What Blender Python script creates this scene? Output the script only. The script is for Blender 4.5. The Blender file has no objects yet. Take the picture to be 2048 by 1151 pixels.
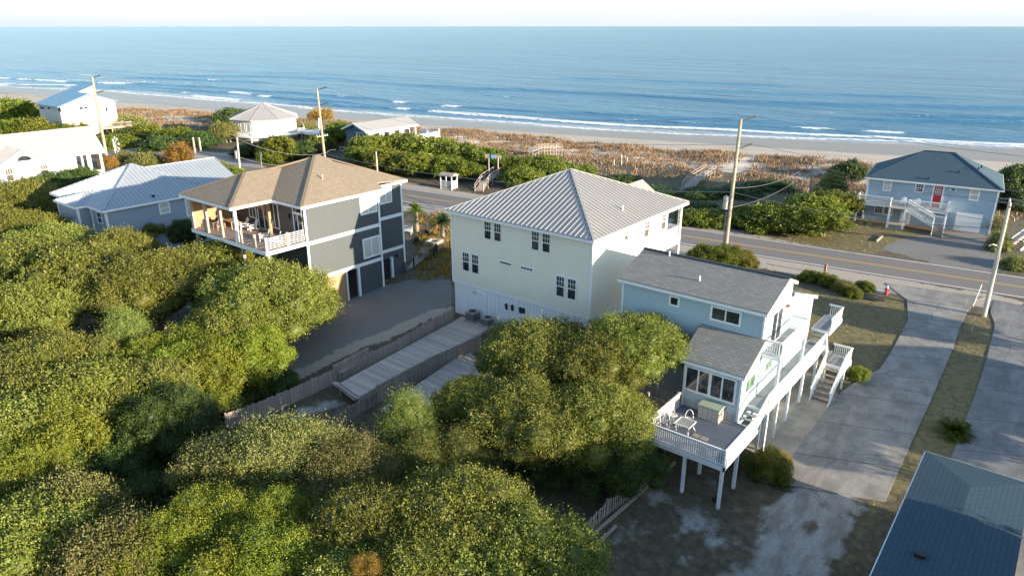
import bpy, math, random
import numpy as np
from mathutils import Vector, Matrix
PI = math.pi
R = math.radians
scene = bpy.context.scene
COL = scene.collection
random.seed(7)
# ---------------------------------------------------------------- camera model (photo 2048 x 1151)
FPX, CX, CY, CAMZ, HOR = 1416.0, 1024.0, 575.5, 24.0, 52.0
PITCH = math.atan((CY - HOR) / FPX)
cp, sp = math.cos(PITCH), math.sin(PITCH)
TH = R(38.6)
ct, st = math.cos(TH), math.sin(TH)
CAM = Vector((0, 0, CAMZ))

def ray(x, y):
    v = y - CY
    X, Y, Z = x - CX, FPX * cp - v * sp, -FPX * sp - v * cp
    return Vector((X * ct - Y * st, X * st + Y * ct, Z))
def G(x, y, z=0.0):
    r = ray(x, y); return CAM + r * ((z - CAMZ) / r.z)
def onx(x, y, X):
    r = ray(x, y); return CAM + r * (X / r.x)
def ony(x, y, Y):
    r = ray(x, y); return CAM + r * (Y / r.y)
def onp(x, y, P, n):
    r = ray(x, y); n = Vector(n); return CAM + r * ((Vector(P) - CAM).dot(n) / r.dot(n))
def lerp(a, b, t): return a + (b - a) * t

# ---------------------------------------------------------------- terrain
SHORE_PX = [(0, 175), (250, 187), (500, 207), (700, 228), (1000, 248), (1200, 259), (1500, 276), (1800, 290), (2048, 298)]
TOE_PX = [(0, 202), (250, 224), (480, 231), (700, 250), (1000, 264), (1300, 286), (1600, 320), (1740, 338)]
def poly_of(px, z):
    pts = sorted(((G(a, b, z).x, G(a, b, z).y) for a, b in px))
    return np.array([p[0] for p in pts]), np.array([p[1] for p in pts])
sx, sy = poly_of(SHORE_PX, -2.5)
kf = np.polyfit(sx, sy, 4)
def ysh(x):
    x = np.asarray(x, float); xc = np.clip(x, -400, 30)
    return np.polyval(kf, xc) + (x - xc) * 0.18
tx_, ty_ = poly_of(TOE_PX, 0.9)
kt = np.polyfit(tx_, ty_, 2)
def ytoe(x):
    x = np.asarray(x, float); xc = np.clip(x, -260, 0)
    return np.minimum(np.polyval(kt, xc) + (x - xc) * 0.2, ysh(x) - 16)
CTRL_PX = [(1438, 1022, -1.45), (1300, 1100, -1.6), (1600, 1120, -1.3), (900, 1100, -1.6), (300, 1100, -1.7), (20, 1000, -1.6),
    (1640, 880, -.9), (1700, 780, -.2), (1750, 660, .4), (1950, 640, .6), (1900, 850, -.2), (2040, 900, -.2), (1700, 545, .7), (1400, 490, .8), (1000, 420, .9),
    (2040, 590, .7), (830, 395, .8), (600, 330, .8), (430, 320, .8), (909, 617, 1.15), (1183, 640, 1.1), (1000, 700, .6), (800, 760, .35), (500, 820, -.35), (900, 690, .55), (690, 790, .25), (620, 850, -.05),
    (770, 576, .25), (651, 618, .15), (560, 700, -.4), (400, 700, -.6), (200, 600, -.4), (100, 430, .2), (250, 330, .5), (30, 330, .5),
    (1880, 470, .9), (1500, 420, 1.0), (1100, 360, 1.2), (800, 330, 1.2), (900, 500, .8), (1250, 800, -.6), (1330, 740, .1), (20, 800, -1.3)]
CT = np.array([[*(G(a, b, z)[:2]), z] for a, b, z in CTRL_PX])
_d = np.sqrt((CT[:, None, 0] - CT[None, :, 0]) ** 2 + (CT[:, None, 1] - CT[None, :, 1]) ** 2 + 64.0)
_n = len(CT); _A = np.zeros((_n + 1, _n + 1)); _A[:_n, :_n] = _d - np.eye(_n) * 9.0; _A[:_n, _n] = 1; _A[_n, :_n] = 1
CW = np.linalg.solve(_A, np.append(CT[:, 2], 0))
def smooth(t): t = np.clip(t, 0, 1); return t * t * (3 - 2 * t)
def terr(x, y):
    x = np.asarray(x, float); y = np.asarray(y, float)
    r_ = np.sqrt((x[..., None] - CT[:, 0]) ** 2 + (y[..., None] - CT[:, 1]) ** 2 + 64.0)
    base = np.clip(r_ @ CW[:-1] + CW[-1], -1.9, 1.5)
    dune = 1.15 + .3 * np.sin(x * .11 + 1.3 * np.sin(x * .043) + y * .05) + .2 * np.sin(x * .31 + y * .19) + .1 * np.sin(x * .83 - y * .7)
    yt, ys = ytoe(x), ysh(x)
    land = base + (dune - base) * smooth((y - (yt - 26)) / 16)
    toe = -.75
    z = land + (toe - land) * smooth((y - (yt - 1.5)) / 4.5)
    t = (y - yt) / np.maximum(ys - yt, 5)
    beach = toe + (-2.5 - toe) * np.clip(t, 0, 3) ** 1.15
    z = np.where(y > yt + 3.5, np.minimum(z, beach), z)
    return np.maximum(z, -9.0)
def tz(x, y): return float(terr(np.array([x]), np.array([y]))[0])
def T(px, py, dz=0.0):
    z = 0.0
    for _ in range(14):
        p = G(px, py, z + dz); z = z * .3 + .7 * tz(p.x, p.y)
    p = G(px, py, z + dz); return Vector((p.x, p.y, z))

# ---------------------------------------------------------------- object helpers
def tag(o, label=None, cat=None, group=None, kind=None):
    if label: o['label'] = label
    if cat: o['category'] = cat
    if group: o['group'] = group
    if kind: o['kind'] = kind
    return o
def thing(name, label, cat, loc=(0, 0, 0), rz=0.0, group=None):
    o = bpy.data.objects.new(name, None); COL.objects.link(o)
    o.location = loc; o.rotation_euler = (0, 0, rz); o.empty_display_size = .3
    return tag(o, label, cat, group)
def world_m(o):
    m = Matrix.LocRotScale(o.location, o.rotation_euler, o.scale)
    return world_m(o.parent) @ m if o.parent else m
class MB:
    def __init__(s): s.v = []; s.f = []; s.uv = []
    def face(s, pts, uv=None):
        b = len(s.v); s.v += [tuple(p) for p in pts]; s.f.append(list(range(b, b + len(pts)))); s.uv.append(uv)
        return s
    def box(s, a, b):
        x0, x1 = sorted((a[0], b[0])); y0, y1 = sorted((a[1], b[1])); z0, z1 = sorted((a[2], b[2]))
        i = len(s.v)
        s.v += [(x0, y0, z0), (x1, y0, z0), (x1, y1, z0), (x0, y1, z0), (x0, y0, z1), (x1, y0, z1), (x1, y1, z1), (x0, y1, z1)]
        for q in ((0, 3, 2, 1), (4, 5, 6, 7), (0, 1, 5, 4), (1, 2, 6, 5), (2, 3, 7, 6), (3, 0, 4, 7)):
            s.f.append([i + k for k in q]); s.uv.append(None)
        return s
    def beam(s, p, q, w, h, up=(0, 0, 1)):
        p, q = Vector(p), Vector(q); d = (q - p)
        if d.length < 1e-6: return s
        d.normalize(); u = Vector(up)
        if abs(d.dot(u)) > .99: u = Vector((0, 1, 0))
        a = d.cross(u).normalized(); b = a.cross(d).normalized()
        i = len(s.v)
        for c in (p, q):
            for e, f in ((-1, -1), (1, -1), (1, 1), (-1, 1)): s.v.append(tuple(c + a * (e * w / 2) + b * (f * h / 2)))
        for qd in ((0, 3, 2, 1), (4, 5, 6, 7), (0, 1, 5, 4), (1, 2, 6, 5), (2, 3, 7, 6), (3, 0, 4, 7)):
            s.f.append([i + k for k in qd]); s.uv.append(None)
        return s
    def tube(s, pts, r, n=8, r2=None, cap=True):
        pts = [Vector(p) for p in pts]; m = len(pts); i0 = len(s.v)
        for k, c in enumerate(pts):
            d = (pts[min(k + 1, m - 1)] - pts[max(k - 1, 0)]).normalized()
            u = Vector((0, 0, 1)) if abs(d.z) < .95 else Vector((1, 0, 0))
            a = d.cross(u).normalized(); b = a.cross(d)
            if isinstance(r, (list, tuple)): rr = r[k]
            else: rr = r if r2 is None else lerp(r, r2, k / max(m - 1, 1))
            for j in range(n):
                t = 2 * PI * j / n; s.v.append(tuple(c + a * (math.cos(t) * rr) + b * (math.sin(t) * rr)))
        for k in range(m - 1):
            for j in range(n):
                A = i0 + k * n + j; B = i0 + k * n + (j + 1) % n
                s.f.append([A, B, B + n, A + n]); s.uv.append(None)
        if cap:
            s.f.append([i0 + j for j in range(n)][::-1]); s.uv.append(None)
            s.f.append([i0 + (m - 1) * n + j for j in range(n)]); s.uv.append(None)
        return s
    def prism(s, pts, dvec):
        pts = [Vector(p) for p in pts]; d = Vector(dvec); n = len(pts)
        s.face(pts[::-1]); s.face([p + d for p in pts])
        for k in range(n): a, b = pts[k], pts[(k + 1) % n]; s.face([a, b, b + d, a + d])
        return s
    def disc(s, c, r, h, n=16):
        return s.tube([c, (c[0], c[1], c[2] + h)], r, n)
    def build(s, name, mat, parent=None, smooth_=False):
        me = bpy.data.meshes.new(name)
        off = world_m(parent).inverted() if parent and s.world else None
        vs = [tuple(off @ Vector(v)) for v in s.v] if off else s.v
        me.from_pydata(vs, [], s.f); me.validate(); me.update()
        if any(u for u in s.uv):
            ul = me.uv_layers.new(name='UVMap'); k = 0
            for f, u in zip(s.f, s.uv):
                for j in range(len(f)):
                    ul.data[k].uv = u[j] if u else (0, 0); k += 1
        if mat: me.materials.append(mat)
        if smooth_: me.polygons.foreach_set('use_smooth', [True] * len(me.polygons))
        o = bpy.data.objects.new(name, me); COL.objects.link(o)
        if parent: o.parent = parent
        return o
    world = True
class LB_(MB):          # local coordinates of the parent
    world = False
def copy_tree(o, parent=None):
    c = o.copy(); COL.objects.link(c); c.parent = parent
    for ch in list(o.children): copy_tree(ch, c)
    return c
def np_mesh(name, V, F, mat, parent=None, attrs=None, smooth_=False):
    me = bpy.data.meshes.new(name); n = F.shape[1]
    me.vertices.add(len(V)); me.vertices.foreach_set('co', np.ascontiguousarray(V, np.float32).ravel())
    me.loops.add(F.size); me.loops.foreach_set('vertex_index', np.ascontiguousarray(F, np.int32).ravel())
    me.polygons.add(len(F)); me.polygons.foreach_set('loop_start', np.arange(0, F.size, n, dtype=np.int32))
    try: me.polygons.foreach_set('loop_total', np.full(len(F), n, np.int32))
    except Exception: pass
    me.polygons.foreach_set('use_smooth', np.full(len(F), bool(smooth_)))
    me.update(calc_edges=True)
    if attrs:
        for k, (ty, arr) in attrs.items():
            a = me.attributes.new(k, ty, 'POINT')
            a.data.foreach_set('color' if ty == 'FLOAT_COLOR' else ('vector' if ty == 'FLOAT_VECTOR' else 'value'), np.ascontiguousarray(arr, np.float32).ravel())
    if mat: me.materials.append(mat)
    o = bpy.data.objects.new(name, me); COL.objects.link(o)
    if parent: o.parent = parent
    return o
# ---------------------------------------------------------------- materials
class NT:
    def __init__(s, name):
        s.m = bpy.data.materials.new(name); s.m.use_nodes = True
        s.t = s.m.node_tree; s.n = s.t.nodes; s.b = s.n['Principled BSDF']
    def node(s, ty, **kw):
        n = s.n.new(ty)
        for k, v in kw.items():
            if k in n.inputs: n.inputs[k].default_value = v
            else: setattr(n, k, v)
        return n
    def link(s, a, b): s.t.links.new(a, b)
    def coord(s, kind='Object', scale=(1, 1, 1)):
        tc = s.node('ShaderNodeTexCoord'); mp = s.node('ShaderNodeMapping'); mp.inputs['Scale'].default_value = scale
        s.link(tc.outputs[kind], mp.inputs['Vector']); return mp.outputs['Vector']
    def pos(s, scale=(1, 1, 1)):
        g = s.node('ShaderNodeNewGeometry'); mp = s.node('ShaderNodeMapping'); mp.inputs['Scale'].default_value = scale
        s.link(g.outputs['Position'], mp.inputs['Vector']); return mp.outputs['Vector']
    def noise(s, vec, scale, detail=4, rough=.55):
        n = s.node('ShaderNodeTexNoise'); n.inputs['Scale'].default_value = scale; n.inputs['Detail'].default_value = detail; n.inputs['Roughness'].default_value = rough
        s.link(vec, n.inputs['Vector']); return n.outputs['Fac']
    def ramp(s, fac, stops):
        r = s.node('ShaderNodeValToRGB'); e = r.color_ramp.elements
        while len(e) < len(stops): e.new(.5)
        for q, (p, c) in zip(e, stops): q.position = p; q.color = (*c, 1) if len(c) == 3 else c
        s.link(fac, r.inputs['Fac']); return r.outputs['Color']
    def mix(s, fac, a, b, mode='MIX'):
        m = s.node('ShaderNodeMix', data_type='RGBA', blend_type=mode)
        for i, v in ((0, fac), (6, a), (7, b)):
            if hasattr(v, 'links') or hasattr(v, 'is_linked'): s.link(v, m.inputs[i])
            elif i == 0: m.inputs[0].default_value = v
            else: m.inputs[i].default_value = (*v, 1)
        return m.outputs[2]
    def math(s, op, a, b=0.0, c=None, clamp=False):
        m = s.node('ShaderNodeMath', operation=op, use_clamp=clamp)
        for i, v in enumerate((a, b, c)):
            if v is None: continue
            if hasattr(v, 'is_linked'): s.link(v, m.inputs[i])
            else: m.inputs[i].default_value = v
        return m.outputs[0]
    def bump(s, h, strength=.3, dist=.05):
        b = s.node('ShaderNodeBump'); b.inputs['Strength'].default_value = strength; b.inputs['Distance'].default_value = dist
        s.link(h, b.inputs['Height']); s.link(b.outputs['Normal'], s.b.inputs['Normal']); return b
    def col(s, c):
        if hasattr(c, 'is_linked'): s.link(c, s.b.inputs['Base Color'])
        else: s.b.inputs['Base Color'].default_value = (*c, 1)
    def rough(s, v): s.b.inputs['Roughness'].default_value = v
def sc(c, k): return tuple(min(1, x * k) for x in c)
def m_paint(name, c, rough=.55, var=.12, scale=3.0):
    t = NT(name); v = t.pos()
    f = t.noise(v, scale, 5); t.col(t.mix(t.math('MULTIPLY', f, 1.0), sc(c, 1 - var), sc(c, 1 + var * .6))); t.rough(rough)
    t.bump(t.noise(v, 30, 3), .15, .01); return t.m
def m_siding(name, c, pitch=.19, var=.08):
    t = NT(name); v = t.pos(); sep = t.node('ShaderNodeSeparateXYZ'); t.link(v, sep.inputs[0])
    saw = t.math('FRACT', t.math('DIVIDE', sep.outputs['Z'], pitch))
    f = t.noise(v, .7, 6); g = t.noise(t.pos((1, 1, 5)), 4, 3)
    base = t.mix(f, sc(c, 1 - var), sc(c, 1 + var)); base = t.mix(t.math('MULTIPLY', g, .25), base, sc(c, .8))
    seam = t.math('LESS_THAN', saw, .1)  # dark line at each lap: its shadow painted into the colour
    t.col(t.mix(t.math('MULTIPLY', seam, .55), base, sc(c, .45)))
    t.rough(.6); t.bump(t.math('SUBTRACT', 1.0, saw), .7, .025); return t.m
def m_board(name, c, pitch=.14, axis='X', var=.25, gap=.07, grain=1.0, rough=.8, c2=None):
    """boards side by side along one world axis, each its own tone, grain along them"""
    t = NT(name); v = t.pos(); sep = t.node('ShaderNodeSeparateXYZ'); t.link(v, sep.inputs[0])
    q = t.math('DIVIDE', sep.outputs[axis], pitch) if len(axis) == 1 else t.math('DIVIDE', t.math('ADD', sep.outputs['X'], sep.outputs['Y']), pitch)
    idx = t.math('FLOOR', q); fr = t.math('FRACT', q)
    wn = t.node('ShaderNodeTexWhiteNoise', noise_dimensions='1D'); t.link(idx, wn.inputs['W'])
    f = t.noise(v, 1.2, 6); h = t.noise(v, 9 * grain, 4)
    a = t.mix(wn.outputs['Value'], sc(c, 1 - var), sc(c, 1 + var)); a = t.mix(t.math('MULTIPLY', f, .6), a, c2 or sc(c, .6))
    a = t.mix(t.math('MULTIPLY', h, .35), a, sc(c, 1.25))
    s_ = t.math('LESS_THAN', fr, gap); t.col(t.mix(t.math('MULTIPLY', s_, .85), a, sc(c, .18))); t.rough(rough)
    t.bump(t.math('SUBTRACT', 1.0, s_), .5, .01); return t.m
def m_shingle(name, c1, c2, scale=1.0, rough=.9, dark=.5):
    t = NT(name); uv = t.node('ShaderNodeUVMap'); 
    br = t.node('ShaderNodeTexBrick'); t.link(uv.outputs[0], br.inputs['Vector'])
    br.inputs['Scale'].default_value = scale; br.inputs['Brick Width'].default_value = .34; br.inputs['Row Height'].default_value = .17; br.inputs['Mortar Size'].default_value = .02
    br.inputs['Color1'].default_value = (*c1, 1); br.inputs['Color2'].default_value = (*c2, 1); br.inputs['Mortar'].default_value = (*sc(c1, dark), 1)
    f = t.noise(t.pos(), .35, 5); g = t.noise(t.pos(), 25, 3)
    a = t.mix(t.math('MULTIPLY', f, .5), br.outputs['Color'], sc(c2, .7), 'MIX'); a = t.mix(t.math('MULTIPLY', g, .5), a, sc(c1, 1.25))
    t.col(a); t.rough(rough); t.bump(br.outputs['Fac'], -.6, .03); t.b.inputs['Specular IOR Level'].default_value = .25; return t.m
def m_metal(name, c, rough=.38, metallic=.35):
    t = NT(name); v = t.pos(); f = t.noise(v, .6, 5); g = t.noise(v, 5, 4)
    t.col(t.mix(f, sc(c, .88), sc(c, 1.08))); t.b.inputs['Metallic'].default_value = metallic
    r = t.math('MULTIPLY_ADD', g, .25, rough - .1); t.link(r, t.b.inputs['Roughness']); t.bump(t.noise(v, .9, 3), .12, .03); return t.m
def m_glass(name, c=(.02, .025, .03), rough=.06):
    t = NT(name); v = t.pos(); f = t.noise(v, 1.3, 4)
    t.col(t.ramp(f, [(.35, sc(c, .6)), (.65, sc(c, 2.2))])); t.rough(rough); t.b.inputs['IOR'].default_value = 1.55
    t.bump(t.noise(v, 1.7, 2), .05, .02); return t.m
def m_blind(name, c=(.5, .52, .5)):
    t = NT(name); v = t.pos(); sep = t.node('ShaderNodeSeparateXYZ'); t.link(v, sep.inputs[0])
    fr = t.math('FRACT', t.math('DIVIDE', sep.outputs['Z'], .09)); t.col(t.mix(t.math('MULTIPLY', fr, .35), c, sc(c, .5))); t.rough(.12); t.b.inputs['Coat Weight'].default_value = .6; t.b.inputs['Coat Roughness'].default_value = .04; return t.m
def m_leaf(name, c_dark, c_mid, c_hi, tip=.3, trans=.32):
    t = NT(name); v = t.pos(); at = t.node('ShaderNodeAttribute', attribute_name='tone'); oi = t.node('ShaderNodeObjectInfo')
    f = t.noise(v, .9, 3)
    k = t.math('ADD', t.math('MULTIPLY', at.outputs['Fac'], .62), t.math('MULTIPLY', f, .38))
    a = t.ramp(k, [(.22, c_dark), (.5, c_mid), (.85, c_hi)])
    hs = t.node('ShaderNodeHueSaturation'); t.link(a, hs.inputs['Color'])
    t.link(t.math('MULTIPLY_ADD', oi.outputs['Random'], .035, .483), hs.inputs['Hue']); t.link(t.math('MULTIPLY_ADD', oi.outputs['Random'], .4, .8), hs.inputs['Value'])
    t.link(hs.outputs[0], t.b.inputs['Base Color']); t.rough(.5); t.b.inputs['Specular IOR Level'].default_value = .35
    tr = t.node('ShaderNodeBsdfTranslucent'); t.link(hs.outputs[0], tr.inputs['Color']); mx = t.node('ShaderNodeMixShader'); mx.inputs[0].default_value = trans
    out = t.n['Material Output']; t.link(t.b.outputs[0], mx.inputs[1]); t.link(tr.outputs[0], mx.inputs[2]); t.link(mx.outputs[0], out.inputs['Surface']); return t.m
def m_simple(name, c, rough=.6, metallic=0.0, nscale=6, var=.2):
    t = NT(name); f = t.noise(t.pos(), nscale, 4); t.col(t.mix(f, sc(c, 1 - var), sc(c, 1 + var))); t.rough(rough); t.b.inputs['Metallic'].default_value = metallic; return t.m

M = {}
M['white'] = m_paint('white_trim_paint', (.74, .75, .76), .5, .08)
M['white_metal'] = m_paint('white_metal_paint', (.72, .73, .74), .4, .06)
M['cream'] = m_siding('cream_siding', (.74, .69, .59), .21)
M['white_board'] = m_board('white_board_siding', (.70, .72, .76), .3, 'XY', .04, .06, rough=.6, c2=(.62, .64, .68))
M['aqua'] = m_siding('aqua_siding', (.36, .46, .52), .21)
M['charcoal'] = m_siding('charcoal_siding', (.056, .070, .080), .18)
M['brownside'] = m_siding('brown_siding', (.075, .062, .058), .18)
M['greyblue'] = m_siding('grey_blue_siding', (.25, .31, .38), .22)
M['paleblue'] = m_siding('pale_blue_siding', (.30, .40, .50), .14)
M['darkblue'] = m_siding('dark_blue_siding', (.05, .10, .17), .2)
M['white_side'] = m_siding('white_siding', (.50, .49, .475), .2, .03)
M['beige_board'] = m_board('beige_board', (.5, .46, .4), .3, 'XY', .06)
M['roof_grey_metal'] = m_metal('grey_metal_roof', (.37, .365, .36))
M['roof_blue_metal'] = m_metal('pale_metal_roof', (.36, .41, .46))
M['roof_white_metal'] = m_metal('white_metal_roof', (.33, .325, .33), .55, .1)
M['roof_teal_metal'] = m_metal('teal_metal_roof', (.13, .27, .36), .4, .2)
M['shingle_tan'] = m_shingle('tan_shingle', (.27, .222, .168), (.16, .135, .108))
M['shingle_grey'] = m_shingle('grey_shingle', (.25, .25, .235), (.16, .16, .155), .75)
M['shingle_blue'] = m_shingle('blue_shingle', (.055, .10, .14), (.035, .07, .10))
M['shingle_slate'] = m_shingle('slate_shingle', (.040, .078, .108), (.033, .065, .09), .8)
M['glass'] = m_glass('window_glass'); M['glass_dark'] = m_glass('dark_glass', (.008, .009, .01))
M['glass_green'] = m_glass('green_glass', (.07, .12, .09), .12)
M['blind'] = m_blind('window_blind'); M['blind_warm'] = m_blind('window_blind_warm', (.10, .09, .075))
M['red_door'] = m_paint('red_door_paint', (.42, .02, .035), .4)
M['wood_grey'] = m_board('weathered_grey_wood', (.34, .29, .255), .14, 'XY', .25)
M['wood_grey_x'] = m_board('weathered_deck_boards', (.47, .395, .335), .16, 'Y', .32, c2=(.22, .2, .2))
M['deck_blue'] = m_board('painted_grey_deck_boards', (.13, .155, .20), .14, 'Y', .12, .12)
M['deck_walk'] = m_board('grey_walkway_boards', (.27, .29, .30), .14, 'Y', .12, .12)
M['deck_brown'] = m_board('brown_deck_boards', (.30, .20, .15), .14, 'Y', .2, .1)
M['wood_warm'] = m_board('cedar_boards', (.36, .23, .13), .16, 'XY', .22)
M['wood_plain'] = m_simple('plain_wood', (.33, .29, .24), .8)
M['wood_pink'] = m_simple('tan_post_wood', (.42, .32, .26), .7)
M['bark'] = m_simple('bark', (.16, .13, .10), .9, 0, 9, .5)
M['bark_pale'] = m_simple('pale_bark', (.20, .17, .13), .9, 0, 9, .5)
M['pole_wood'] = m_simple('pole_wood', (.28, .25, .20), .85, 0, 5, .3)
M['pole_pale'] = m_simple('pale_pole_wood', (.45, .42, .37), .85, 0, 5, .25)
M['galv'] = m_simple('galvanised_metal', (.45, .46, .47), .4, .6)
M['black'] = m_simple('black_metal', (.02, .02, .022), .45, .3)
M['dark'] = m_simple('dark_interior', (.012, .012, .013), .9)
M['plastic_white'] = m_simple('white_plastic', (.70, .72, .75), .4)
M['red'] = m_simple('red_paint', (.45, .03, .04), .4)
M['teal'] = m_simple('teal_rubber', (.02, .22, .20), .5)
M['blue_tarp'] = m_simple('blue_plastic', (.10, .30, .55), .4)
M['wire'] = m_simple('wire_metal', (.22, .22, .23), .5, .3)
M['wire_dark'] = m_simple('dark_cable', (.04, .04, .045), .6)
M['orange_ins'] = m_simple('porcelain', (.6, .58, .55), .3)
M['concrete'] = m_paint('concrete', (.42, .38, .33), .85, .15, .8)
M['car_tan'] = m_simple('tan_car_paint', (.32, .28, .23), .3, .3)
M['car_white'] = m_simple('white_car_paint', (.6, .6, .58), .3, .1)
M['rubber'] = m_simple('tyre_rubber', (.02, .02, .02), .8)
M['rope_light'] = m_simple('brass_metal', (.3, .22, .1), .35, .6)
# ---------------------------------------------------------------- ground
def inpoly(x, y, P):
    c = np.zeros(x.shape, bool); n = len(P)
    for i in range(n):
        x1, y1 = P[i]; x2, y2 = P[(i + 1) % n]
        if y1 == y2: continue
        k = ((y1 > y) != (y2 > y)) & (x < (x2 - x1) * (y - y1) / (y2 - y1) + x1); c ^= k
    return c
def pixpoly(pp): return [tuple(T(a, b)[:2]) for a, b in pp]
def grid_axis(lo, a, b, hi, d):
    core = list(np.arange(a, b + d / 2, d)); L = []; s = d; x = a
    while x > lo: s *= 1.25; x -= s; L.append(x)
    U = []; s = d; x = core[-1]
    while x < hi: s *= 1.25; x += s; U.append(x)
    return np.array(L[::-1] + core + U)
gx = grid_axis(-1500, -130, 30, 1200, .7); gy = grid_axis(-500, 2, 175, 420, .7)
GX, GY = np.meshgrid(gx, gy); shp = GX.shape
GZ = terr(GX.ravel(), GY.ravel()).reshape(shp)
ny, nx = shp
def box_blur(a, n=1):
    for _ in range(n):
        p = np.pad(a, 1, mode='edge'); a = (p[:-2, 1:-1] + p[2:, 1:-1] + p[1:-1, :-2] + p[1:-1, 2:] + p[1:-1, 1:-1] * 2) / 6
    return a
def zone(pp, blur=2):
    P = pixpoly(pp); return box_blur(inpoly(GX, GY, P).astype(float), blur)
YT, YS = ytoe(GX), ysh(GX)
lawn = zone([(1590, 575), (1700, 590), (1790, 590), (1818, 620), (1815, 660), (1750, 730), (1715, 770), (1690, 800), (1600, 800), (1560, 690)])
lawn = np.maximum(lawn, zone([(1945, 615), (1985, 640), (1975, 720), (1955, 800), (1930, 900), (1870, 950), (1760, 1010), (1700, 1151), (1660, 1151), (1740, 1020), (1850, 800), (1915, 660)]))
lawn = np.maximum(lawn, .9 * zone([(1380, 450), (1500, 470), (1690, 430), (1800, 455), (1880, 480), (1770, 505), (1720, 510), (1540, 480), (1400, 458)]))
bush_floor = zone([(1380, 400), (1500, 380), (1700, 400), (1740, 340), (1560, 330), (1380, 345), (1130, 330), (1000, 360), (1250, 370)], 4)
lawn = np.maximum(lawn, .45 * bush_floor)
white = .56 * zone([(1180, 1090), (1330, 930), (1420, 930), (1500, 1010), (1590, 900), (1700, 960), (1760, 1000), (1660, 1151), (1200, 1151)], 3)
white = np.maximum(white, zone([(1560, 985), (1620, 950), (1745, 990), (1725, 1040), (1650, 1180), (1400, 1180), (1500, 1060)], 2))
white = np.minimum(white, 1 - .55 * zone([(1640, 975), (1680, 985), (1620, 1090), (1590, 1080)], 1))
gravel_grey = zone([(560, 640), (650, 618), (770, 572), (880, 545), (905, 560), (908, 610), (700, 690), (560, 760), (430, 830), (330, 860), (300, 800), (480, 700)], 1)
gravel_grey = np.maximum(gravel_grey, zone([(180, 600), (540, 560), (620, 640), (540, 720), (300, 800), (120, 700)], 2))
gravel_grey = np.maximum(gravel_grey, zone([(1762, 498), (1795, 480), (1895, 462), (1975, 468), (2010, 520), (1990, 545), (1880, 530)], 1))
path = zone([(425, 835), (560, 750), (700, 690), (905, 605), (908, 622), (720, 700), (600, 760), (470, 830), (455, 845)], 1)
roadside = zone([(780, 355), (880, 378), (1060, 400), (1370, 440), (1700, 505), (1700, 515), (1380, 460), (800, 385)], 1)
roadside = np.maximum(roadside, zone([(1000, 420), (1380, 470), (1500, 505), (2048, 600), (2048, 625), (1800, 590), (1480, 530), (1300, 500), (800, 420), (800, 405)], 1))
roadside = np.maximum(roadside, zone([(180, 290), (240, 310), (420, 345), (540, 340), (500, 310), (390, 300)], 1))
yard = zone([(455, 850), (700, 770), (905, 640), (990, 650), (700, 830), (620, 870)], 2)
dune = smooth((GY - (YT - 26)) / 10); sand_beach = smooth((GY - YT + 2) / 4)
wet = smooth((GY - lerp(YT, YS, .52)) / 5)
dshade = np.zeros(shp)
A = np.stack([lawn, gravel_grey, np.maximum(path, roadside * .8), np.ones(shp)], -1).reshape(-1, 4)
B = np.stack([wet, np.maximum(dune, sand_beach), np.maximum(white, yard * .6), np.ones(shp)], -1).reshape(-1, 4)
C = np.stack([sand_beach, roadside, yard, np.ones(shp)], -1).reshape(-1, 4)
idx = np.arange(ny * nx).reshape(ny, nx)
FF = np.stack([idx[:-1, :-1], idx[:-1, 1:], idx[1:, 1:], idx[1:, :-1]], -1).reshape(-1, 4)
t = NT('ground')
v = t.pos()
def att(n, ch):
    a = t.node('ShaderNodeAttribute', attribute_name=n); s_ = t.node('ShaderNodeSeparateColor'); t.link(a.outputs['Color'], s_.inputs[0]); return s_.outputs[ch]
def mask(n, ch, scale=1.2, amt=.9, detail=6, thr=.5, soft=.12):
    m = t.math('ADD', att(n, ch), t.math('MULTIPLY', t.math('SUBTRACT', t.noise(v, scale, detail, .6), .5), amt))
    mr = t.node('ShaderNodeMapRange', interpolation_type='SMOOTHSTEP'); t.link(m, mr.inputs[0]); mr.inputs[1].default_value = thr - soft; mr.inputs[2].default_value = thr + soft; return mr.outputs[0]
n1 = t.noise(v, .25, 6); n2 = t.noise(v, 2.2, 6, .65); n3 = t.noise(v, 14, 4, .6)
soil = t.ramp(n2, [(.3, (.045, .036, .024)), (.52, (.10, .08, .052)), (.75, (.19, .155, .11))])
soil = t.mix(t.math('MULTIPLY', n1, .5), soil, (.075, .07, .032))
grass = t.ramp(n2, [(.25, (.055, .06, .022)), (.45, (.105, .10, .035)), (.62, (.19, .145, .075)), (.8, (.10, .13, .025))])
grass = t.mix(t.math('MULTIPLY', n3, .45), grass, (.16, .135, .07))
gg = t.ramp(n3, [(.2, (.08, .08, .082)), (.5, (.165, .165, .168)), (.85, (.30, .30, .30))])
gg = t.mix(t.ramp(n1, [(.4, (0, 0, 0)), (.65, (.6, .6, .6))]), gg, (.15, .13, .10))
pth = t.ramp(n3, [(.2, (.19, .16, .13)), (.6, (.38, .34, .29)), (.9, (.50, .46, .40))])
wh = t.ramp(n3, [(.2, (.20, .19, .18)), (.55, (.36, .35, .33)), (.85, (.58, .57, .55))])
wh = t.mix(t.ramp(t.noise(t.pos((1.2, .35, 1)), 1.1, 6, .65), [(.42, (0, 0, 0)), (.62, (.7, .7, .7))]), wh, (.17, .15, .125))
duns = t.ramp(n2, [(.2, (.42, .36, .29)), (.6, (.56, .50, .43)), (.9, (.66, .60, .53))])
bea = t.ramp(t.noise(t.pos((.25, 1, 1)), .35, 6, .6), [(.3, (.36, .31, .25)), (.55, (.44, .39, .325)), (.75, (.50, .45, .38))])
bea = t.mix(t.math('MULTIPLY', n3, .2), bea, (.52, .46, .40))
wetc = (.25, .20, .155)
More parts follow.
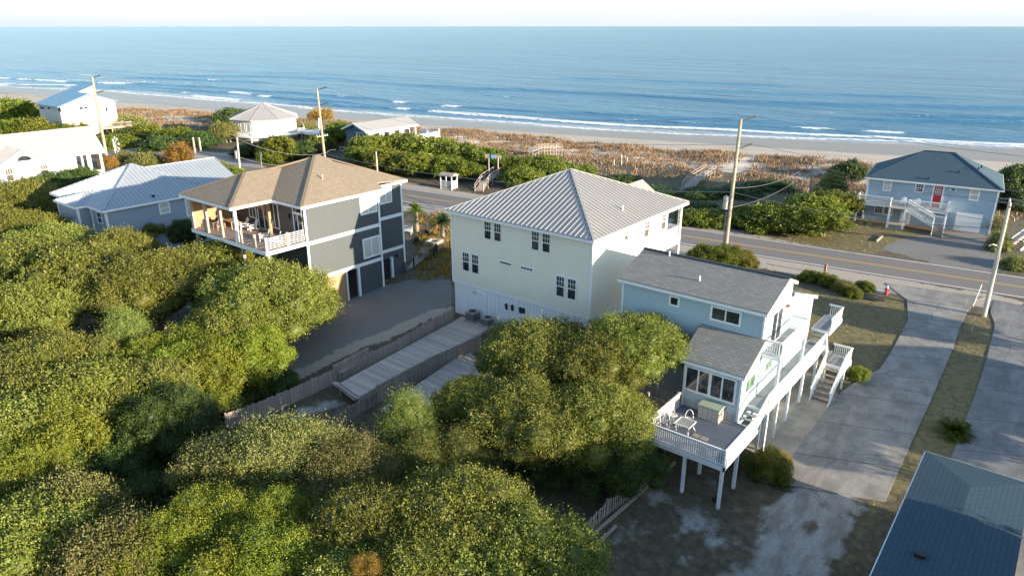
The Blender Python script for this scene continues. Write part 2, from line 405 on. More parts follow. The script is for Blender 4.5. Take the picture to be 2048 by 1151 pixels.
c = t.mix(mask('za', 0, 1.6, 1.0), soil, grass)
c = t.mix(mask('za', 1, 1.0, .5), c, gg)
c = t.mix(mask('zb', 2, .5, 2.4, 8, .72, .2), c, wh)
c = t.mix(mask('za', 2, 1.5, 1.3, 6), c, pth)
c = t.mix(mask('zb', 1, .5, .5), c, duns)
c = t.mix(mask('zc', 0, .3, .3), c, bea)
wm = mask('zb', 0, .12, .25, 3, .5, .25); c = t.mix(wm, c, wetc)
t.col(c); rr = t.math('MULTIPLY_ADD', wm, -.55, .95); t.link(rr, t.b.inputs['Roughness'])
hh = t.math('ADD', t.math('MULTIPLY', n2, .7), t.math('MULTIPLY', n3, .3)); t.bump(hh, .6, .08)
M['ground'] = t.m
g = np_mesh('ground', np.stack([GX, GY, GZ], -1).reshape(-1, 3), FF, t.m, attrs={'za': ('FLOAT_COLOR', A), 'zb': ('FLOAT_COLOR', B), 'zc': ('FLOAT_COLOR', C)}, smooth_=True)
tag(g, kind='structure')
# precise height of the rendered grid
def gz(x, y):
    i = int(np.clip(np.searchsorted(gx, x) - 1, 0, nx - 2)); j = int(np.clip(np.searchsorted(gy, y) - 1, 0, ny - 2))
    a = (x - gx[i]) / (gx[i + 1] - gx[i]); b = (y - gy[j]) / (gy[j + 1] - gy[j])
    return float(lerp(lerp(GZ[j, i], GZ[j, i + 1], a), lerp(GZ[j + 1, i], GZ[j + 1, i + 1], a), b))

# ---------------------------------------------------------------- sheets: road, driveways
def resample(P, n):
    P = [Vector((p[0], p[1])) for p in P]; L = [0]
    for a, b in zip(P, P[1:]): L.append(L[-1] + (b - a).length)
    out = []
    for k in range(n):
        s_ = L[-1] * k / (n - 1); j = 0
        while j < len(L) - 2 and L[j + 1] < s_: j += 1
        u = (s_ - L[j]) / max(L[j + 1] - L[j], 1e-6); out.append(P[j].lerp(P[j + 1], u))
    return out
def sheet(name, left, right, mat, dz=.03, n=60, m=8, thick=0.0, parent=None):
    l, r_ = resample(left, n), resample(right, n); V = []; UV = []
    for k in range(n):
        for j in range(m + 1):
            p = l[k].lerp(r_[k], j / m); V.append((p.x, p.y, gz(p.x, p.y) + dz))
    V = np.array(V); I = np.arange(n * (m + 1)).reshape(n, m + 1)
    F = np.stack([I[:-1, :-1], I[:-1, 1:], I[1:, 1:], I[1:, :-1]], -1).reshape(-1, 4)
    a = V[F[0]]; nrm = np.cross(a[1] - a[0], a[2] - a[0])
    if nrm[2] < 0: F = F[:, ::-1]
    if thick:
        # skirt down round the border
        B_ = list(I[0, :]) + list(I[1:, -1]) + list(I[-1, -2::-1]) + list(I[-2:0:-1, 0]); nb = len(B_); base = len(V)
        V = np.vstack([V, V[B_] - np.array([0, 0, thick])])
        S_ = np.array([[B_[i], B_[(i + 1) % nb], base + (i + 1) % nb, base + i] for i in range(nb)]); F = np.vstack([F, S_])
    return np_mesh(name, V, F, mat, parent)
def TP(*pp): return [T(a, b)[:2] for a, b in pp]
# road: centre line from the yellow line
rc = [Vector(T(a, b)[:2]) for a, b in [(1362, 474), (1530, 494), (1697, 518), (1870, 548), (2048, 578)]]
xs_ = np.array([p.x for p in rc]); ys_ = np.array([p.y for p in rc]); k1 = np.polyfit(xs_, ys_, 1)
p0 = Vector(T(815, 391)[:2]); pl = Vector(T(480, 330)[:2])
def road_c(x):
    # straight piece east, gently bending west through the point seen between the two big houses
    xm = -38.0; a = np.polyval(k1, x)
    if x > xm: return a
    ym = np.polyval(k1, xm); tt = (xm - x) / (xm - p0.x)
    off = (p0.y - np.polyval(k1, p0.x)); return a + off * tt * tt if tt < 1.6 else a + off * (2.56 + 3.2 * (tt - 1.6))
RX = np.linspace(-330, 90, 160)
def road_line(off):
    out = []
    for x in RX:
        y = road_c(x); d = Vector((.5, road_c(x + .5) - y)).normalized(); nn = Vector((-d.y, d.x)); out.append((x + nn.x * off, y + nn.y * off))
    return out
def m_asphalt(name, c, cracks=0.0):
    t = NT(name); v = t.pos(); n3 = t.noise(v, 20, 4, .7); n1 = t.noise(v, .5, 6); a = t.mix(n3, sc(c, .75), sc(c, 1.3)); a = t.mix(t.math('MULTIPLY', n1, .6), a, sc(c, .8))
    if cracks:
        vo = t.node('ShaderNodeTexVoronoi', feature='DISTANCE_TO_EDGE'); dv = t.node('ShaderNodeMix', data_type='VECTOR')
        w = t.node('ShaderNodeTexNoise'); w.inputs['Scale'].default_value = .8; w.inputs['Detail'].default_value = 6; t.link(v, w.inputs['Vector'])
        ad = t.node('ShaderNodeVectorMath', operation='MULTIPLY_ADD'); t.link(w.outputs['Color'], ad.inputs[0]); ad.inputs[1].default_value = (1.6, 1.6, 0); t.link(v, ad.inputs[2])
        t.link(ad.outputs[0], vo.inputs['Vector']); vo.inputs['Scale'].default_value = .16
        cr = t.math('LESS_THAN', vo.outputs['Distance'], .0045); a = t.mix(t.math('MULTIPLY', cr, cracks), a, sc(c, .25))
        st_ = t.ramp(t.noise(v, .55, 8, .72), [(.42, (0, 0, 0)), (.6, (.8, .8, .8))]); a = t.mix(st_, a, sc(c, .55)); st2_ = t.ramp(t.noise(t.pos((1.6, .3, 1)), .9, 6, .7), [(.5, (0, 0, 0)), (.7, (.5, .5, .5))]); a = t.mix(st2_, a, sc(c, 1.35))
    t.col(a); t.rough(.85); t.bump(n3, .35, .02); return t.m
M['asphalt'] = m_asphalt('asphalt', (.17, .155, .15)); M['drive'] = m_asphalt('driveway_concrete', (.26, .25, .235), .7)
M['drive_dark'] = m_asphalt('old_driveway', (.20, .20, .20), .6)
M['slab'] = m_asphalt('slab_concrete', (.36, .315, .26), .1)
M['line_white'] = m_simple('worn_white_line', (.62, .62, .60), .7, 0, 3, .25); M['line_yellow'] = m_simple('worn_yellow_line', (.50, .33, .09), .7, 0, 3, .2)
RW = 3.45
tag(sheet('road', road_line(-RW), road_line(RW), M['asphalt'], .035, 400, 8, .3), kind='structure')
for nm, o, w, mt in (('road_edge_line', -RW + .35, .09, 'line_white'), ('road_edge_line', RW - .35, .09, 'line_white'), ('road_centre_line', -.14, .07, 'line_yellow'), ('road_centre_line', .14, .07, 'line_yellow')):
    tag(sheet(nm, road_line(o - w), road_line(o + w), M[mt], .043, 400, 1), kind='structure')
DR_L = [(1520, 960), (1580, 916), (1640, 836), (1674, 791), (1705, 768), (1760, 738), (1790, 690), (1816, 640), (1814, 600), (1790, 582), (1770, 566)]
DR_R = [(1770, 1003), (1800, 935), (1838, 852), (1862, 800), (1885, 745), (1905, 700), (1922, 650), (1934, 625), (1952, 600), (1975, 595)]
tag(sheet('driveway', TP(*DR_L), TP(*DR_R), M['drive'], .05, 70, 10, .2), kind='structure')
tag(sheet('neighbour_driveway', TP((1790, 1151), (1900, 920), (1950, 790), (1975, 710), (1990, 650), (1980, 622), (1990, 600)), TP((2250, 1200), (2230, 950), (2200, 850), (2150, 720), (2120, 660), (2100, 640), (2110, 625)), M['drive_dark'], .05, 50, 10, .2), kind='structure')
tag(sheet('parking_slab', TP((1370, 830), (1440, 770), (1560, 700), (1600, 690)), TP((1560, 935), (1581, 916), (1650, 825), (1676, 790)), M['slab'], .07, 30, 8, .2), kind='structure')
M['joint'] = m_simple('dark_joint', (.06, .055, .05), .9)
def joints(L_, R_, n, k0=1):
    l, r_ = resample(TP(*L_), 80), resample(TP(*R_), 80)
    for k in range(k0, n):
        i = int(79 * k / n); d = (l[min(i + 1, 79)] - l[i - 1]).normalized() * .025
        sheet_o = sheet('drive_joint', [l[i] - d, r_[i] - d], [l[i] + d, r_[i] + d], M['joint'], .056, 10, 1); tag(sheet_o, kind='structure')
joints(DR_L, DR_R, 9)
joints([(1840, 1050), (1900, 920), (1950, 790), (1975, 710), (1990, 650)], [(2240, 1100), (2230, 950), (2200, 850), (2150, 720), (2120, 660)], 7, 0)
# ---------------------------------------------------------------- sea
sxs = np.concatenate([-np.geomspace(40000, 520, 26), np.arange(-500, 200, 2.5), np.geomspace(210, 40000, 26)])
ss = np.concatenate([np.arange(-14, 210, .8), np.geomspace(211, 45000, 90)])
X_, S_ = np.meshgrid(sxs, ss)
def vnoise(x, seed, f):
    rs = np.random.RandomState(seed); tb = rs.rand(4096); q = x * f; i = np.floor(q).astype(int); u = q - i; u = u * u * (3 - 2 * u); return tb[i % 4096] * (1 - u) + tb[(i + 1) % 4096] * u
base = ysh(X_); Yw = base + S_
Zw = np.full(X_.shape, -2.5)
FOAM = np.zeros(X_.shape)
for k, (s0, amp, wdt, seed) in enumerate([(12, .42, 2.2, 1), (22, .5, 2.6, 2), (36, .55, 3, 3), (54, .6, 3.4, 4), (75, .6, 4, 5), (104, .6, 5, 6), (140, .5, 6, 7), (190, .5, 7, 8)]):
    c = s0 + (vnoise(X_, seed, .012) - .5) * 14 + (vnoise(X_, seed + 20, .05) - .5) * 4
    env = .25 + .75 * smooth((vnoise(X_, seed + 40, .011) - .25) * 2.2)
    d = (S_ - c) / wdt
    prof = np.where(d < 0, np.exp(-(d * 1.6) ** 2), np.exp(-(d * .8) ** 2))
    Zw += amp * env * prof * smooth((S_ - 1) / 9)
    fo = smooth((.7 * vnoise(X_, seed + 60, .022) + .3 * vnoise(X_, seed + 70, .12) - (.30 if k == 0 else (.60 if k == 1 else .62))) * 6) if k < 6 else 0 * X_
    FOAM = np.maximum(FOAM, fo * np.exp(-((d + .35) * (1.5 if k else 1.0)) ** 2) * (1 if k < 3 else .6))
shoreN = (vnoise(X_, 90, .03) - .5) * 7 + (vnoise(X_, 91, .11) - .5) * 3
sw = np.exp(-((S_ - 3 + shoreN) / 2.6) ** 2) * .75; FOAM = np.maximum(FOAM, sw)
SW = smooth((12 - S_ + shoreN * .5) / 8)  # pale band near shore, painting the sky that thin water reflects
idx = np.arange(X_.size).reshape(X_.shape)
FW = np.stack([idx[:-1, :-1], idx[:-1, 1:], idx[1:, 1:], idx[1:, :-1]], -1).reshape(-1, 4)
t = NT('sea_water'); v = t.pos()
an = t.node('ShaderNodeAttribute', attribute_name='foam'); sp_ = t.node('ShaderNodeSeparateColor'); t.link(an.outputs['Color'], sp_.inputs[0])
st1 = t.pos((.22, 1, 1)); 
fn = t.noise(t.pos((.5, 1.2, 1)), .9, 7, .7); fm = t.math('ADD', sp_.outputs[0], t.math('MULTIPLY', t.math('SUBTRACT', fn, .5), 2.3))
mr = t.node('ShaderNodeMapRange', interpolation_type='SMOOTHSTEP'); t.link(fm, mr.inputs[0]); mr.inputs[1].default_value = .48; mr.inputs[2].default_value = .72
patch = t.noise(t.pos((.35, 1, 1)), .012, 5, .6)
deep = t.ramp(patch, [(.3, (.012, .085, .16)), (.55, (.02, .12, .21)), (.75, (.035, .16, .26))])
shal = t.mix(sp_.outputs[1], deep, (.30, .33, .36))
c = t.mix(mr.outputs[0], shal, (.80, .82, .84)); t.col(c)
t.link(t.math('MULTIPLY_ADD', mr.outputs[0], .5, .16), t.b.inputs['Roughness']); t.b.inputs['IOR'].default_value = 1.33
w1 = t.noise(st1, .10, 5, .6); w2 = t.noise(st1, .55, 5, .6); w3 = t.noise(t.pos((.5, 1, 1)), 2.4, 3)
w0 = t.noise(t.pos((.12, 1, 1)), .045, 4, .55)
h = t.math('ADD', t.math('MULTIPLY', w0, 2.2), t.math('MULTIPLY', w1, 1.6)); h = t.math('ADD', h, t.math('ADD', t.math('MULTIPLY', w2, .55), t.math('MULTIPLY', w3, .14)))
bmp = t.bump(h, .9, 1.8)
# far off one sees the wave faces that lean towards the viewer: part of the light is body colour, not mirrored sky
df = t.node('ShaderNodeBsdfDiffuse'); dfc = t.mix(mr.outputs[0], t.mix(sp_.outputs[1], t.mix(patch, (.085, .25, .40), (.14, .32, .48)), (.36, .40, .44)), (.80, .82, .84)); t.link(dfc, df.inputs['Color']); mxs = t.node('ShaderNodeMixShader'); mxs.inputs[0].default_value = .42; b2_ = t.node('ShaderNodeBump'); b2_.inputs['Strength'].default_value = 1.0; b2_.inputs['Distance'].default_value = 2.6; t.link(h, b2_.inputs['Height']); t.link(b2_.outputs[0], df.inputs['Normal'])
t.link(t.b.outputs[0], mxs.inputs[1]); t.link(df.outputs[0], mxs.inputs[2]); t.link(mxs.outputs[0], t.n['Material Output'].inputs['Surface'])
sea = np_mesh('sea', np.stack([X_, Yw, Zw], -1).reshape(-1, 3), FW, t.m, attrs={'foam': ('FLOAT_COLOR', np.stack([FOAM, SW, FOAM * 0, FOAM * 0 + 1], -1).reshape(-1, 4))}, smooth_=True)
tag(sea, kind='structure')
# ---------------------------------------------------------------- light, sky, camera
SUN_AZ, SUN_EL = R(5.0), R(10.5)
w = bpy.data.worlds.new('World'); scene.world = w; w.use_nodes = True
nt = w.node_tree; bg = nt.nodes['Background']; sky = nt.nodes.new('ShaderNodeTexSky'); sky.sky_type = 'NISHITA'; sky.sun_disc = False
sky.sun_elevation = SUN_EL; sky.sun_rotation = PI / 2 - SUN_AZ; sky.altitude = 20; sky.air_density = 1.0; sky.dust_density = .6; sky.ozone_density = 1.2
sky.air_density = .9; sky.dust_density = .3
# thin pale cloud bank low over the horizon, thinning out upwards
tc = nt.nodes.new('ShaderNodeTexCoord'); sx3 = nt.nodes.new('ShaderNodeSeparateXYZ'); nt.links.new(tc.outputs['Generated'], sx3.inputs[0])
mr3 = nt.nodes.new('ShaderNodeMapRange'); mr3.interpolation_type = 'SMOOTHSTEP'; nt.links.new(sx3.outputs['Z'], mr3.inputs[0]); mr3.inputs[1].default_value = .0; mr3.inputs[2].default_value = .085; mr3.inputs[3].default_value = 1.0; mr3.inputs[4].default_value = .05
mp3 = nt.nodes.new('ShaderNodeMapping'); mp3.inputs['Scale'].default_value = (2, 2, 26); nt.links.new(tc.outputs['Generated'], mp3.inputs[0])
no3 = nt.nodes.new('ShaderNodeTexNoise'); no3.inputs['Scale'].default_value = 2.2; no3.inputs['Detail'].default_value = 7; nt.links.new(mp3.outputs[0], no3.inputs['Vector'])
rp3 = nt.nodes.new('ShaderNodeValToRGB'); rp3.color_ramp.elements[0].position = .35; rp3.color_ramp.elements[0].color = (2.05, 2.27, 2.46, 1); rp3.color_ramp.elements[1].position = .7; rp3.color_ramp.elements[1].color = (2.28, 2.42, 2.52, 1)
nt.links.new(no3.outputs['Fac'], rp3.inputs[0])
mx3 = nt.nodes.new('ShaderNodeMix'); mx3.data_type = 'RGBA'; nt.links.new(mr3.outputs[0], mx3.inputs[0]); nt.links.new(sky.outputs[0], mx3.inputs[6]); nt.links.new(rp3.outputs[0], mx3.inputs[7])
nt.links.new(mx3.outputs[2], bg.inputs[0]); bg.inputs[1].default_value = .128
sl = bpy.data.lights.new('sun', 'SUN'); sl.energy = 5.0; sl.angle = R(.5); sl.color = (1.0, .83, .61)
so = bpy.data.objects.new('sun', sl); COL.objects.link(so)
sd = Vector((math.cos(SUN_AZ) * math.cos(SUN_EL), math.sin(SUN_AZ) * math.cos(SUN_EL), math.sin(SUN_EL)))
so.rotation_euler = sd.to_track_quat('Z', 'Y').to_euler(); so.location = sd * 100
cam = bpy.data.cameras.new('camera'); co = bpy.data.objects.new('camera', cam); COL.objects.link(co); scene.camera = co
cam.sensor_width = 36; cam.lens = 36 * FPX / 2048; cam.clip_end = 100000; cam.clip_start = .5
fwd = Vector((-st * cp, ct * cp, -sp)); right = Vector((ct, st, 0)); up = right.cross(fwd)
co.matrix_world = Matrix((( right.x, up.x, -fwd.x, 0), (right.y, up.y, -fwd.y, 0), (right.z, up.z, -fwd.z, CAMZ), (0, 0, 0, 1)))
vs_ = scene.view_settings; vs_.view_transform = 'Standard'; vs_.look = 'None'; vs_.exposure = 1.66; vs_.gamma = 1
scene.cycles.max_bounces = 6; scene.cycles.transparent_max_bounces = 4
# ================================================================ house helpers
ZV = Vector((0, 0, 1))
def slope_uv(pts, k=1.0):
    pts = [Vector(p) for p in pts]; n = (pts[1] - pts[0]).cross(pts[2] - pts[0])
    for i in range(2, len(pts) - 1): n += (pts[i] - pts[0]).cross(pts[i + 1] - pts[0])
    n.normalize();
    if n.z < 0: n = -n
    h = ZV.cross(n); h = h.normalized() if h.length > 1e-3 else Vector((1, 0, 0)); u = n.cross(h)
    return [((p.dot(h)) * k, (p.dot(u)) * k) for p in pts], h, u, n
def roof_face(mb, pts, th=.10):
    """a roof slope: top with UVs along the eave and up the slope, and a thickness below"""
    uv, h, u, n = slope_uv(pts); pts = [Vector(p) for p in pts]
    q = (pts[1] - pts[0]).cross(pts[2] - pts[0])
    if q.z < 0: pts = pts[::-1]; uv = uv[::-1]
    mb.face(pts, uv); low = [p - ZV * th for p in pts]; mb.face(low[::-1])
    for i in range(len(pts)):
        a, b = pts[i], pts[(i + 1) % len(pts)]; c, d = low[i], low[(i + 1) % len(pts)]; mb.face([c, d, b, a])
def seams(mb, pts, spacing=.45, w=.045, hgt=.05):
    """standing seams of a metal roof: ribs up the slope, clipped to the face"""
    uv, h, u, n = slope_uv(pts); pts = [Vector(p) for p in pts]; P0 = pts[0]
    q = [((p - P0).dot(h), (p - P0).dot(u)) for p in pts]
    a0, a1 = min(c[0] for c in q), max(c[0] for c in q); s = math.ceil(a0 / spacing + .3) * spacing
    while s < a1 - .05:
        ys = []
        for i in range(len(q)):
            (x1, y1), (x2, y2) = q[i], q[(i + 1) % len(q)]
            if (x1 > s) != (x2 > s): ys.append(y1 + (y2 - y1) * (s - x1) / (x2 - x1))
        ys.sort()
        for y1, y2 in zip(ys[::2], ys[1::2]):
            if y2 - y1 > .15: mb.beam(P0 + h * s + u * (y1 + .02) + n * hgt * .45, P0 + h * s + u * (y2 - .02) + n * hgt * .45, w, hgt, n)
        s += spacing
def ridge_caps(mb, segs, w=.22, h=.06):
    for a, b in segs: mb.beam(Vector(a) + ZV * .03, Vector(b) + ZV * .03, w, h)
def vpipe(parent, p, h=.4, r=.05, mat='white_metal', name='vent_pipe'):
    p = Vector(p); return MB().tube([p - ZV * .1, p + ZV * h], r, 8).build(name, M[mat], parent)
class Wall:
    """a vertical wall plane: origin o, unit direction d along the wall, outward normal n"""
    def __init__(s, o, d, n): s.o = Vector(o); s.d = Vector(d).normalized(); s.n = Vector(n).normalized()
    def uv(s, px, py):
        p = onp(px, py, s.o, s.n) - s.o; return p.dot(s.d), p.z + s.o.z
    def P(s, u, z, out=0.0): q = s.o + s.d * u + s.n * out; return Vector((q.x, q.y, z))
    def rect(s, pts):
        us = [s.uv(*p) for p in pts]; u = [a[0] for a in us]; z = [a[1] for a in us]
        n = len(pts)
        if n == 4:   # given corner by corner: TL, TR, BR, BL
            return (u[0] + u[3]) / 2, (u[1] + u[2]) / 2, (z[2] + z[3]) / 2, (z[0] + z[1]) / 2
        return min(u), max(u), min(z), max(z)
    def slab(s, mb, u0, u1, z0, z1, o0, o1):
        a = [s.P(u0, z0, o0), s.P(u1, z0, o0), s.P(u1, z0, o1), s.P(u0, z0, o1)]
        b = [s.P(u0, z1, o0), s.P(u1, z1, o0), s.P(u1, z1, o1), s.P(u0, z1, o1)]
        if s.d.cross(s.n).z < 0: a, b = a[::-1], b[::-1]
        mb.face(a[::-1]); mb.face(b)
        for i in range(4): j = (i + 1) % 4; mb.face([a[i], a[j], b[j], b[i]])
    def window(s, parent, r, name='window', cols=1, rows=1, split='', fw=.09, glass='glass', frame='white', mt=.028, sash=True, lower=None, grid_top_only=False):
        """split: 'h' double hung (two sashes), 'v' slider (two side by side)"""
        u0, u1, z0, z1 = r; fr = MB(); e = .045
        for a in ((u0 - fw, u1 + fw, z1, z1 + fw), (u0 - fw, u1 + fw, z0 - fw, z0), (u0 - fw, u0, z0, z1), (u1, u1 + fw, z0, z1)): s.slab(fr, *a, 0.0, e)
        zm, um = (z0 + z1) / 2, (u0 + u1) / 2
        cells = [(u0, u1, z0, z1)]
        if split == 'h': s.slab(fr, u0, u1, zm - .03, zm + .03, .012, e - .004); cells = [(u0, u1, z0, zm - .03), (u0, u1, zm + .03, z1)]
        if split == 'v': s.slab(fr, um - .04, um + .04, z0, z1, .012, e - .004); cells = [(u0, um - .04, z0, z1), (um + .04, u1, z0, z1)]
        if split == 'vvv':
            w_ = (u1 - u0) / 4; cells = []
            for k in range(4):
                cells.append((u0 + w_ * k + .05, u0 + w_ * (k + 1) - .05, z0, z1))
                if k: s.slab(fr, u0 + w_ * k - (.09 if k == 2 else .05), u0 + w_ * k + (.09 if k == 2 else .05), z0, z1, .012, e - .004)
        if cols > 1 or rows > 1:
            for ci, (a, b, c, d) in enumerate(cells):
                if grid_top_only and ci == 0 and len(cells) > 1: continue
                for k in range(1, cols): x = a + (b - a) * k / cols; s.slab(fr, x - mt / 2, x + mt / 2, c, d, .016, .03)
                for k in range(1, rows): y = c + (d - c) * k / rows; s.slab(fr, a, b, y - mt / 2, y + mt / 2, .016, .028)
        w = fr.build(name, M[frame], parent)
        g_ = MB(); s.slab(g_, u0, u1, z0, z1, .002, .012); g_.build('pane', M[glass], w)
        return w
def railing(parent, a, b, mat='white', h=.95, sp_=.13, name='railing', bw=.04, cap=.10, ends=True, lowgap=.09, solid=False):
    """a run of railing from a to b (deck-level points): cap rail, bottom rail, balusters"""
    a, b = Vector(a), Vector(b); mb = MB(); L = (Vector((b.x, b.y, 0)) - Vector((a.x, a.y, 0))).length
    mb.beam(a + ZV * h, b + ZV * h, cap, .045); mb.beam(a + ZV * (h - .08), b + ZV * (h - .08), .04, .08); mb.beam(a + ZV * lowgap, b + ZV * lowgap, .04, .08)
    n = max(1, int(L / sp_))
    for k in range(1, n):
        p = a.lerp(b, k / n); mb.beam(p + ZV * (lowgap + .03), p + ZV * (h - .1), bw, bw, (1, 0, 0))
    return mb.build(name, M[mat], parent)
def post(parent, p, z0, z1, w=.15, mat='white', name='post'):
    return MB().box((p[0] - w / 2, p[1] - w / 2, z0), (p[0] + w / 2, p[1] + w / 2, z1)).build(name, M[mat], parent)
def deck(parent, x0, x1, y0, y1, z, mat='deck_blue', name='deck_floor', th=.06, fascia='white', fh=.28):
    f = MB().box((x0, y0, z - th), (x1, y1, z)).build(name, M[mat], parent)
    r = MB(); e = .05
    r.box((x0, y0 - e, z - fh), (x1, y0, z - .004)).box((x0, y1, z - fh), (x1, y1 + e, z - .004)).box((x0 - e, y0 - e, z - fh), (x0, y1 + e, z - .004)).box((x1, y0 - e, z - fh), (x1 + e, y1 + e, z - .004))
    r.build('deck_fascia', M[fascia], parent); return f
def stair(parent, top, bot, width_dir, w, n, mat='wood_grey', rail='white', name='stair', h=.95, riser=False):
    """open stair from top to bot (centre-line points), treads across width_dir"""
    top, bot, wd = Vector(top), Vector(bot), Vector(width_dir).normalized(); run = bot - top; d = Vector((run.x, run.y, 0)).normalized()
    tr = MB()
    for k in range(1, n + 1):
        c = top.lerp(bot, k / (n + 1.0)); tr.beam(c - wd * w / 2, c + wd * w / 2, .30, .05)
    tr.build('tread', M[mat], parent)
    sg = MB()
    for s_ in (-1, 1): sg.beam(top + wd * s_ * w / 2 - ZV * .12, bot + wd * s_ * w / 2 - ZV * .12, .05, .26)
    sg.build('stringer', M[rail], parent)
    if h:
        for s_ in (-1, 1): railing(parent, top + wd * s_ * (w / 2 + .03), bot + wd * s_ * (w / 2 + .03), rail, h, .14, 'stair_railing')

# ================================================================ cream house
X0, X1, Y0, Y1, ZE, ZG = -39.3, -25.6, 41.25, 55.6, 9.9, 1.15
cream = thing('beach_house', 'large cream sided house with a grey standing seam metal pyramid roof, picture centre', 'house', (X0, Y0, ZG))
ZS = 3.7
YB = 52.6        # the seaward end under the roof is a recessed double porch
mb = MB().box((X0, Y0, ZS), (X1, YB, ZE - .12)); mb.box((X0, YB, ZS), (X0 + 9.6, Y1, ZE - .12)); mb.build('wall', M['cream'], cream)
mb = MB().box((X0 + .06, Y0 + .06, ZG - 1.2), (X1 - .06, YB - .06, ZS)); mb.build('ground_floor_wall', M['white_board'], cream)
mb = MB()
for (x, y) in ((X0, Y0), (X1, Y0), (X1, YB)): mb.box((x - .07, y - .07, ZS - .02), (x + .07, y + .07, ZE - .13))
mb.box((X0 - .03, Y0 - .03, ZS - .1), (X1 + .03, Y0 - .001, ZS + .06)).box((X1 + .001, Y0 - .03, ZS - .1), (X1 + .03, YB, ZS + .06))
mb.build('corner_trim', M['white'], cream)
ap = Vector((-32.45, 48.42, 12.95)); e0, e1 = Vector((X0 - .38, Y0 - .38, ZE)), Vector((X1 + .35, Y0 - .38, ZE)); e2, e3 = Vector((X1 + .35, Y1 + .3, ZE)), Vector((X0 - .38, Y1 + .3, ZE))
rf = MB(); faces = [(e0, e1, ap), (e1, e2, ap), (e2, e3, ap), (e3, e0, ap)]
for f in faces: roof_face(rf, f, .14)
roof = rf.build('roof', M['roof_grey_metal'], cream)
sm = MB()
for f in faces: seams(sm, f, .44, .05, .06)
ridge_caps(sm, [(e0, ap), (e1, ap), (e2, ap), (e3, ap)], .2, .07)
sm.build('roof_seams', M['roof_grey_metal'], roof)
# small seaward gable breaking the far slope
gx0 = X1 - 4.2
g1, g2, g3 = Vector((gx0 - 1.9, Y1 + .3, ZE + .05)), Vector((gx0 + 1.9, Y1 + .3, ZE + .05)), Vector((gx0, Y1 + .3, ZE + 1.35)); gb = Vector((gx0, 52.6, ZE + 1.35))
mb = MB(); roof_face(mb, (g1, g3, gb), .08); roof_face(mb, (g3, g2, gb), .08); mb.face([g1, g2, g3]); mb.build('porch_gable', M['roof_grey_metal'], cream)
mb = MB()     # fascia and gutter
for a, b in ((e0, e1), (e1, e2), (e2, e3), (e3, e0)): mb.beam(a - ZV * .16, b - ZV * .16, .1, .16)
mb.build('gutter', M['white'], cream)
mb = MB(); mb.face([(e0.x, e0.y, ZE - .13), (e1.x, e1.y, ZE - .13), (e2.x, e2.y, ZE - .13), (e3.x, e3.y, ZE - .13)]); mb.build('soffit', M['white'], cream)
WF = Wall((X0, Y0, 0), (1, 0, 0), (0, -1, 0)); WR = Wall((X1, Y0, 0), (0, 1, 0), (1, 0, 0))
def Z4c(a, b): return (860 + a / 3.196, 320 + b / 3.196)
for q in ([(350, 392), (390, 400), (390, 507), (350, 497)], [(412, 403), (453, 412), (453, 521), (412, 511)], [(652, 455), (696, 463), (696, 577), (652, 567)], [(721, 468), (767, 478), (767, 592), (721, 582)],
          [(211, 588), (250, 596), (250, 709), (211, 701)], [(270, 602), (310, 610), (310, 725), (270, 716)], [(810, 738), (858, 749), (857, 874), (810, 863)], [(882, 757), (932, 767), (930, 892), (882, 881)]):
    WF.window(cream, WF.rect([Z4c(*p) for p in q]), cols=3, rows=2, split='h', fw=.07, grid_top_only=True)
for q in ([(450, 645), (518, 660), (518, 672), (450, 657)], [(583, 679), (655, 695), (655, 707), (583, 691)]):
    WF.window(cream, WF.rect([Z4c(*p) for p in q]), cols=4, fw=.06, name='transom_window')
def Zr(a, b): return (1160 + a / 4.427, 380 + b / 4.427)
for q, k in (([(394, 354), (421, 347), (421, 436), (394, 442)], 1), ([(571, 282), (609, 271), (607, 405), (570, 414)], 1), ([(722, 217), (757, 208), (752, 338), (720, 347)], 1)):
    WR.window(cream, WR.rect([Zr(*p) for p in q]), cols=2, rows=2, split='h', fw=.07, grid_top_only=True, glass='blind_warm')
WR.window(cream, WR.rect([Zr(296, 382), Zr(358, 362), Zr(358, 374), Zr(296, 396)]), cols=4, fw=.06, name='transom_window')
# ground floor: door, vent hatch, lamp, electric meters
r = WF.rect([Z4c(303, 860), Z4c(357, 870), Z4c(355, 1020), Z4c(303, 1005)]); r = (r[0], r[1], ZG + .05, ZG + 2.1)
WF2 = Wall((X0, Y0 + .06, 0), (1, 0, 0), (0, -1, 0))
mb = MB(); WF2.slab(mb, r[0], r[1], r[2], r[3], .002, .05); dr = mb.build('door', M['plastic_white'], cream)
mb = MB()
for a in ((r[0] - .12, r[0], r[2], r[3] + .12), (r[1], r[1] + .12, r[2], r[3] + .12), (r[0], r[1], r[3], r[3] + .12)): WF2.slab(mb, *a, .002, .075)
mb.build('door_frame', M['white'], dr); mb = MB(); mb.tube([WF2.P(r[1] - .1, r[2] + 1.0, .05), WF2.P(r[1] - .1, r[2] + 1.0, .12)], .03); mb.build('handle', M['galv'], dr)
u = WF2.uv(*Z4c(222, 945)); mb = MB(); WF2.slab(mb, u[0] - .35, u[0] + .35, u[1] - .4, u[1] + .3, .002, .04); mb.build('vent_hatch', M['white'], cream)
u = WF2.uv(*Z4c(293, 838)); mb = MB(); mb.tube([WF2.P(u[0], u[1], .0), WF2.P(u[0], u[1], .1)], .06); mb.tube([WF2.P(u[0] - .12, u[1], .12), WF2.P(u[0] - .12, u[1] - .12, .2)], .06); mb.tube([WF2.P(u[0] + .12, u[1], .12), WF2.P(u[0] + .12, u[1] - .12, .2)], .06); mb.build('flood_lamp', M['galv'], cream)
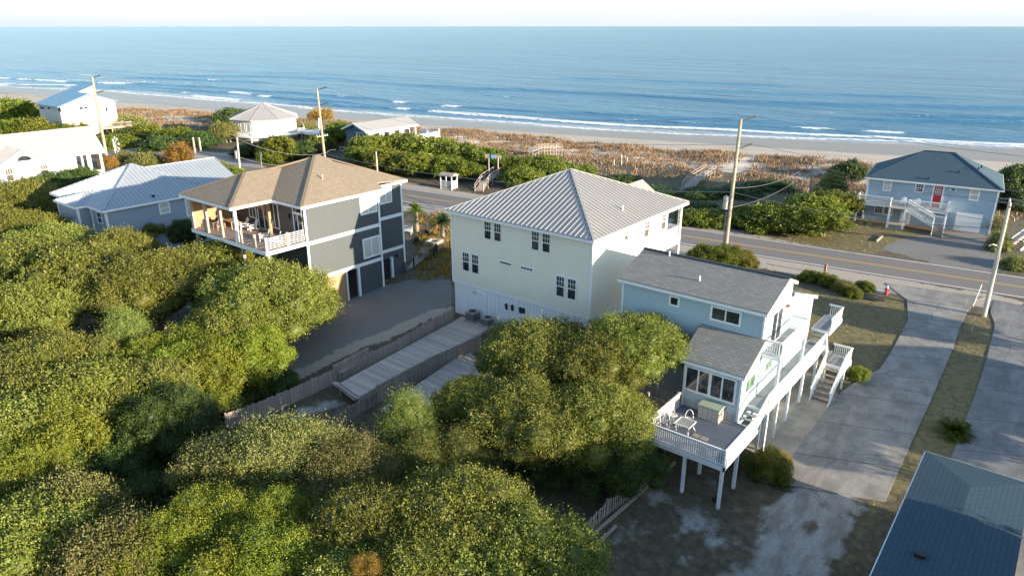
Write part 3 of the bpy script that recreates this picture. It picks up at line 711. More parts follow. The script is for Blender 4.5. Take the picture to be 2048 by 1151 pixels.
for q in ((490, 922), (528, 930), (581, 945), (601, 950)):
    u = WF2.uv(*Z4c(*q)); mb = MB(); mb.tube([WF2.P(u[0], u[1], .0), WF2.P(u[0], u[1], .16)], .1, 12); WF2.slab(mb, u[0] - .1, u[0] + .1, u[1] - .4, u[1] - .05, .0, .1); mb.build('meter_box', M['black'], cream)
for q in ((437, 0), (562, 0)):
    u = WF2.uv(*Z4c(q[0], 900)); mb = MB(); WF2.slab(mb, u[0] - .04, u[0] + .04, ZG, ZS - .1, .0, .05); mb.build('conduit', M['white'], cream)
# porch at the seaward end
px1 = X1 - .05
for x in (px1 - .1, px1 - 4.0): post(cream, (x, Y1 - .12), ZG - .6, ZE - .14, .26)
for zf in (6.75,):
    mb = MB().box((X0 + 9.6, YB, zf - .35), (px1, Y1, zf)); mb.build('porch_floor', M['white'], cream)
    railing(cream, (px1 - .12, YB + .05, zf), (px1 - .12, Y1 - .25, zf), h=1.05); railing(cream, (px1 - .2, Y1 - .12, zf), (px1 - 3.9, Y1 - .12, zf), h=1.05)
mb = MB().box((px1 - .06, YB + .01, 6.2), (px1 - .01, Y1, 6.76)); mb.build('porch_beam', M['white'], cream)
mb = MB().box((X1 - .03, YB, ZG), (X1 + .04, YB + .18, ZE - .15)); mb.build('downspout', M['white'], cream)
vpipe(cream, onp(*Zr(378, 180), e1, (e2 - e1).cross(ap - e1)), .42, .05)
vpipe(cream, onp(*Z4c(1060, 520), (0, Y0 - .3, 0), (0, 1, 0)) - ZV * .1, .1, .04, name='gutter_elbow')

# ================================================================ dark grey house
DX, DG = -49.65, .2
dark = thing('beach_house', 'dark charcoal three storey house with tan shingle hip roof and upper corner porch', 'house', (DX, 38, DG))
def Z4(a, b): return (600 + a / 4.11, 340 + b / 4.11)
def Z1b(a, b): return (360 + a / 7.314, 380 + b / 7.314)
def Zp(a, b): return (360 + a / 4.096, 260 + b / 4.096)
WD = Wall((DX, 0, 0), (0, 1, 0), (1, 0, 0))
ZD = 10.05
yA = WD.uv(*Z4(25, 310))[0]; yB = WD.uv(*Z4(640, 175))[0]          # near / far corners of the main right wall
DX2 = DX - 1.4
WD2 = Wall((DX2, 0, 0), (0, 1, 0), (1, 0, 0)); yC = WD2.uv(*Z4(828, 100))[0]
ZF = WD.uv(*Z4(70, 590))[1] + .1                                      # upper deck level
print('dark', yA, yB, yC, ZF, [WD.uv(*Z4(*q))[1] for q in ((70, 590), (110, 890), (25, 310))])
pc = G(*Z1b(700, 262), ZD); pLr = G(*Z1b(15, 45), ZD)     # porch roof corners
PXR, PXL, PY = pc.x, pLr.x, (pc.y + pLr.y) / 2
print('porch', PXR, PXL, PY)
PW = .45
ZB1 = DG + 2.85
def dbox(x0, x1, y0, y1, z0, z1): return MB().box((x0, y0, z0), (x1, y1, z1))
XL = PXL + PW
mb = MB(); mb.box((XL, yA + .0, ZF - 3.4), (DX, yB, ZD - .1)); mb.box((XL, yB, ZF - 3.4), (DX2, yC, ZD - .1)); mb.build('wall', M['charcoal'], dark)
# ground floor with an open car port bay
gA, gB = WD.uv(*Z4(383, 900))[0], WD.uv(*Z4(495, 1000))[0]
mb = MB(); mb.box((XL, gB, DG - 1), (DX, yB, ZF - 3.4)); mb.box((XL, yB, DG - 1), (DX2, yC, ZF - 3.4)); mb.box((XL, yA + 1.0, DG - 1), (DX - 6.5, gB, ZF - 3.4)); mb.build('ground_floor_wall', M['charcoal'], dark)
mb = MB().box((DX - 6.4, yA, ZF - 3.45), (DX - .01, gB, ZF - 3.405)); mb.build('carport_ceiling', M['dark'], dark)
mb = MB().box((DX - .12, yA + .6, DG - .8), (DX - .02, gA, ZF - 3.42)); mb.build('board_screen', M['wood_warm'], dark)
mb = MB().box((DX - .16, gA, DG - .5), (DX + .02, gA + .16, ZF - 3.42)).box((DX - .16, gB - .12, DG - .5), (DX + .06, gB + .12, ZF - 3.42)); mb.build('door_frame', M['white'], dark)
mb = MB(); mb.box((DX - 6, yA + .6, DG - 1), (DX + .3, gB + .1, DG + .03)); mb.build('carport_slab', M['slab'], dark)
# roof: main block hip, porch block hip
m0, m1 = Vector((DX + .45, yA - .45, ZD)), Vector((DX + .45, yB + .35, ZD)); m2, m3 = Vector((PXL, yC + .4, ZD)), Vector((PXL, yA - .45, ZD))
j0, j1 = Vector((DX2 + .45, yB + .35, ZD)), Vector((DX2 + .45, yC + .4, ZD))
rk = .42
xm = (m0.x + PXL) / 2; hw = (m0.x - PXL) / 2
RZ = ZD + hw * rk
r0 = Vector((xm, yA - .45 + hw, RZ)); r1 = Vector((xm, max(yC + .4 - hw, r0.y + .3), RZ))
hip2 = (j1.x - PXL) / 2
rf = MB()
front = (m3, m0, r0)
# right slope of the main block, cut where the smaller block steps back
kk = (j0.x - m0.x); 
roof_face(rf, (m0, m1, Vector((j0.x, m1.y, ZD - kk * rk)), r1, r0), .16)
roof_face(rf, (Vector((j0.x, m1.y, ZD - kk * rk)) - ZV * .3, Vector((j0.x + .0, m1.y, ZD)), j1, Vector((r1.x, r1.y, RZ - .3))), .12)
roof_face(rf, (j1, m2, r1 - ZV * .05), .12)
roof_face(rf, (m2, Vector((PXL, PY, ZD)), r0, r1), .16)
roof_face(rf, front, .16)
# porch hip towards the viewer
q0, q1 = Vector((PXR, PY, ZD)), Vector((PXL, PY, ZD)); pxm = (PXL + PXR) / 2; ph = (PXR - PXL) / 2
s0 = Vector((pxm, PY + ph, ZD + ph * rk)); s1 = Vector((pxm, PY + ph + 4.5, ZD + ph * rk))
roof_face(rf, (q0, Vector((PXR, yA + .8, ZD)), Vector((pxm, yA + .8 + ph + .5, s0.z)), s0), .15)
roof_face(rf, (q1, q0, s0), .15); roof_face(rf, (Vector((PXL, yA + 1, ZD)), q1, s0, s1), .15)
roof = rf.build('roof', M['shingle_tan'], dark)
mb = MB(); ridge_caps(mb, [(m0, r0), (r0, r1), (q0, s0), (q1, s0), (s0, Vector((pxm, yA + .8 + ph, s0.z)))], .28, .04); mb.build('ridge_cap', M['shingle_tan'], roof)
mb = MB()
for a, b in ((m0, m1), (m0, Vector((PXR, m0.y, ZD))), (q0, Vector((PXR, m0.y, ZD))), (q0, q1), (j0, j1), (m1, Vector((j0.x, m1.y, ZD))), (j1, m2)): mb.beam(a - ZV * .17, b - ZV * .17, .12, .22)
mb.build('gutter', M['white'], dark)
mb = MB(); mb.box((PXL + .05, PY + .05, ZD - .3), (PXR - .05, yA + .1, ZD - .2)); mb.box((PXL + .3, yA - .4, ZD - .3), (m0.x - .1, yA, ZD - .2)); mb.build('soffit', M['wood_warm'], dark)
# belts and corner boards
mb = MB()
zb2 = WD.uv(*Z4(110, 890))[1]
for (w_, a, b) in ((WD, yA, yB), (WD2, yB, yC)):
    w_.slab(mb, a, b, ZF - .42, ZF - .1, .0, .04); w_.slab(mb, a, b, zb2 - .3, zb2 + .02, .0, .04)
for w_, y in ((WD, yA + .05), (WD, yB - .05), (WD2, yC - .05)): w_.slab(mb, y - .1, y + .1, DG, ZD - .2, .0, .06)
mb.build('belt_board', M['white'], dark)
def win4(q, w_=WD, **k): return w_.window(dark, w_.rect([Z4(*p) for p in q]), **k)
win4([(498, 215), (618, 190), (618, 335), (502, 360)], split='v', fw=.13, glass='blind', name='window')
win4([(522, 575), (645, 545), (648, 685), (530, 718)], split='v', fw=.13, glass='blind')
win4([(655, 165), (742, 143), (745, 255), (662, 272)], WD2, split='v', fw=.13, glass='blind')
r = WD2.rect([Z4(690, 690), Z4(745, 685), Z4(748, 885), Z4(700, 885)])
mb = MB(); WD2.slab(mb, yB + .35, r[1] - .1, DG + .1, DG + 2.3, .002, .03); d_ = mb.build('door', M['dark'], dark)  # black sheet standing for the unlit opening behind the open leaf
mb = MB(); WD2.slab(mb, r[1] - .1, r[1] + .12, DG + .1, DG + 2.4, .002, .28); mb.build('open_door_leaf', M['white'], d_)
mb = MB().box((DX2, yB + .1, DG - .4), (DX2 + 1.5, yB + 2.6, DG + .12)); mb.build('door_step', M['slab'], dark)
u = WD2.uv(*Z4(793, 700)); mb = MB(); WD2.slab(mb, u[0] - .08, u[0] + .08, u[1] - .15, u[1] + .15, .0, .12); mb.build('wall_lamp', M['black'], dark)
# porch deck with its posts and cable railing
DYF = PY + .45; DXR = DX - .0
ZF_ = ZF
CXR = DX - .02
MB().box((XL, DYF, ZF_ - .08), (CXR, yA - .005, ZF_)).build('porch_floor', M['deck_brown'], dark)
mb = MB(); mb.beam((XL, DYF - .03, ZF_ - .18), (CXR, DYF - .03, ZF_ - .18), .06, .34); mb.beam((CXR + .03, DYF - .06, ZF_ - .18), (CXR + .03, yA - .06, ZF_ - .18), .06, .34); mb.beam((XL - .03, DYF, ZF_ - .18), (XL - .03, yA, ZF_ - .18), .06, .34)
mb.build('porch_fascia', M['white'], dark)
yb_ = yA + 3.6      # recessed back wall of the porch
mb = MB().box((XL, DYF + .1, ZF_ - .02), (XL + .12, yA + .02, ZD - .3)); mb.build('board_wall', M['wood_warm'], dark)
for k in range(4):
    x = lerp(XL + .25, PXR - .5, k / 3); post(dark, (x, DYF + .12), ZF_, ZD - .3, .24, 'wood_pink' if k < 3 else 'white', 'porch_post')
post(dark, (PXR - .5, DYF + 3.3), ZF_, ZD - .3, .24, 'wood_warm', 'porch_post')
cnr = (CXR - .1, DYF + .1); print('corner', cnr)
for p in ((PXR + .1, DYF + .1), (lerp(PXR, CXR, .55), DYF + .1), cnr, (CXR - .1, lerp(DYF, yA, .55)), (XL + 2.2, DYF + .1)): post(dark, p, ZF_ - .3, ZF_ + 1.15, .2, 'wood_pink', 'railing_post')
mb = MB(); m2_ = MB()
for k in range(6):
    z = ZF_ + .15 + k * .17
    mb.tube([(XL, DYF + .1, z), (cnr[0], cnr[1], z)], .014, 5); m2_.tube([(cnr[0], cnr[1], z), (CXR - .1, yA - .05, z)], .028, 6)
mb.build('cable_railing', M['galv'], dark); m2_.build('rod_railing', M['white'], dark)
for x in (XL + .3, XL + 4.2, PXR - .2, CXR - .3): post(dark, (x, DYF + .3), tz(x, DYF) - .3, ZF_ - .35, .25, 'wood_plain', 'stilt')
# porch back walls (dark brown) with glazed doors
mb = MB().box((XL + .13, yA - .04, ZF_ + .001), (DX - .16, yA - .003, ZD - .31)); mb.build('porch_back_wall', M['brownside'], dark)
WB = Wall((XL, yA - .04, 0), (1, 0, 0), (0, -1, 0)); W_ = (DX - XL)
for a, b, z0, z1, nm in ((.30, .38, .9, 2.6, 'window'), (.42, .56, .06, 2.7, 'glass_door'), (.58, .68, .5, 2.6, 'window'), (.88, .975, .06, 2.2, 'glass_door')):
    WB.window(dark, (W_ * a, W_ * b, ZF_ + z0, ZF_ + z1), name=nm, split='v', fw=.1, glass='glass')
WB.window(dark, (W_ * .88, W_ * .975, ZF_ + 2.4, ZF_ + 2.85), name='transom_window', fw=.1, glass='glass_dark')
for a in (.83, .985): mb = MB(); WB.slab(mb, W_ * a - .07, W_ * a + .07, ZF_ + 1.7, ZF_ + 2.1, .0, .14); mb.build('wall_lamp', M['black'], dark)
vpipe(dark, onp(*Z4(185, 75), m0, (m1 - m0).cross(r0 - m0)), .45, .06, 'wood_pink')

# ================================================================ light blue house with the long white stair
lb = thing('beach_cottage', 'pale aqua two storey cottage on posts with grey shingle roofs and white balconies', 'house', (-17, 43, 0))
LX, LY, LXL, LZ, LRY, LRZ, LYB = -12.6, 40.25, -22.45, 7.98, 43.45, 9.22, 50.3
LA = 37.6
D0 = 1.55
WLr = Wall((LX, 0, 0), (0, 1, 0), (1, 0, 0)); WLf = Wall((LXL, LY, 0), (1, 0, 0), (0, -1, 0)); WLa = Wall((-16.3, LA, 0), (1, 0, 0), (0, -1, 0))
gt = .55
mb = MB()
prof = [(LY, gt - 2), (LYB, gt - 2), (LYB, 5.9), (44.9, 7.7), (44.9, 8.5), (LRY, LRZ - .12), (LY, LZ - .1)]
XC = LX - 2.6; mb.prism([(LX, y, z) for y, z in prof], (XC - LX, 0, 0))
zb_l = LRZ - .37 * (LYB - LRY)
mb.prism([(XC, y, z) for y, z in [(LY, gt - 2), (LYB, gt - 2), (LYB, zb_l - .12), (LRY, LRZ - .12), (LY, LZ - .1)]], (LXL - XC, 0, 0)); mb.build('wall', M['aqua'], lb)
AXL = -16.3
mb = MB(); prof = [(LA, D0 - .3), (LY + .02, D0 - .3), (LY + .02, 6.05), (LA, 4.75)]
mb.prism([(LX - .003, y, z) for y, z in prof], (AXL - LX, 0, 0)); mb.build('sunroom_wall', M['aqua'], lb)
mb = MB(); ov = .3
R1 = [Vector((LXL - .25, LY - ov, LZ - .02)), Vector((LX + .18, LY - ov, LZ - .02)), Vector((LX + .18, LRY, LRZ)), Vector((LXL - .25, LRY, LRZ))]
roof_face(mb, R1, .12)
R2 = [Vector((XC, LRY, LRZ)), Vector((LX + .18, LRY, LRZ)), Vector((LX + .18, 45.2, 8.57)), Vector((XC, 45.2, 8.57))]
R2b = [Vector((LXL - .25, LRY, LRZ)), Vector((XC + .1, LRY, LRZ)), Vector((XC + .1, LYB + .3, zb_l - .1)), Vector((LXL - .25, LYB + .3, zb_l - .1))]; roof_face(mb, R2b, .12)
roof_face(mb, R2, .12)
R3 = [Vector((XC + .12, 44.9, 7.82)), Vector((LX + .18, 44.9, 7.82)), Vector((LX + .18, LYB + .3, 5.95)), Vector((XC + .12, LYB + .3, 5.95))]
roof_face(mb, R3, .12)
roof = mb.build('roof', M['shingle_grey'], lb)
mb = MB(); mb.beam(R1[3] + ZV * .03, R1[2] + ZV * .03, .3, .05); mb.build('ridge_cap', M['black'], roof)
mb = MB(); mb.beam(R1[0] - ZV * .16, R1[1] - ZV * .16, .06, .2); mb.beam(R1[1] - ZV * .14, R1[2] - ZV * .14, .05, .2); mb.beam(R2[1] - ZV * .14, R2[2] - ZV * .14, .05, .2); mb.beam(R3[1] - ZV * .12, R3[2] - ZV * .12, .05, .22)
WLf.slab(mb, 0, .12, 0, LZ - .15, .0, .04); WLf.slab(mb, LX - LXL - .12, LX - LXL, 4, LZ - .15, .0, .04)
mb.build('fascia', M['white'], lb)
# the sunroom roof: a lean-to rising to the main wall
A1 = [Vector((AXL - .28, LA - .28, 4.80)), Vector((LX + .2, LA - .28, 4.80)), Vector((LX + .2, LY - .02, 6.15)), Vector((AXL - .28, LY - .02, 6.15))]
mb = MB(); roof_face(mb, A1, .12); mb.build('sunroom_roof', M['shingle_grey'], lb)
mb = MB(); mb.beam(A1[0] - ZV * .16, A1[1] - ZV * .16, .06, .2); mb.beam(A1[1] - ZV * .14, A1[2] - ZV * .14, .05, .2)
WLa.slab(mb, 0, .13, D0, 4.6, .0, .035); WLa.slab(mb, LX - AXL - .13, LX - AXL, D0, 4.6, .0, .035); mb.build('sunroom_trim', M['white'], lb)
def Z2(a, b): return (1360 + a / 4.795, 560 + b / 4.795)
def Z3(a, b): return (1260 + a / 4.797, 720 + b / 4.797)
def Z5l(a, b): return (1200 + a / 3.029, 480 + b / 3.029)
WLa.window(lb, WLa.rect([Z3(545, 68), Z3(1010, 192), Z3(990, 405), Z3(540, 262)]), split='vvv', fw=.13, name='picture_window')
WLf.window(lb, WLf.rect([Z2(312, 258), Z2(575, 318), Z2(563, 428), Z2(308, 362)]), split='v', fw=.13)
WLf.window(lb, WLf.rect([Z5l(430, 342), Z5l(473, 352), Z5l(471, 395), Z5l(429, 385)]), fw=.12)
WLf.window(lb, WLf.rect([Z2(65, 592), Z2(90, 598), Z2(75, 640), Z2(60, 636)]), fw=.12)
WLr.window(lb, WLr.rect([Z2(632, 970), Z2(722, 872), Z2(708, 992), Z2(618, 1095)]), fw=.1, glass='glass_green')
WLr.window(lb, WLr.rect([Z2(818, 790), Z2(880, 752), Z2(868, 830), Z2(806, 885)]), fw=.1, glass='glass_green')
r = WLr.rect([Z2(888, 345), Z2(985, 262), Z2(955, 500), Z2(868, 560)]); WLr.window(lb, (r[0], r[1], 5.25, 7.3), fw=.09, split='v', name='sliding_door', glass='glass')
u = WLr.uv(*Z2(1018, 240)); mb = MB(); 
for s_ in (-.12, .12): mb.tube([WLr.P(u[0] + s_, u[1], 0), WLr.P(u[0] + s_ * 1.4, u[1] - .05, .22)], .07)
mb.build('flood_lamp', M['rope_light'], lb)
for q in ((603, 245), (420, 95)): vpipe(lb, onp(*Z5l(*q), R1[0], (R1[1] - R1[0]).cross(R1[2] - R1[0])) + ZV * .0, .34, .05)
# vents and lattice at the sunroom foot
for a, b in ((.12, .75), (.95, 1.75), (LX - AXL - .8, LX - AXL - .15)):
    n_ = int((b - a) / .13); mb = MB()
    for k in range(n_): WLa.slab(mb, a + k * .13, a + k * .13 + .07, D0 + .02, D0 + .5, .002, .04)
    mb.build('vent_slats', M['beige_board'], lb)
# back deck
pL_, pR_ = G(1291.3, 843, D0 + 1.02), G(1452.8, 901, D0 + 1.02); BX0, BX1, BY0 = pL_.x, LX + 1.2, (pL_.y + pR_.y) / 2; print('deck', BX0, BX1, BY0, pR_)
deck(lb, BX0, BX1, BY0, LA, D0, 'deck_blue')
railing(lb, (BX0, BY0, D0), (BX1, BY0, D0), h=1.02); railing(lb, (BX0, BY0, D0), (BX0, LA - .4, D0), h=1.02)
railing(lb, (BX1, BY0, D0), (BX1, LA - .3, D0), h=1.02)
for p in ((BX0, BY0), (BX1, BY0), (BX1, LA - .3)): post(lb, p, D0 - .3, D0 + 1.08, .1, 'white', 'railing_post')
for px_, py_ in ((1357, 990), (1438, 1022), (1473, 978), (1398, 946), (1512, 900)):
    p = T(px_, py_); 
    post(lb, (min(max(p.x, BX0 + .1), BX1 - .1), max(p.y, BY0 + .1)), tz(p.x, p.y) - .3, D0 - .28, .17, 'white', 'deck_post')
# side walkway, one stair flight up from the deck, and its outer railing
WZ = 2.25; WX = LX + 1.2
for k in range(3): MB().box((LX + .02, LA + .35 + k * .32, D0 + .175 * (k + 1) - .05), (WX - .05, LA + .68 + k * .32, D0 + .175 * (k + 1))).build('step', M['deck_walk'], lb)
WY0, WY1 = LA + 1.3, 51.2
deck(lb, LX + .01, WX, WY0, WY1, WZ, 'deck_walk', 'walkway_floor')
railing(lb, (WX, LA - .3, D0), (WX, WY0 + .1, WZ), h=1.02); railing(lb, (WX, WY0 + .1, WZ), (WX, 50.6, WZ), h=1.02)
for y in (WY0 + .3, 41.0, 43.2, 46.0, 49.0, 51.0):
    post(lb, (WX - .02, y), tz(WX, y) - .3, WZ - .28, .16, 'white', 'walkway_post')
# upper balcony
ZU = 5.2; UY0, UY1 = LY + .1, 45.3
deck(lb, LX + .01, WX - .05, UY0, UY1, ZU, 'deck_walk', 'balcony_floor')
railing(lb, (LX + .05, UY0, ZU), (WX - .05, UY0, ZU)); railing(lb, (WX - .05, UY0, ZU), (WX - .05, UY1, ZU)); railing(lb, (LX + .05, UY1, ZU), (WX - .05, UY1, ZU))
for y in (UY0 + .1, UY1 - .1): post(lb, (WX - .1, y), WZ, ZU - .28, .16, 'white', 'balcony_post')
# seaward deck, landing and the flight down to the drive
deck(lb, LX + .01, WX + .0, WY1, 54.4, WZ + .9, 'deck_walk', 'front_deck_floor')
railing(lb, (LX + .2, 54.4, WZ + .9), (WX, 54.4, WZ + .9)); railing(lb, (WX, 51.4, WZ + .9), (WX, 54.4, WZ + .9))
for k in range(4): MB().box((LX + .1, WY1 - .1 - .28 * k, WZ + .9 - .18 * (k + 1) - .05), (WX - .1, WY1 - .1 - .28 * k + .3, WZ + .9 - .18 * (k + 1))).build('step', M['deck_walk'], lb)
LDX0, LDX1, LDZ = WX + .45, WX + 1.75, 1.45
deck(lb, LDX0, LDX1, 49.6, 51.2, LDZ, 'deck_walk', 'landing_floor')
railing(lb, (LDX0, 51.2, LDZ), (LDX1, 51.2, LDZ)); railing(lb, (LDX1, 49.6, LDZ), (LDX1, 51.2, LDZ)); railing(lb, (WX, 50.6, WZ), (LDX0, 49.6, LDZ))
for k in range(3): MB().box((WX + .02 + .22 * k, 49.6, WZ - .2 * (k + 1) - .05), (WX + .26 + .22 * k, 51.1, WZ - .2 * (k + 1))).build('step', M['deck_walk'], lb)
sb = Vector(((LDX0 + LDX1) / 2, 46.6, tz(LDX0, 46.6) + .05)); stair(lb, ((LDX0 + LDX1) / 2, 49.65, LDZ), sb, (1, 0, 0), 1.2, 6, 'wood_grey', 'white')
for p in ((LDX0, 49.6), (LDX1, 49.6), (LDX1, 51.2)): post(lb, p, tz(*p) - .3, LDZ - .2, .13)
# gate house stair on the left of the deck
SX = BX0 - .1
deck(lb, SX - 3.2, SX, LA - 1.6, LA - .4, D0 - .2, 'wood_grey', 'side_landing', fascia='wood_grey')
railing(lb, (SX - 3.2, LA - .4, D0 - .2), (SX, LA - .4, D0 - .2), 'wood_grey'); railing(lb, (SX - 1.5, LA - 1.6, D0 - .2), (SX - .1, LA - 1.6, D0 - .2), 'wood_grey')
for p in ((SX - .1, LA - 1.6), (SX - 1.5, LA - 1.6), (SX - .1, LA - .4), (SX - 1.5, LA - .4), (SX - 3.2, LA - .4)): post(lb, p, tz(*p) - .3, D0 + 1.0, .14, 'wood_grey', 'stair_post')
stair(lb, (SX - 3.2, LA - 1.0, D0 - .2), (SX - 5.6, LA - 1.0, tz(SX - 5.6, LA - 1) + .05), (0, 1, 0), 1.1, 6, 'wood_grey', 'wood_grey')
def at_z(px, py, xy):
    """height above ground point xy at which the picture row py is met"""
    lo, hi = -20, 60
    for _ in range(50):
        m_ = (lo + hi) / 2; X, Y, Z = xy[0], xy[1], m_ - CAMZ; a, b = X * ct + Y * st, -X * st + Y * ct
        d = b * cp - Z * sp; u = b * sp + Z * cp; yy = CY - FPX * u / d
        if yy > py: lo = m_
        else: hi = m_
    return m_
# ================================================================ neighbour roof at the lower right
C0 = G(1852, 901, 2.9); C1 = G(2062, 971, 2.9); Wd = (C1 - C0).length; Ap = Vector((C0.x + Wd / 2, C0.y - Wd / 2, 0)); Ap.z = at_z(1926, 971, Ap)
print('BR', C0, Wd, Ap)
br = thing('bungalow', 'low house at the lower right corner, only its blue grey shingle hip roof in view', 'house', (C0.x, C0.y, tz(C0.x, C0.y)))
yl = C0.y - 24
P0_, P1_, P2_, P3_ = Vector((C0.x, C0.y, 2.9)), Vector((C0.x + Wd, C0.y, 2.9)), Vector((C0.x + Wd, yl, 2.9)), Vector((C0.x, yl, 2.9)); Ap2 = Vector((Ap.x, yl + Wd / 2, Ap.z))
mb = MB(); roof_face(mb, (P1_, P0_, Ap), .14); roof_face(mb, (P0_, P3_, Ap2, Ap), .14); roof_face(mb, (P2_, P1_, Ap, Ap2), .14); roof_face(mb, (P3_, P2_, Ap2), .14)
r_ = mb.build('roof', M['shingle_slate'], br)
mb = MB().box((C0.x + .5, yl + .5, -1.5), (C0.x + Wd - .5, C0.y - .5, 2.78)); mb.build('wall', M['white_side'], br)
mb = MB(); 
for a, b in ((P0_, P1_), (P0_, P3_)): mb.beam(a - ZV * .1, b - ZV * .1, .1, .16)
mb.build('gutter', M['white'], br)
vp = onp(1840, 1110, P0_, (P3_ - P0_).cross(Ap - P0_)); MB().box(tuple(vp - Vector((.2, .2, .05))), tuple(vp + Vector((.2, .2, .16)))).build('roof_vent', M['black'], br)

# ================================================================ grey blue house with the metal roof, left
def Zg(a, b): return (80 + a / 6.024, 300 + b / 6.024)
ZH = 6.0
gh = thing('beach_cottage', 'grey blue cottage with a pale standing seam metal hip roof, left of the dark house', 'house', (-85, 36, .4))
gL, gF = G(*Zg(125, 515), ZH), G(*Zg(745, 735), ZH); gy0 = (gL.y + gF.y) / 2; gxl, gxr = gL.x, gF.x
gap = Vector(((gxl + gxr) / 2, gy0 + 6.6, 0)); gap.z = at_z(*Zg(1070, 165), gap); gyb = gy0 + 13.4
print('GH', gL, gF, gap)
a0, a1, a2, a3 = Vector((gxl, gy0, ZH)), Vector((gxr, gy0, ZH)), Vector((gxr, gyb, ZH)), Vector((gxl, gyb, ZH))
rf = MB(); sm = MB()
for f in ((a0, a1, gap), (a1, a2, gap), (a2, a3, gap), (a3, a0, gap)): roof_face(rf, f, .12); seams(sm, f, .45, .05, .06)
# seaward wing with its own ridge
wz = gap.z - .55; wx = gap.x + .5; wy = 46.0
e_ = [Vector((wx, gap.y + 1.2, wz)), Vector((wx, wy, wz)), Vector((gxr - .6, wy, ZH + .25)), Vector((gxr - .6, gap.y + 5.6, ZH + .25))]
roof_face(rf, e_, .12); seams(sm, e_, .45, .05, .06)
e2_ = [Vector((wx, wy, wz)), Vector((wx, gap.y + 1.2, wz)), Vector((gxl + 1, gap.y + 3, ZH + .25)), Vector((gxl + 1, wy, ZH + .25))]; roof_face(rf, e2_, .12)
ridge_caps(sm, [(a0, gap), (a1, gap), (a2, gap), (e_[0], e_[1])], .2, .07)
# bay on the left of the front
b0, b1 = G(*Zg(175, 595), ZH - .05), G(*Zg(420, 690), ZH - .05); by = min(b0.y, b1.y); bm = Vector((b1.x - (b1.x - b0.x) * .38, by + 2.0, ZH + .95)); bb = Vector((bm.x, gy0 + 2.9, ZH + .98))
for f in ((Vector((b0.x, by, ZH - .05)), Vector((b1.x, by, ZH - .05)), bm), (Vector((b1.x, by, ZH - .05)), Vector((b1.x, gy0 + .3, ZH + .02)), bb, bm), (Vector((b0.x, gy0 + .3, ZH)), Vector((b0.x, by, ZH - .05)), bm, bb)): roof_face(rf, f, .1); seams(sm, f, .45, .05, .06)
r_ = rf.build('roof', M['roof_blue_metal'], gh); sm.build('roof_seams', M['roof_blue_metal'], r_)
mb = MB().box((gxl + .4, gy0 + .4, -1), (gxr - .4, gyb - .4, ZH - .1)); mb.box((b0.x + .3, by + .3, -1), (b1.x - .3, gy0 + .5, ZH - .12)); mb.box((gxl + 1.4, gyb - .5, -1), (gxr - 1.0, wy - .3, ZH + .1)); mb.build('wall', M['greyblue'], gh)
mb = MB()
for a, b in ((a0, a1), (a1, a2), (Vector((b0.x, by, ZH - .05)), Vector((b1.x, by, ZH - .05))), (Vector((b1.x, by, ZH - .05)), Vector((b1.x, gy0, ZH - .05)))): mb.beam(a - ZV * .12, b - ZV * .12, .12, .2)
for x, y in ((gxr - .4, gy0 + .4), (b1.x - .3, by + .3), (b0.x + .3, by + .3), (b1.x + .25, gy0 + .4)): mb.box((x - .1, y - .1, 0), (x + .1, y + .1, ZH - .15))
mb.build('trim', M['white'], gh)
WG = Wall((gxl + .4, gy0 + .4, 0), (1, 0, 0), (0, -1, 0)); WGr = Wall((gxr - .4, gy0, 0), (0, 1, 0), (1, 0, 0)); WGb = Wall((b0.x + .3, by + .3, 0), (1, 0, 0), (0, -1, 0))
WG.window(gh, WG.rect([Zg(683, 745), Zg(738, 765), Zg(750, 880), Zg(700, 860)]), split='h', fw=.12)
WGb.window(gh, WGb.rect([Zg(355, 870), Zg(450, 890), Zg(470, 1010), Zg(385, 1000)]), split='v', fw=.12, name='glass_door')
WGr.window(gh, WGr.rect([Zg(1440, 655), Zg(1545, 635), Zg(1550, 740), Zg(1460, 760)]), split='h', fw=.15, glass='blind')
WGr.window(gh, WGr.rect([Zg(1765, 595), Zg(1840, 590), Zg(1862, 770), Zg(1775, 790)]), split='h', fw=.15, glass='blind')
vp = onp(*Zg(1365, 560), a1, (a2 - a1).cross(gap - a1)); MB().box(tuple(vp - Vector((.14, .14, .05))), tuple(vp + Vector((.14, .14, .18)))).build('roof_vent', M['black'], gh)

# ================================================================ white house at the left edge
def Zw(a, b): return (a / 7.675, 230 + b / 7.675)
wh = thing('beach_house', 'white house with white metal gable roof and columned porch at the left edge', 'house', (-113, 36, .5))
wr_, wl_ = G(*Zw(1610, 545), 7), G(*Zw(770, 640), 7); wxe = (wr_.x + wl_.x) / 2; wye = wr_.y; rr_ = G(*Zw(1310, 175), 10.2); wxr = rr_.x
print('WH', wr_, wl_, rr_)
mb = MB(); sm = MB(); y0_ = 12.0
f1 = (Vector((wxe, y0_, 7)), Vector((wxe, wye, 7)), Vector((wxr, wye, 10.2)), Vector((wxr, y0_, 10.2))); f2 = (Vector((2 * wxr - wxe, wye, 7)), Vector((2 * wxr - wxe, y0_, 7)), Vector((wxr, y0_, 10.2)), Vector((wxr, wye, 10.2)))
for f in (f1, f2): roof_face(mb, f, .14); seams(sm, f, .5, .05, .05)
gpk = G(*Zw(325, 525), 8.9); gre = G(*Zw(775, 690), 7.0); GX_ = max(gpk.x, gre.x) ; gyc = gpk.y; gh_ = gre.y - gpk.y
sl_ = 3.2 / (wxe - wxr); xi = wxr + (10.2 - 8.9) / sl_
for s_ in (1, -1):
    f = [Vector((GX_, gyc + s_ * gh_, 7.0)), Vector((GX_, gyc, 8.9)), Vector((xi, gyc, 8.92)), Vector((wxe, gyc + s_ * gh_, 7.02))]; roof_face(mb, f, .12); seams(sm, f, .5, .05, .05)
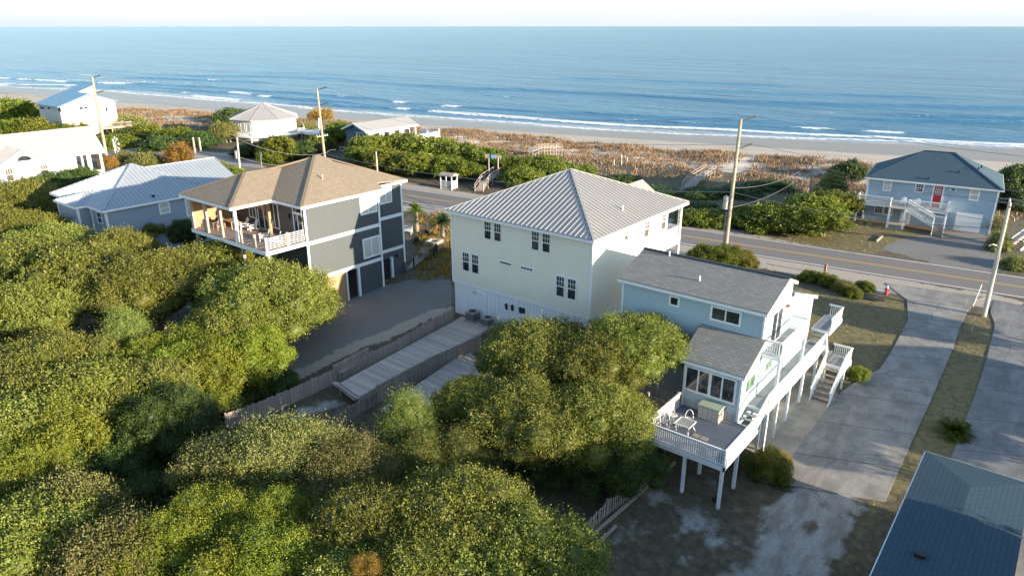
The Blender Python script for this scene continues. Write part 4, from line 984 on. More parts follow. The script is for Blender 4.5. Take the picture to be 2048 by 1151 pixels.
r_ = mb.build('roof', M['roof_white_metal'], wh); sm.build('roof_seams', M['roof_white_metal'], r_)
mb = MB().box((2 * wxr - wxe + .4, y0_, -.5), (wxe - .4, wye - 4.2, 6.9)); mb.prism([(GX_ - .4, gyc - gh_ + .3, -.5), (GX_ - .4, gyc + gh_ - .3, -.5), (GX_ - .4, gyc + gh_ - .3, 6.95), (GX_ - .4, gyc, 8.72), (GX_ - .4, gyc - gh_ + .3, 6.95)], (-(GX_ - wxe) - .5, 0, 0))
mb.prism([(2 * wxr - wxe + .4, wye - .5, 6.9), (wxe - .4, wye - .5, 6.9), (wxr, wye - .5, 9.9)], (0, -3.6, 0)); mb.build('wall', M['white_side'], wh)
WW = Wall((GX_ - .4, 0, 0), (0, 1, 0), (1, 0, 0)); WW2 = Wall((wxe - .4, 0, 0), (0, 1, 0), (1, 0, 0))
for q in ([(80, 830), (185, 825), (215, 1000), (110, 1010)], [(622, 770), (720, 763), (745, 905), (645, 910)]): WW.window(wh, WW.rect([Zw(*p) for p in q]), cols=3, rows=1, split='h', fw=.12, grid_top_only=True, glass='blind_warm')
u = WW.uv(*Zw(377, 700)); mb = MB(); pts = [WW.P(u[0] + .85 * math.cos(a), u[1] + .65 * math.sin(a), .04) for a in np.linspace(0, PI, 11)]; mb.face(pts); mb.build('fan_window', M['glass'], wh)
WW2.window(wh, WW2.rect([Zw(1065, 645), Zw(1155, 640), Zw(1155, 655), Zw(1065, 662)]), cols=4, fw=.08, name='transom_window')
pf = 3.2
mb = MB().box((2 * wxr - wxe + .4, wye - 4.2, -.3), (wxe - .4, wye - .4, pf)); mb.build('porch_floor', M['white'], wh)
for k in range(3): post(wh, (wxe - .5, wye - .5 - k * 1.75), pf, 6.9, .32, 'white', 'porch_column')
for k in range(3): post(wh, (wxe - 4.5 - k * 3, wye - .5), pf, 6.9, .32, 'white', 'porch_column')
mb = MB()
for k in range(4): mb.beam((wxe - .5, wye - 4.1, pf + .25 + k * .25), (wxe - .5, wye - .6, pf + .25 + k * .25), .05, .09)
mb.build('porch_railing', M['white'], wh)
mb = MB(); mb.beam((wxe, y0_, 6.85), (wxe, wye, 6.85), .1, .3); mb.beam((wxe, wye, 6.88), (wxr, wye, 10.05), .1, .25); mb.build('fascia', M['white'], wh)

# ================================================================ far beach houses
def Zf(a, b): return (60 + a / 8.533, 160 + b / 8.533)
FZ = 7.2; fL, fF = G(*Zf(35, 405), FZ), G(*Zf(545, 460), FZ); FX = fF.x - .4; fy0 = (fL.y + fF.y) / 2 + .3
def pf_(a, b): p = onx(*Zf(a, b), FX); return (p.y, p.z)
pk = pf_(1000, 228); rt = pf_(1490, 355); up_ = pf_(1060, 75); um_ = pf_(800, 210); bt = pf_(795, 690)
print('FH', fL, fF, pk, rt, up_, bt)
fh = thing('beach_house', 'white beachfront house with a tall teal metal shed roof, far left by the sand', 'house', (FX - 6, fy0 + 6, 1.5))
wz_ = 1.8; xl_ = fL.x + .3; rt = (rt[0], rt[1]); zm_ = rt[1] - .1
mb = MB().prism([(FX, fy0, wz_), (FX, rt[0] - .6, wz_), (FX, rt[0] - .6, zm_), (FX, pk[0] + .6, pk[1] - .2), (FX, fy0, FZ - .2)], (xl_ - FX, 0, 0))
mb.build('wall', M['white_side'], fh)
mb = MB().box((xl_ + .4, fy0 + .1, wz_ - 3.2), (FX - .4, fy0 + 8, wz_)); mb.build('ground_floor_wall', M['beige_board'], fh)
mb = MB(); s1 = (pk[1] - FZ) / (pk[0] - fy0 + .4)
fn = Vector((0, -s1, 1)); fo_ = Vector((FX + .4, fy0 - .5, FZ))
def onr(a, b): return onp(*Zf(a, b), fo_, fn)
rm1, rtr, rtl = onr(800, 210), onr(1062, 82), onr(840, 55); rm2 = onr(1000, 228)
roof_face(mb, [Vector((fL.x - .3, fy0 - .5, FZ)), Vector((FX + .4, fy0 - .5, FZ)), Vector((FX + .4, rm2.y, rm2.z)), Vector((rm1.x, rm2.y, rm2.z)), Vector((rm1.x, rtr.y, rtr.z)), Vector((fL.x - .3, rtr.y, rtr.z))], .15)
roof_face(mb, [Vector((FX + .4, rm2.y, rm2.z - .1)), Vector((FX + .4, rt[0], rt[1])), Vector((xl_, rt[0], rt[1])), Vector((xl_, rm2.y, rm2.z - .1))], .12)
mb.build('roof', M['roof_teal_metal'], fh)
MB().prism([(rm1.x - .15, rm2.y - 1, rm2.z - 1.2), (rm1.x - .15, rtr.y - .2, rm2.z - 1.6), (rm1.x - .15, rtr.y - .2, rtr.z - .25), (rm1.x - .15, rm2.y - 1, rm2.z - s1 - .2)], (xl_ - rm1.x + .3, 0, 0)).build('upper_wall', M['white_side'], fh)
WX_ = Wall((FX, 0, 0), (0, 1, 0), (1, 0, 0)); WXf = Wall((xl_, fy0, 0), (1, 0, 0), (0, -1, 0))
for q in ([(835, 465), (905, 460), (905, 500), (838, 505)], [(922, 460), (985, 455), (985, 490), (925, 495)], [(1282, 460), (1315, 460), (1320, 535), (1290, 535)], [(1165, 475), (1190, 475), (1200, 535), (1175, 535)]): WX_.window(fh, WX_.rect([Zf(*p) for p in q]), fw=.1)
for q in ([(170, 450), (240, 455), (250, 500), (180, 500)], [(300, 458), (350, 465), (350, 505), (305, 500)], [(470, 475), (530, 480), (530, 540), (490, 540)]): WXf.window(fh, WXf.rect([Zf(*p) for p in q]), fw=.1)
mb = MB(); mb.box((FX + .1, fy0 - 1.8, -.5), (FX + 1.9, fy0 + 6.5, wz_ + .9)); mb.build('board_enclosure', M['beige_board'], fh)
railing(fh, (FX + 3, rt[0] - 8, wz_ + .3), (FX + 3, rt[0] + 1, wz_ + .3), 'wood_grey', sp_=.25); railing(fh, (FX + 3, rt[0] + 1, wz_ + .3), (FX - 6, rt[0] + 1, wz_ + .3), 'wood_grey', sp_=.25)
mb = MB().box((FX + .1, rt[0] - 8, wz_), (FX + 3, rt[0] + 1, wz_ + .3)); mb.build('deck_floor', M['wood_grey'], fh)
for y in (rt[0] - 7.5, rt[0] - 3.5, rt[0] + .7): post(fh, (FX + 2.8, y), -2, wz_, .2, 'wood_plain', 'deck_post')
mb = MB(); mb.box((xl_ - 1, fy0 - 1.5, wz_ - .35), (FX + .2, fy0 - .02, wz_ - .1)); mb.build('awning', M['paleblue'], fh)

oc = G(525.3, 209.6, 8.0); Rr = 7.6; OZ = 5.5
hx = thing('beach_house', 'white eight sided beach house with a white metal pavilion roof, behind the shrubs', 'house', (oc.x, oc.y, 1))
V8 = [Vector((oc.x + Rr * math.cos(R(-100 + 45 * k)), oc.y + Rr * math.sin(R(-100 + 45 * k)), OZ)) for k in range(8)]; V8w = [Vector((oc.x + (Rr - .6) * math.cos(R(-100 + 45 * k)), oc.y + (Rr - .6) * math.sin(R(-100 + 45 * k)), 1.2)) for k in range(8)]
mb = MB(); sm = MB(); apx = Vector((oc.x, oc.y, 8.3))
for k in range(8): f = (V8[k], V8[(k + 1) % 8], apx); roof_face(mb, f, .12); seams(sm, f, .5, .05, .05)
ridge_caps(sm, [(V8[k], apx) for k in range(8)], .16, .06)
r_ = mb.build('roof', M['roof_white_metal'], hx); sm.build('roof_seams', M['roof_white_metal'], r_)
MB().prism(V8w, (0, 0, OZ - 1.3)).build('wall', M['white_side'], hx)
for k in (0, 1, 2):
    a, b = V8w[k], V8w[(k + 1) % 8]; d = (b - a); n_ = Vector((d.y, -d.x, 0)); w_ = Wall((a.x, a.y, 0), d, n_); L_ = d.length
    for j in range(3): w_.window(hx, (L_ * (.12 + .3 * j), L_ * (.12 + .3 * j) + 1.0, 3.1, 4.8), fw=.1, glass='blind')
dk = [Vector((oc.x + (Rr + 1.2) * math.cos(R(-100 + 45 * k)), oc.y + (Rr + 1.2) * math.sin(R(-100 + 45 * k)), 2.1)) for k in range(8)]
MB().prism(dk, (0, 0, .2)).build('deck_floor', M['white'], hx)
for k in (6, 7, 0, 1, 2, 3): railing(hx, dk[k] + ZV * .2, dk[(k + 1) % 8] + ZV * .2, 'white', .95, .3)
for k in range(8): post(hx, (lerp(dk[k].x, oc.x, .1), lerp(dk[k].y, oc.y, .1)), -1, 2.1, .25, 'white', 'stilt')
mb = MB(); pq = Vector((oc.x + 11.5, oc.y + 9, 2.3)); mb.box((pq.x - 5.5, pq.y - 5, 2.0), (pq.x + 1, pq.y + 2, 2.3)); mb.build('side_deck', M['white'], hx)
railing(hx, (pq.x + 1, pq.y - 5, 2.3), (pq.x + 1, pq.y + 2, 2.3), 'white', .95, .3); railing(hx, (pq.x - 5.5, pq.y - 5, 2.3), (pq.x + 1, pq.y - 5, 2.3), 'white', .95, .3)
for a in ((pq.x + .8, pq.y - 4.8), (pq.x + .8, pq.y + 1.8)): post(hx, a, -1, 2.0, .25, 'white', 'stilt')
um = thing('patio_umbrella', 'closed white patio umbrella on the deck of the eight sided house', 'umbrella', (pq.x - 3, pq.y - 1, 2.3))
MB().tube([(pq.x - 3, pq.y - 1, 2.3), (pq.x - 3, pq.y - 1, 5.0)], .04).build('pole', M['white'], um); MB().tube([(pq.x - 3, pq.y - 1, 3.0), (pq.x - 3, pq.y - 1, 3.4), (pq.x - 3, pq.y - 1, 5.1)], [.42, .35, .05], 10).build('canopy', M['white'], um)

def Z8(a, b): return (640 + a / 8.533, 220 + b / 8.533)
dE0, dE1 = G(*Z8(840, 380), 5.6), G(*Z8(1625, 240), 5.6); dxe = (dE0.x + dE1.x) / 2; dR = G(*Z8(480, 235), 6.9); dxr = dR.x; dy0, dy1 = dE0.y, dE1.y
print('DH', dE0, dE1, dR)
dh = thing('beach_house', 'dark blue house with a low light grey gable roof and white deck, near the sand', 'house', (dxr, dy0 + 6, 1))
mb = MB()
roof_face(mb, (Vector((dxe, dy0, 5.6)), Vector((dxe, dy1, 5.6)), Vector((dxr, dy1 + .5, 6.9)), Vector((dxr, dy0, 6.9))), .15); roof_face(mb, (Vector((2 * dxr - dxe, dy1, 5.6)), Vector((2 * dxr - dxe, dy0, 5.6)), Vector((dxr, dy0, 6.9)), Vector((dxr, dy1 + .5, 6.9))), .15)
mb.build('roof', M['roof_white_metal'], dh)
xl2 = 2 * dxr - dxe
mb = MB().prism([(xl2 + .6, dy0 + .6, -.5), (dxe - .6, dy0 + .6, -.5), (dxe - .6, dy0 + .6, 5.5), (dxr, dy0 + .6, 6.7), (xl2 + .6, dy0 + .6, 5.5)], (0, .5, 0)); mb.box((xl2 + .7, dy0 + 1.1, -.5), (dxe - .62, dy1 - 2.5, 5.4)); mb.build('wall', M['darkblue'], dh)
mb = MB().box((dxe - .61, dy0 + 1, 3.0), (dxe - .5, dy1 - 2.5, 5.45)); mb.build('side_wall', M['white_side'], dh)
mb = MB(); 
for a, b in ((Vector((dxe, dy0, 5.5)), Vector((dxe, dy1, 5.5))), (Vector((dxe, dy0 - .05, 5.5)), Vector((dxr, dy0 - .05, 6.8))), (Vector((xl2, dy0 - .05, 5.5)), Vector((dxr, dy0 - .05, 6.8)))): mb.beam(a, b, .14, .3)
mb.build('fascia', M['white'], dh)
WQ = Wall((xl2 + .6, dy0 + .6, 0), (1, 0, 0), (0, -1, 0)); WQ.window(dh, WQ.rect([Z8(630, 395), Z8(735, 400), Z8(735, 455), Z8(630, 455)]), split='v', fw=.12, name='window')
WQ.window(dh, WQ.rect([Z8(350, 640), Z8(440, 650), Z8(440, 690), Z8(350, 690)]), split='v', fw=.12)
WQs = Wall((dxe - .5, 0, 0), (0, 1, 0), (1, 0, 0))
for k in range(4): WQs.window(dh, (dy0 + 2.2 + 2.6 * k, dy0 + 3.6 + 2.6 * k, 3.3, 5.0), fw=.1)
MB().box((xl2 + 3, dy0 - 1.2, .2), (xl2 + 5.2, dy0 + .5, 2.6)).build('outdoor_shower', M['paleblue'], dh)
mb = MB().box((dxe - 4, dy1 - 2.5, 2.7), (dxe + 1.5, dy1 + 4.5, 2.95)); mb.build('deck_floor', M['white'], dh)
railing(dh, (dxe + 1.5, dy1 - 2.5, 2.95), (dxe + 1.5, dy1 + 4.5, 2.95), sp_=.12, bw=.08); railing(dh, (dxe + 1.5, dy1 + 4.5, 2.95), (dxe - 4, dy1 + 4.5, 2.95), sp_=.12, bw=.08)
for y in (dy1 - 2.3, dy1 + 1, dy1 + 4.3): post(dh, (dxe + 1.4, y), -1, 4.4, .2, 'white', 'deck_post')
for y in (dy1 - .3,): post(dh, (dxe - .7, y), 2.9, 5.45, .25, 'white', 'porch_column')

# ================================================================ blue house across the road, right
BA = R(6.3); BZ = 6.3; bo = G(1730, 354, BZ); bgz = .9
bh = thing('beach_house', 'pale blue house with dark blue hip roof and red door across the road', 'house', (bo.x, bo.y, bgz), BA)
bd, bn = Vector((math.cos(BA), math.sin(BA), 0)), Vector((-math.sin(BA), math.cos(BA), 0))
BWd = (G(2008.4, 381, BZ) - bo).dot(bd); BDp = 11.4
def BP(u, v, z): q = bo + bd * u + bn * v; return Vector((q.x, q.y, z))
c0, c1, c2, c3 = BP(0, 0, BZ), BP(BWd, 0, BZ), BP(BWd, BDp, BZ), BP(0, BDp, BZ); rz_ = BZ + 3.0
q1, q2 = BP(BDp / 2 + .0, BDp / 2, rz_), BP(BWd - BDp / 2 + .1, BDp / 2, rz_)
print('BH', bo, BWd)
mb = MB(); 
for f in ((c0, c1, q2, q1), (c1, c2, q2), (c2, c3, q1, q2), (c3, c0, q1)): roof_face(mb, f, .14)
r_ = mb.build('roof', M['shingle_blue'], bh); mb = MB(); ridge_caps(mb, [(c0, q1), (c1, q2), (q1, q2)], .26, .04); mb.build('ridge_cap', M['shingle_blue'], r_)
for px_, py_ in ((1789.6, 321), (1857, 358), (1919, 345), (1963, 335), (1957, 339)):
    vp = onp(px_, py_, c0, (c1 - c0).cross(q1 - c0)); MB().tube([vp - ZV * .1, vp + ZV * .28], .09, 8).build('roof_vent', M['black'], bh)
def lbox(a, b): return LB_().box(a, b)
lbox((.45, .45, -1.2), (BWd - .45, BDp - .45, BZ - bgz - .1)).build('wall', M['paleblue'], bh)
mb = LB_(); h_ = BZ - bgz
for a, b in (((0, 0), (BWd, 0)), ((0, 0), (0, BDp)), ((BWd, 0), (BWd, BDp))): mb.beam((*a, h_ - .1), (*b, h_ - .1), .12, .18)
for x, y in ((.45, .45), (BWd - .45, .45)): mb.box((x - .1, y - .06, 0), (x + .1, y + .1, h_ - .15))
mb.build('trim', M['white'], bh)
WBf = Wall(BP(.45, .45, 0), bd, -bn)
def Z5(a, b): return (1700 + a / 5.48, 290 + b / 5.48)
WBf.window(bh, WBf.rect([Z5(378, 392), Z5(450, 395), Z5(440, 495), Z5(370, 490)]), cols=3, rows=2, split='h', fw=.12, glass='blind')
WBf.window(bh, WBf.rect([Z5(728, 428), Z5(805, 433), Z5(793, 512), Z5(722, 508)]), cols=3, rows=2, split='h', fw=.12, glass='glass')
WBf.window(bh, WBf.rect([Z5(1330, 488), Z5(1412, 494), Z5(1395, 600), Z5(1318, 595)]), split='h', fw=.12, glass='blind')
WBf.window(bh, WBf.rect([Z5(285, 645), Z5(360, 650), Z5(348, 745), Z5(275, 740)]), cols=3, rows=2, split='h', fw=.12, glass='glass'); WBf.window(bh, WBf.rect([Z5(385, 655), Z5(465, 662), Z5(455, 758), Z5(378, 752)]), cols=3, rows=2, split='h', fw=.12, glass='glass')
r = WBf.rect([Z5(930, 445), Z5(1022, 452), Z5(1000, 600), Z5(908, 592)]); bz = bgz + 2.55
mb = MB(); WBf.slab(mb, r[0], r[1], bz, r[3], .002, .05); d_ = mb.build('door', M['red_door'], bh)
mb = MB(); WBf.slab(mb, r[0] + .18, r[1] - .18, r[3] - 1.0, r[3] - .15, .05, .058); gl_ = mb.build('window', M['glass'], d_)
mb = MB()
for k in range(4): u = lerp(r[0] + .18, r[1] - .18, k / 3); WBf.slab(mb, u - .02, u + .02, r[3] - 1.0, r[3] - .15, .059, .066)
for k in range(4): z = lerp(r[3] - 1.0, r[3] - .15, k / 3); WBf.slab(mb, r[0] + .18, r[1] - .18, z - .02, z + .02, .059, .065)
mb.build('door_lites', M['white'], d_)
mb = MB()
for a in ((r[0] - .16, r[0], bz, r[3] + .1), (r[1], r[1] + .16, bz, r[3] + .1)): WBf.slab(mb, *a, .002, .07)
mb.build('door_frame', M['white'], d_)
r = WBf.rect([Z5(1170, 730), Z5(1462, 755), Z5(1410, 960), Z5(1130, 930)]); mb = MB()
for k in range(4):
    z0 = bgz + .05 + k * (r[3] - bgz - .1) / 4; WBf.slab(mb, r[0], r[1], z0, z0 + (r[3] - bgz - .1) / 4 - .03, .002, .05)
mb.build('garage_door', M['plastic_white'], bh)
r = WBf.rect([Z5(1098, 472), Z5(1170, 480), Z5(1165, 505), Z5(1095, 498)]); mb = MB(); WBf.slab(mb, r[0], r[1], r[2], r[3], .002, .04); sg_ = mb.build('house_sign', M['white'], bh)
mb = MB()
for k in range(5): u = lerp(r[0] + .12, r[1] - .2, k / 4); zc = (r[2] + r[3]) / 2; WBf.slab(mb, u, u + .09, zc - .1 - .03 * (k % 2), zc + .1 + .03 * (k % 2), .041, .046)
mb.build('sign_letters', M['darkblue'], sg_)
r = WBf.rect([Z5(555, 715), Z5(655, 720), Z5(645, 860), Z5(545, 855)]); mb = MB(); WBf.slab(mb, r[0], r[1], bgz, r[3], .002, .05); mb.build('door', M['plastic_white'], bh)
# front balcony in local coordinates: x along the front, -y towards the road
zb = 2.5; bx0, bx1, bp = -.2, 9.5, -1.3
def LR(a, b, **k):
    A_, B_ = BP(a[0], a[1], a[2] + bgz), BP(b[0], b[1], b[2] + bgz); return railing(bh, A_, B_, **k)
lbox((bx0, bp, zb - .06), (bx1, .44, zb)).build('balcony_floor', M['wood_grey'], bh)
f_ = LB_(); f_.box((bx0, bp - .05, zb - .3), (bx1, bp, zb)); f_.box((bx1, bp - .05, zb - .3), (bx1 + .05, .44, zb)); f_.box((bx0 - .05, bp - .05, zb - .3), (bx0, .44, zb)); f_.build('balcony_fascia', M['white'], bh)
us = (BP(0, 0, 0)); sxu = 4.05
LR((bx0, bp, zb), (3.6, bp, zb)); LR((bx0, bp, zb), (bx0, .4, zb)); LR((5.3, bp, zb), (bx1, bp, zb)); LR((bx1, bp, zb), (bx1, .4, zb))
lbox((3.5, bp - 1.35, zb - .06), (5.3, bp, zb - .004)).build('landing_floor', M['wood_grey'], bh)
LR((3.5, bp - 1.3, zb), (5.3, bp - 1.3, zb)); LR((3.5, bp - 1.3, zb), (3.5, bp, zb))
for x, y in ((bx0, bp), (bx1, bp)): LB_().box((x - .1, y - .1, -.3), (x + .1, y + .1, zb + 1.05)).build('balcony_post', M['white'], bh)
for x, y in ((3.55, bp - 1.3), (5.2, bp - 1.3), (3.55, bp), (5.2, bp)): LB_().box((x - .1, y - .1, -.3), (x + .1, y + .1, zb - .06)).build('balcony_post', M['white'], bh)
st0, st1 = BP(5.3, bp - .7, bgz + zb), BP(8.4, bp - .7, bgz + .95); stair(bh, st0, st1, bn, 1.1, 8, 'wood_grey', 'white')
lbox((8.4, bp - 1.4, .85), (9.5, bp - .1, .93)).build('landing_floor', M['wood_grey'], bh); LR((9.5, bp - 1.4, .93), (9.5, bp - .1, .93)); LR((8.4, bp - .12, .93), (9.5, bp - .12, .93))
stair(bh, BP(8.95, bp - 1.4, bgz + .93), BP(8.95, bp - 2.5, bgz + .08), bd, 1.1, 4, 'wood_grey', 'white')
lbox((3.4, bp - 1.5, -.2), (5.4, .4, .06)).build('concrete_pad', M['concrete'], bh)
# ================================================================ foliage
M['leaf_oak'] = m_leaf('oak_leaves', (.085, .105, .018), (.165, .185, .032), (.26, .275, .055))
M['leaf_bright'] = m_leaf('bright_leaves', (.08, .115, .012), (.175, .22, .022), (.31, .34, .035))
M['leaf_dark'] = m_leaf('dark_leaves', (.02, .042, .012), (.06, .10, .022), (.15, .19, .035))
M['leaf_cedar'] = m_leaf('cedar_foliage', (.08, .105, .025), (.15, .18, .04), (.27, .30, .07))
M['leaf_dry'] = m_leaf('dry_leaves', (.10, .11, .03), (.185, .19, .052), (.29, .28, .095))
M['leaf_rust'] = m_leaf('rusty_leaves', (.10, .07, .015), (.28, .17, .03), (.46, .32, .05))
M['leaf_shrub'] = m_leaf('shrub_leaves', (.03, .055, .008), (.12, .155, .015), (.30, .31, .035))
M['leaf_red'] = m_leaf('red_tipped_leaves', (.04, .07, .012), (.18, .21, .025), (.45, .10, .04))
def crown_arrays(seed, rad, lobes, nleaf, size, sprig=.12, cone=0.0, flat=1.0, core=.70, elong=1.9):
    """foliage of one crown: lobes spread over a dome, tufts of small leaves on their shells, a dark inner mass painted to read as shade through the gaps"""
    rs = np.random.RandomState(seed); rx, ry, rz = rad
    L = []
    for k in range(lobes):
        ph = k * 2.39996 + rs.rand() * .5; t = (k + .5) / lobes
        el = math.asin(min(1, max(-.25, 1.0 - 1.2 * t))) ; rr = .66 + .26 * rs.rand()
        c = np.array([math.cos(ph) * math.cos(el) * rx * rr, math.sin(ph) * math.cos(el) * ry * rr, math.sin(el) * rz * rr * flat])
        if cone: 
            hgt = t; c = np.array([math.cos(ph) * rx * (.15 + .6 * hgt), math.sin(ph) * ry * (.15 + .6 * hgt), rz * (.85 - 1.35 * hgt)])
        lr = (.19 + .15 * rs.rand()) * (1.4 if lobes < 14 else .92) * (rx + ry) / 2
        if cone: lr = (.22 + .2 * t) * rx
        L.append((c, lr))
    L.append((np.array([0, 0, 0.]), .66 * min(rx, ry)))
    C_ = np.array([l[0] for l in L]); RR = np.array([l[1] for l in L]); zs = min(1.0, rz / rx * 1.15) if not cone else 1.3
    w = RR ** 2; w[-1] *= .8; w /= w.sum()
    nt = nleaf // 6
    li = rs.choice(len(L), nt, p=w); d = rs.normal(size=(nt, 3)); d /= np.linalg.norm(d, axis=1)[:, None]; d[:, 2] = np.where((d[:, 2] < -.2) & (rs.rand(nt) < .7), -d[:, 2], d[:, 2])
    # clumpy radius: bumps over the shell
    k1 = rs.normal(size=(5, 3)) * 3.4; ph1 = rs.rand(5) * 6.28
    bump = sum(np.sin((d @ k1[i]) * 1.6 + ph1[i] + li * 1.7) for i in range(5)) / 5
    k2 = rs.normal(size=(4, 3)) * 9; bump2 = sum(np.sin((d @ k2[i]) + ph1[i] + li) for i in range(4)) / 4
    k3 = rs.normal(size=(5, 3)) * 15; bump3 = sum(np.sin((d @ k3[i]) + ph1[i] * 2 + li * 3) for i in range(5)) / 5
    depth = .96 + .18 * bump + .24 * bump2 + .20 * bump3 - .16 * rs.rand(nt) ** 2
    P = C_[li] + d * RR[li][:, None] * depth[:, None] * np.array([1, 1, zs])
    q = P[:, None, :] - C_[None]; q[:, :, 2] /= zs; ins = (np.linalg.norm(q, axis=2) < RR[None] * .74).any(1); P, d, li, bump, depth = P[~ins], d[~ins], li[~ins], bump[~ins], depth[~ins]
    n = len(P); tone_t = .5 + .22 * bump + .12 * (rs.rand(n) - .5) * 2 + .08 * np.sin(li * 2.3)  # tone follows the bumps: hollows painted darker, as if shaded
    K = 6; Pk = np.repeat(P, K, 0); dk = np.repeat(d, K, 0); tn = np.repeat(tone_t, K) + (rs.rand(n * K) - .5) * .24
    up = np.array([0, 0, 1.0]); axis = dk * .75 + up * .5 + rs.normal(size=dk.shape) * .28; axis /= np.linalg.norm(axis, axis=1)[:, None]
    along = np.tile(np.arange(K) / K, n) ; spn = sprig * np.repeat(.5 + rs.rand(n) ** 3 * 2.2, K)
    Pk = Pk + axis * (along * spn)[:, None] * 1.6 + rs.normal(size=Pk.shape) * size * .75
    ax = axis + rs.normal(size=axis.shape) * .65; ax /= np.linalg.norm(ax, axis=1)[:, None]
    nn = rs.normal(size=ax.shape) + dk * 1.4; sd_ = np.cross(ax, nn); sd_ /= (np.linalg.norm(sd_, axis=1)[:, None] + 1e-6)
    s_ = size * (.55 + .9 * rs.rand(len(Pk)))[:, None]
    V = np.stack([Pk - ax * s_ * .5 * elong * .5, Pk + sd_ * s_ * .5, Pk + ax * s_ * .5 * elong * .7, Pk - sd_ * s_ * .5], 1).reshape(-1, 3)
    F = np.arange(len(V)).reshape(-1, 4); tone = np.repeat(np.clip(tn, 0, 1), 4)
    # inner mass, toned dark for the shade between the leaves
    cv, cf = ico(3); nb = cv.shape[0]; VV, FFc, TT = [V], [F], [tone]; off = len(V)
    for i, (c, r0) in enumerate(L):
        nz = 1 + .16 * np.sin(cv @ (k1[i % 5] * 1.3) + i) + .1 * rs.rand(nb)
        v_ = c + cv * (r0 * core * nz)[:, None] * np.array([1, 1, zs]); VV.append(v_)
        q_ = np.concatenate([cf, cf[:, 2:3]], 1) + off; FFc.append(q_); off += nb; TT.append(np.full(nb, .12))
    return np.concatenate(VV), FFc, F, np.concatenate(TT)
_ico = {}
def ico(n):
    if n in _ico: return _ico[n]
    import bmesh
    bm = bmesh.new(); bmesh.ops.create_icosphere(bm, subdivisions=n, radius=1); v = np.array([x.co[:] for x in bm.verts]); f = np.array([[q.index for q in x.verts] for x in bm.faces]); bm.free(); _ico[n] = (v, f); return v, f
def crown_mesh(name, mat, *a, **k):
    V, FC, F, T_ = crown_arrays(*a, **k)
    me = bpy.data.meshes.new(name); quads = F; tris = np.concatenate([f[:, :3] for f in FC[1:]])
    nq, nt_ = len(quads), len(tris); me.vertices.add(len(V)); me.vertices.foreach_set('co', V.astype(np.float32).ravel())
    li = np.concatenate([quads.ravel(), tris.ravel()]).astype(np.int32); me.loops.add(len(li)); me.loops.foreach_set('vertex_index', li)
    ls = np.concatenate([np.arange(nq) * 4, nq * 4 + np.arange(nt_) * 3]).astype(np.int32); me.polygons.add(nq + nt_); me.polygons.foreach_set('loop_start', ls)
    try: me.polygons.foreach_set('loop_total', np.concatenate([np.full(nq, 4), np.full(nt_, 3)]).astype(np.int32))
    except Exception: pass
    me.update(calc_edges=True); a_ = me.attributes.new('tone', 'FLOAT', 'POINT'); a_.data.foreach_set('value', T_.astype(np.float32)); me.materials.append(mat); return me
def trunk_mesh(name, mat, seed, h, rx, r0=.16, limbs=5, multi=1, twigs=6):
    rs = random.Random(seed); mb = LB_()
    for m_ in range(multi):
        bx, by = (rs.uniform(-.4, .4), rs.uniform(-.4, .4)) if multi > 1 else (0, 0); pts = [(bx, by, -h)]
        lean = (rs.uniform(-.25, .25) * rx, rs.uniform(-.25, .25) * rx)
        for k in range(1, 6): t = k / 5; pts.append((bx + lean[0] * t + rs.uniform(-.08, .08), by + lean[1] * t + rs.uniform(-.08, .08), -h + h * t * 1.02))
        mb.tube(pts, [r0 * (1.25 - .7 * k / 5) for k in range(6)], 8); 
        for j in range(limbs):
            a = rs.uniform(0, 6.28); b = rs.randint(2, 4); s_ = Vector(pts[b]); e = Vector((math.cos(a) * rx * .75, math.sin(a) * rx * .75, rs.uniform(-.1, .35) * rx)); mid = s_.lerp(e, .5) + Vector((rs.uniform(-.2, .2), rs.uniform(-.2, .2), .12 * rx))
            mb.tube([s_, mid, e], [r0 * .55, r0 * .38, r0 * .14], 6)
            for q_ in range(twigs):
                u = rs.uniform(.5, 1); b0_ = s_.lerp(mid, u) if u < .5 else mid.lerp(e, u); dv_ = Vector((rs.uniform(-1, 1), rs.uniform(-1, 1), rs.uniform(.1, 1.1))).normalized() + (e - s_).normalized() * .7; l_ = rx * rs.uniform(.08, .17); k1_ = b0_ + dv_ * l_ * .5 + Vector((rs.uniform(-.1, .1), rs.uniform(-.1, .1), .1)); mb.tube([b0_, k1_, b0_ + dv_ * l_], [r0 * .16, r0 * .1, r0 * .03], 4, None, False)
    o = mb.build(name, mat); me = o.data; bpy.data.objects.remove(o); return me
CROWN = {}
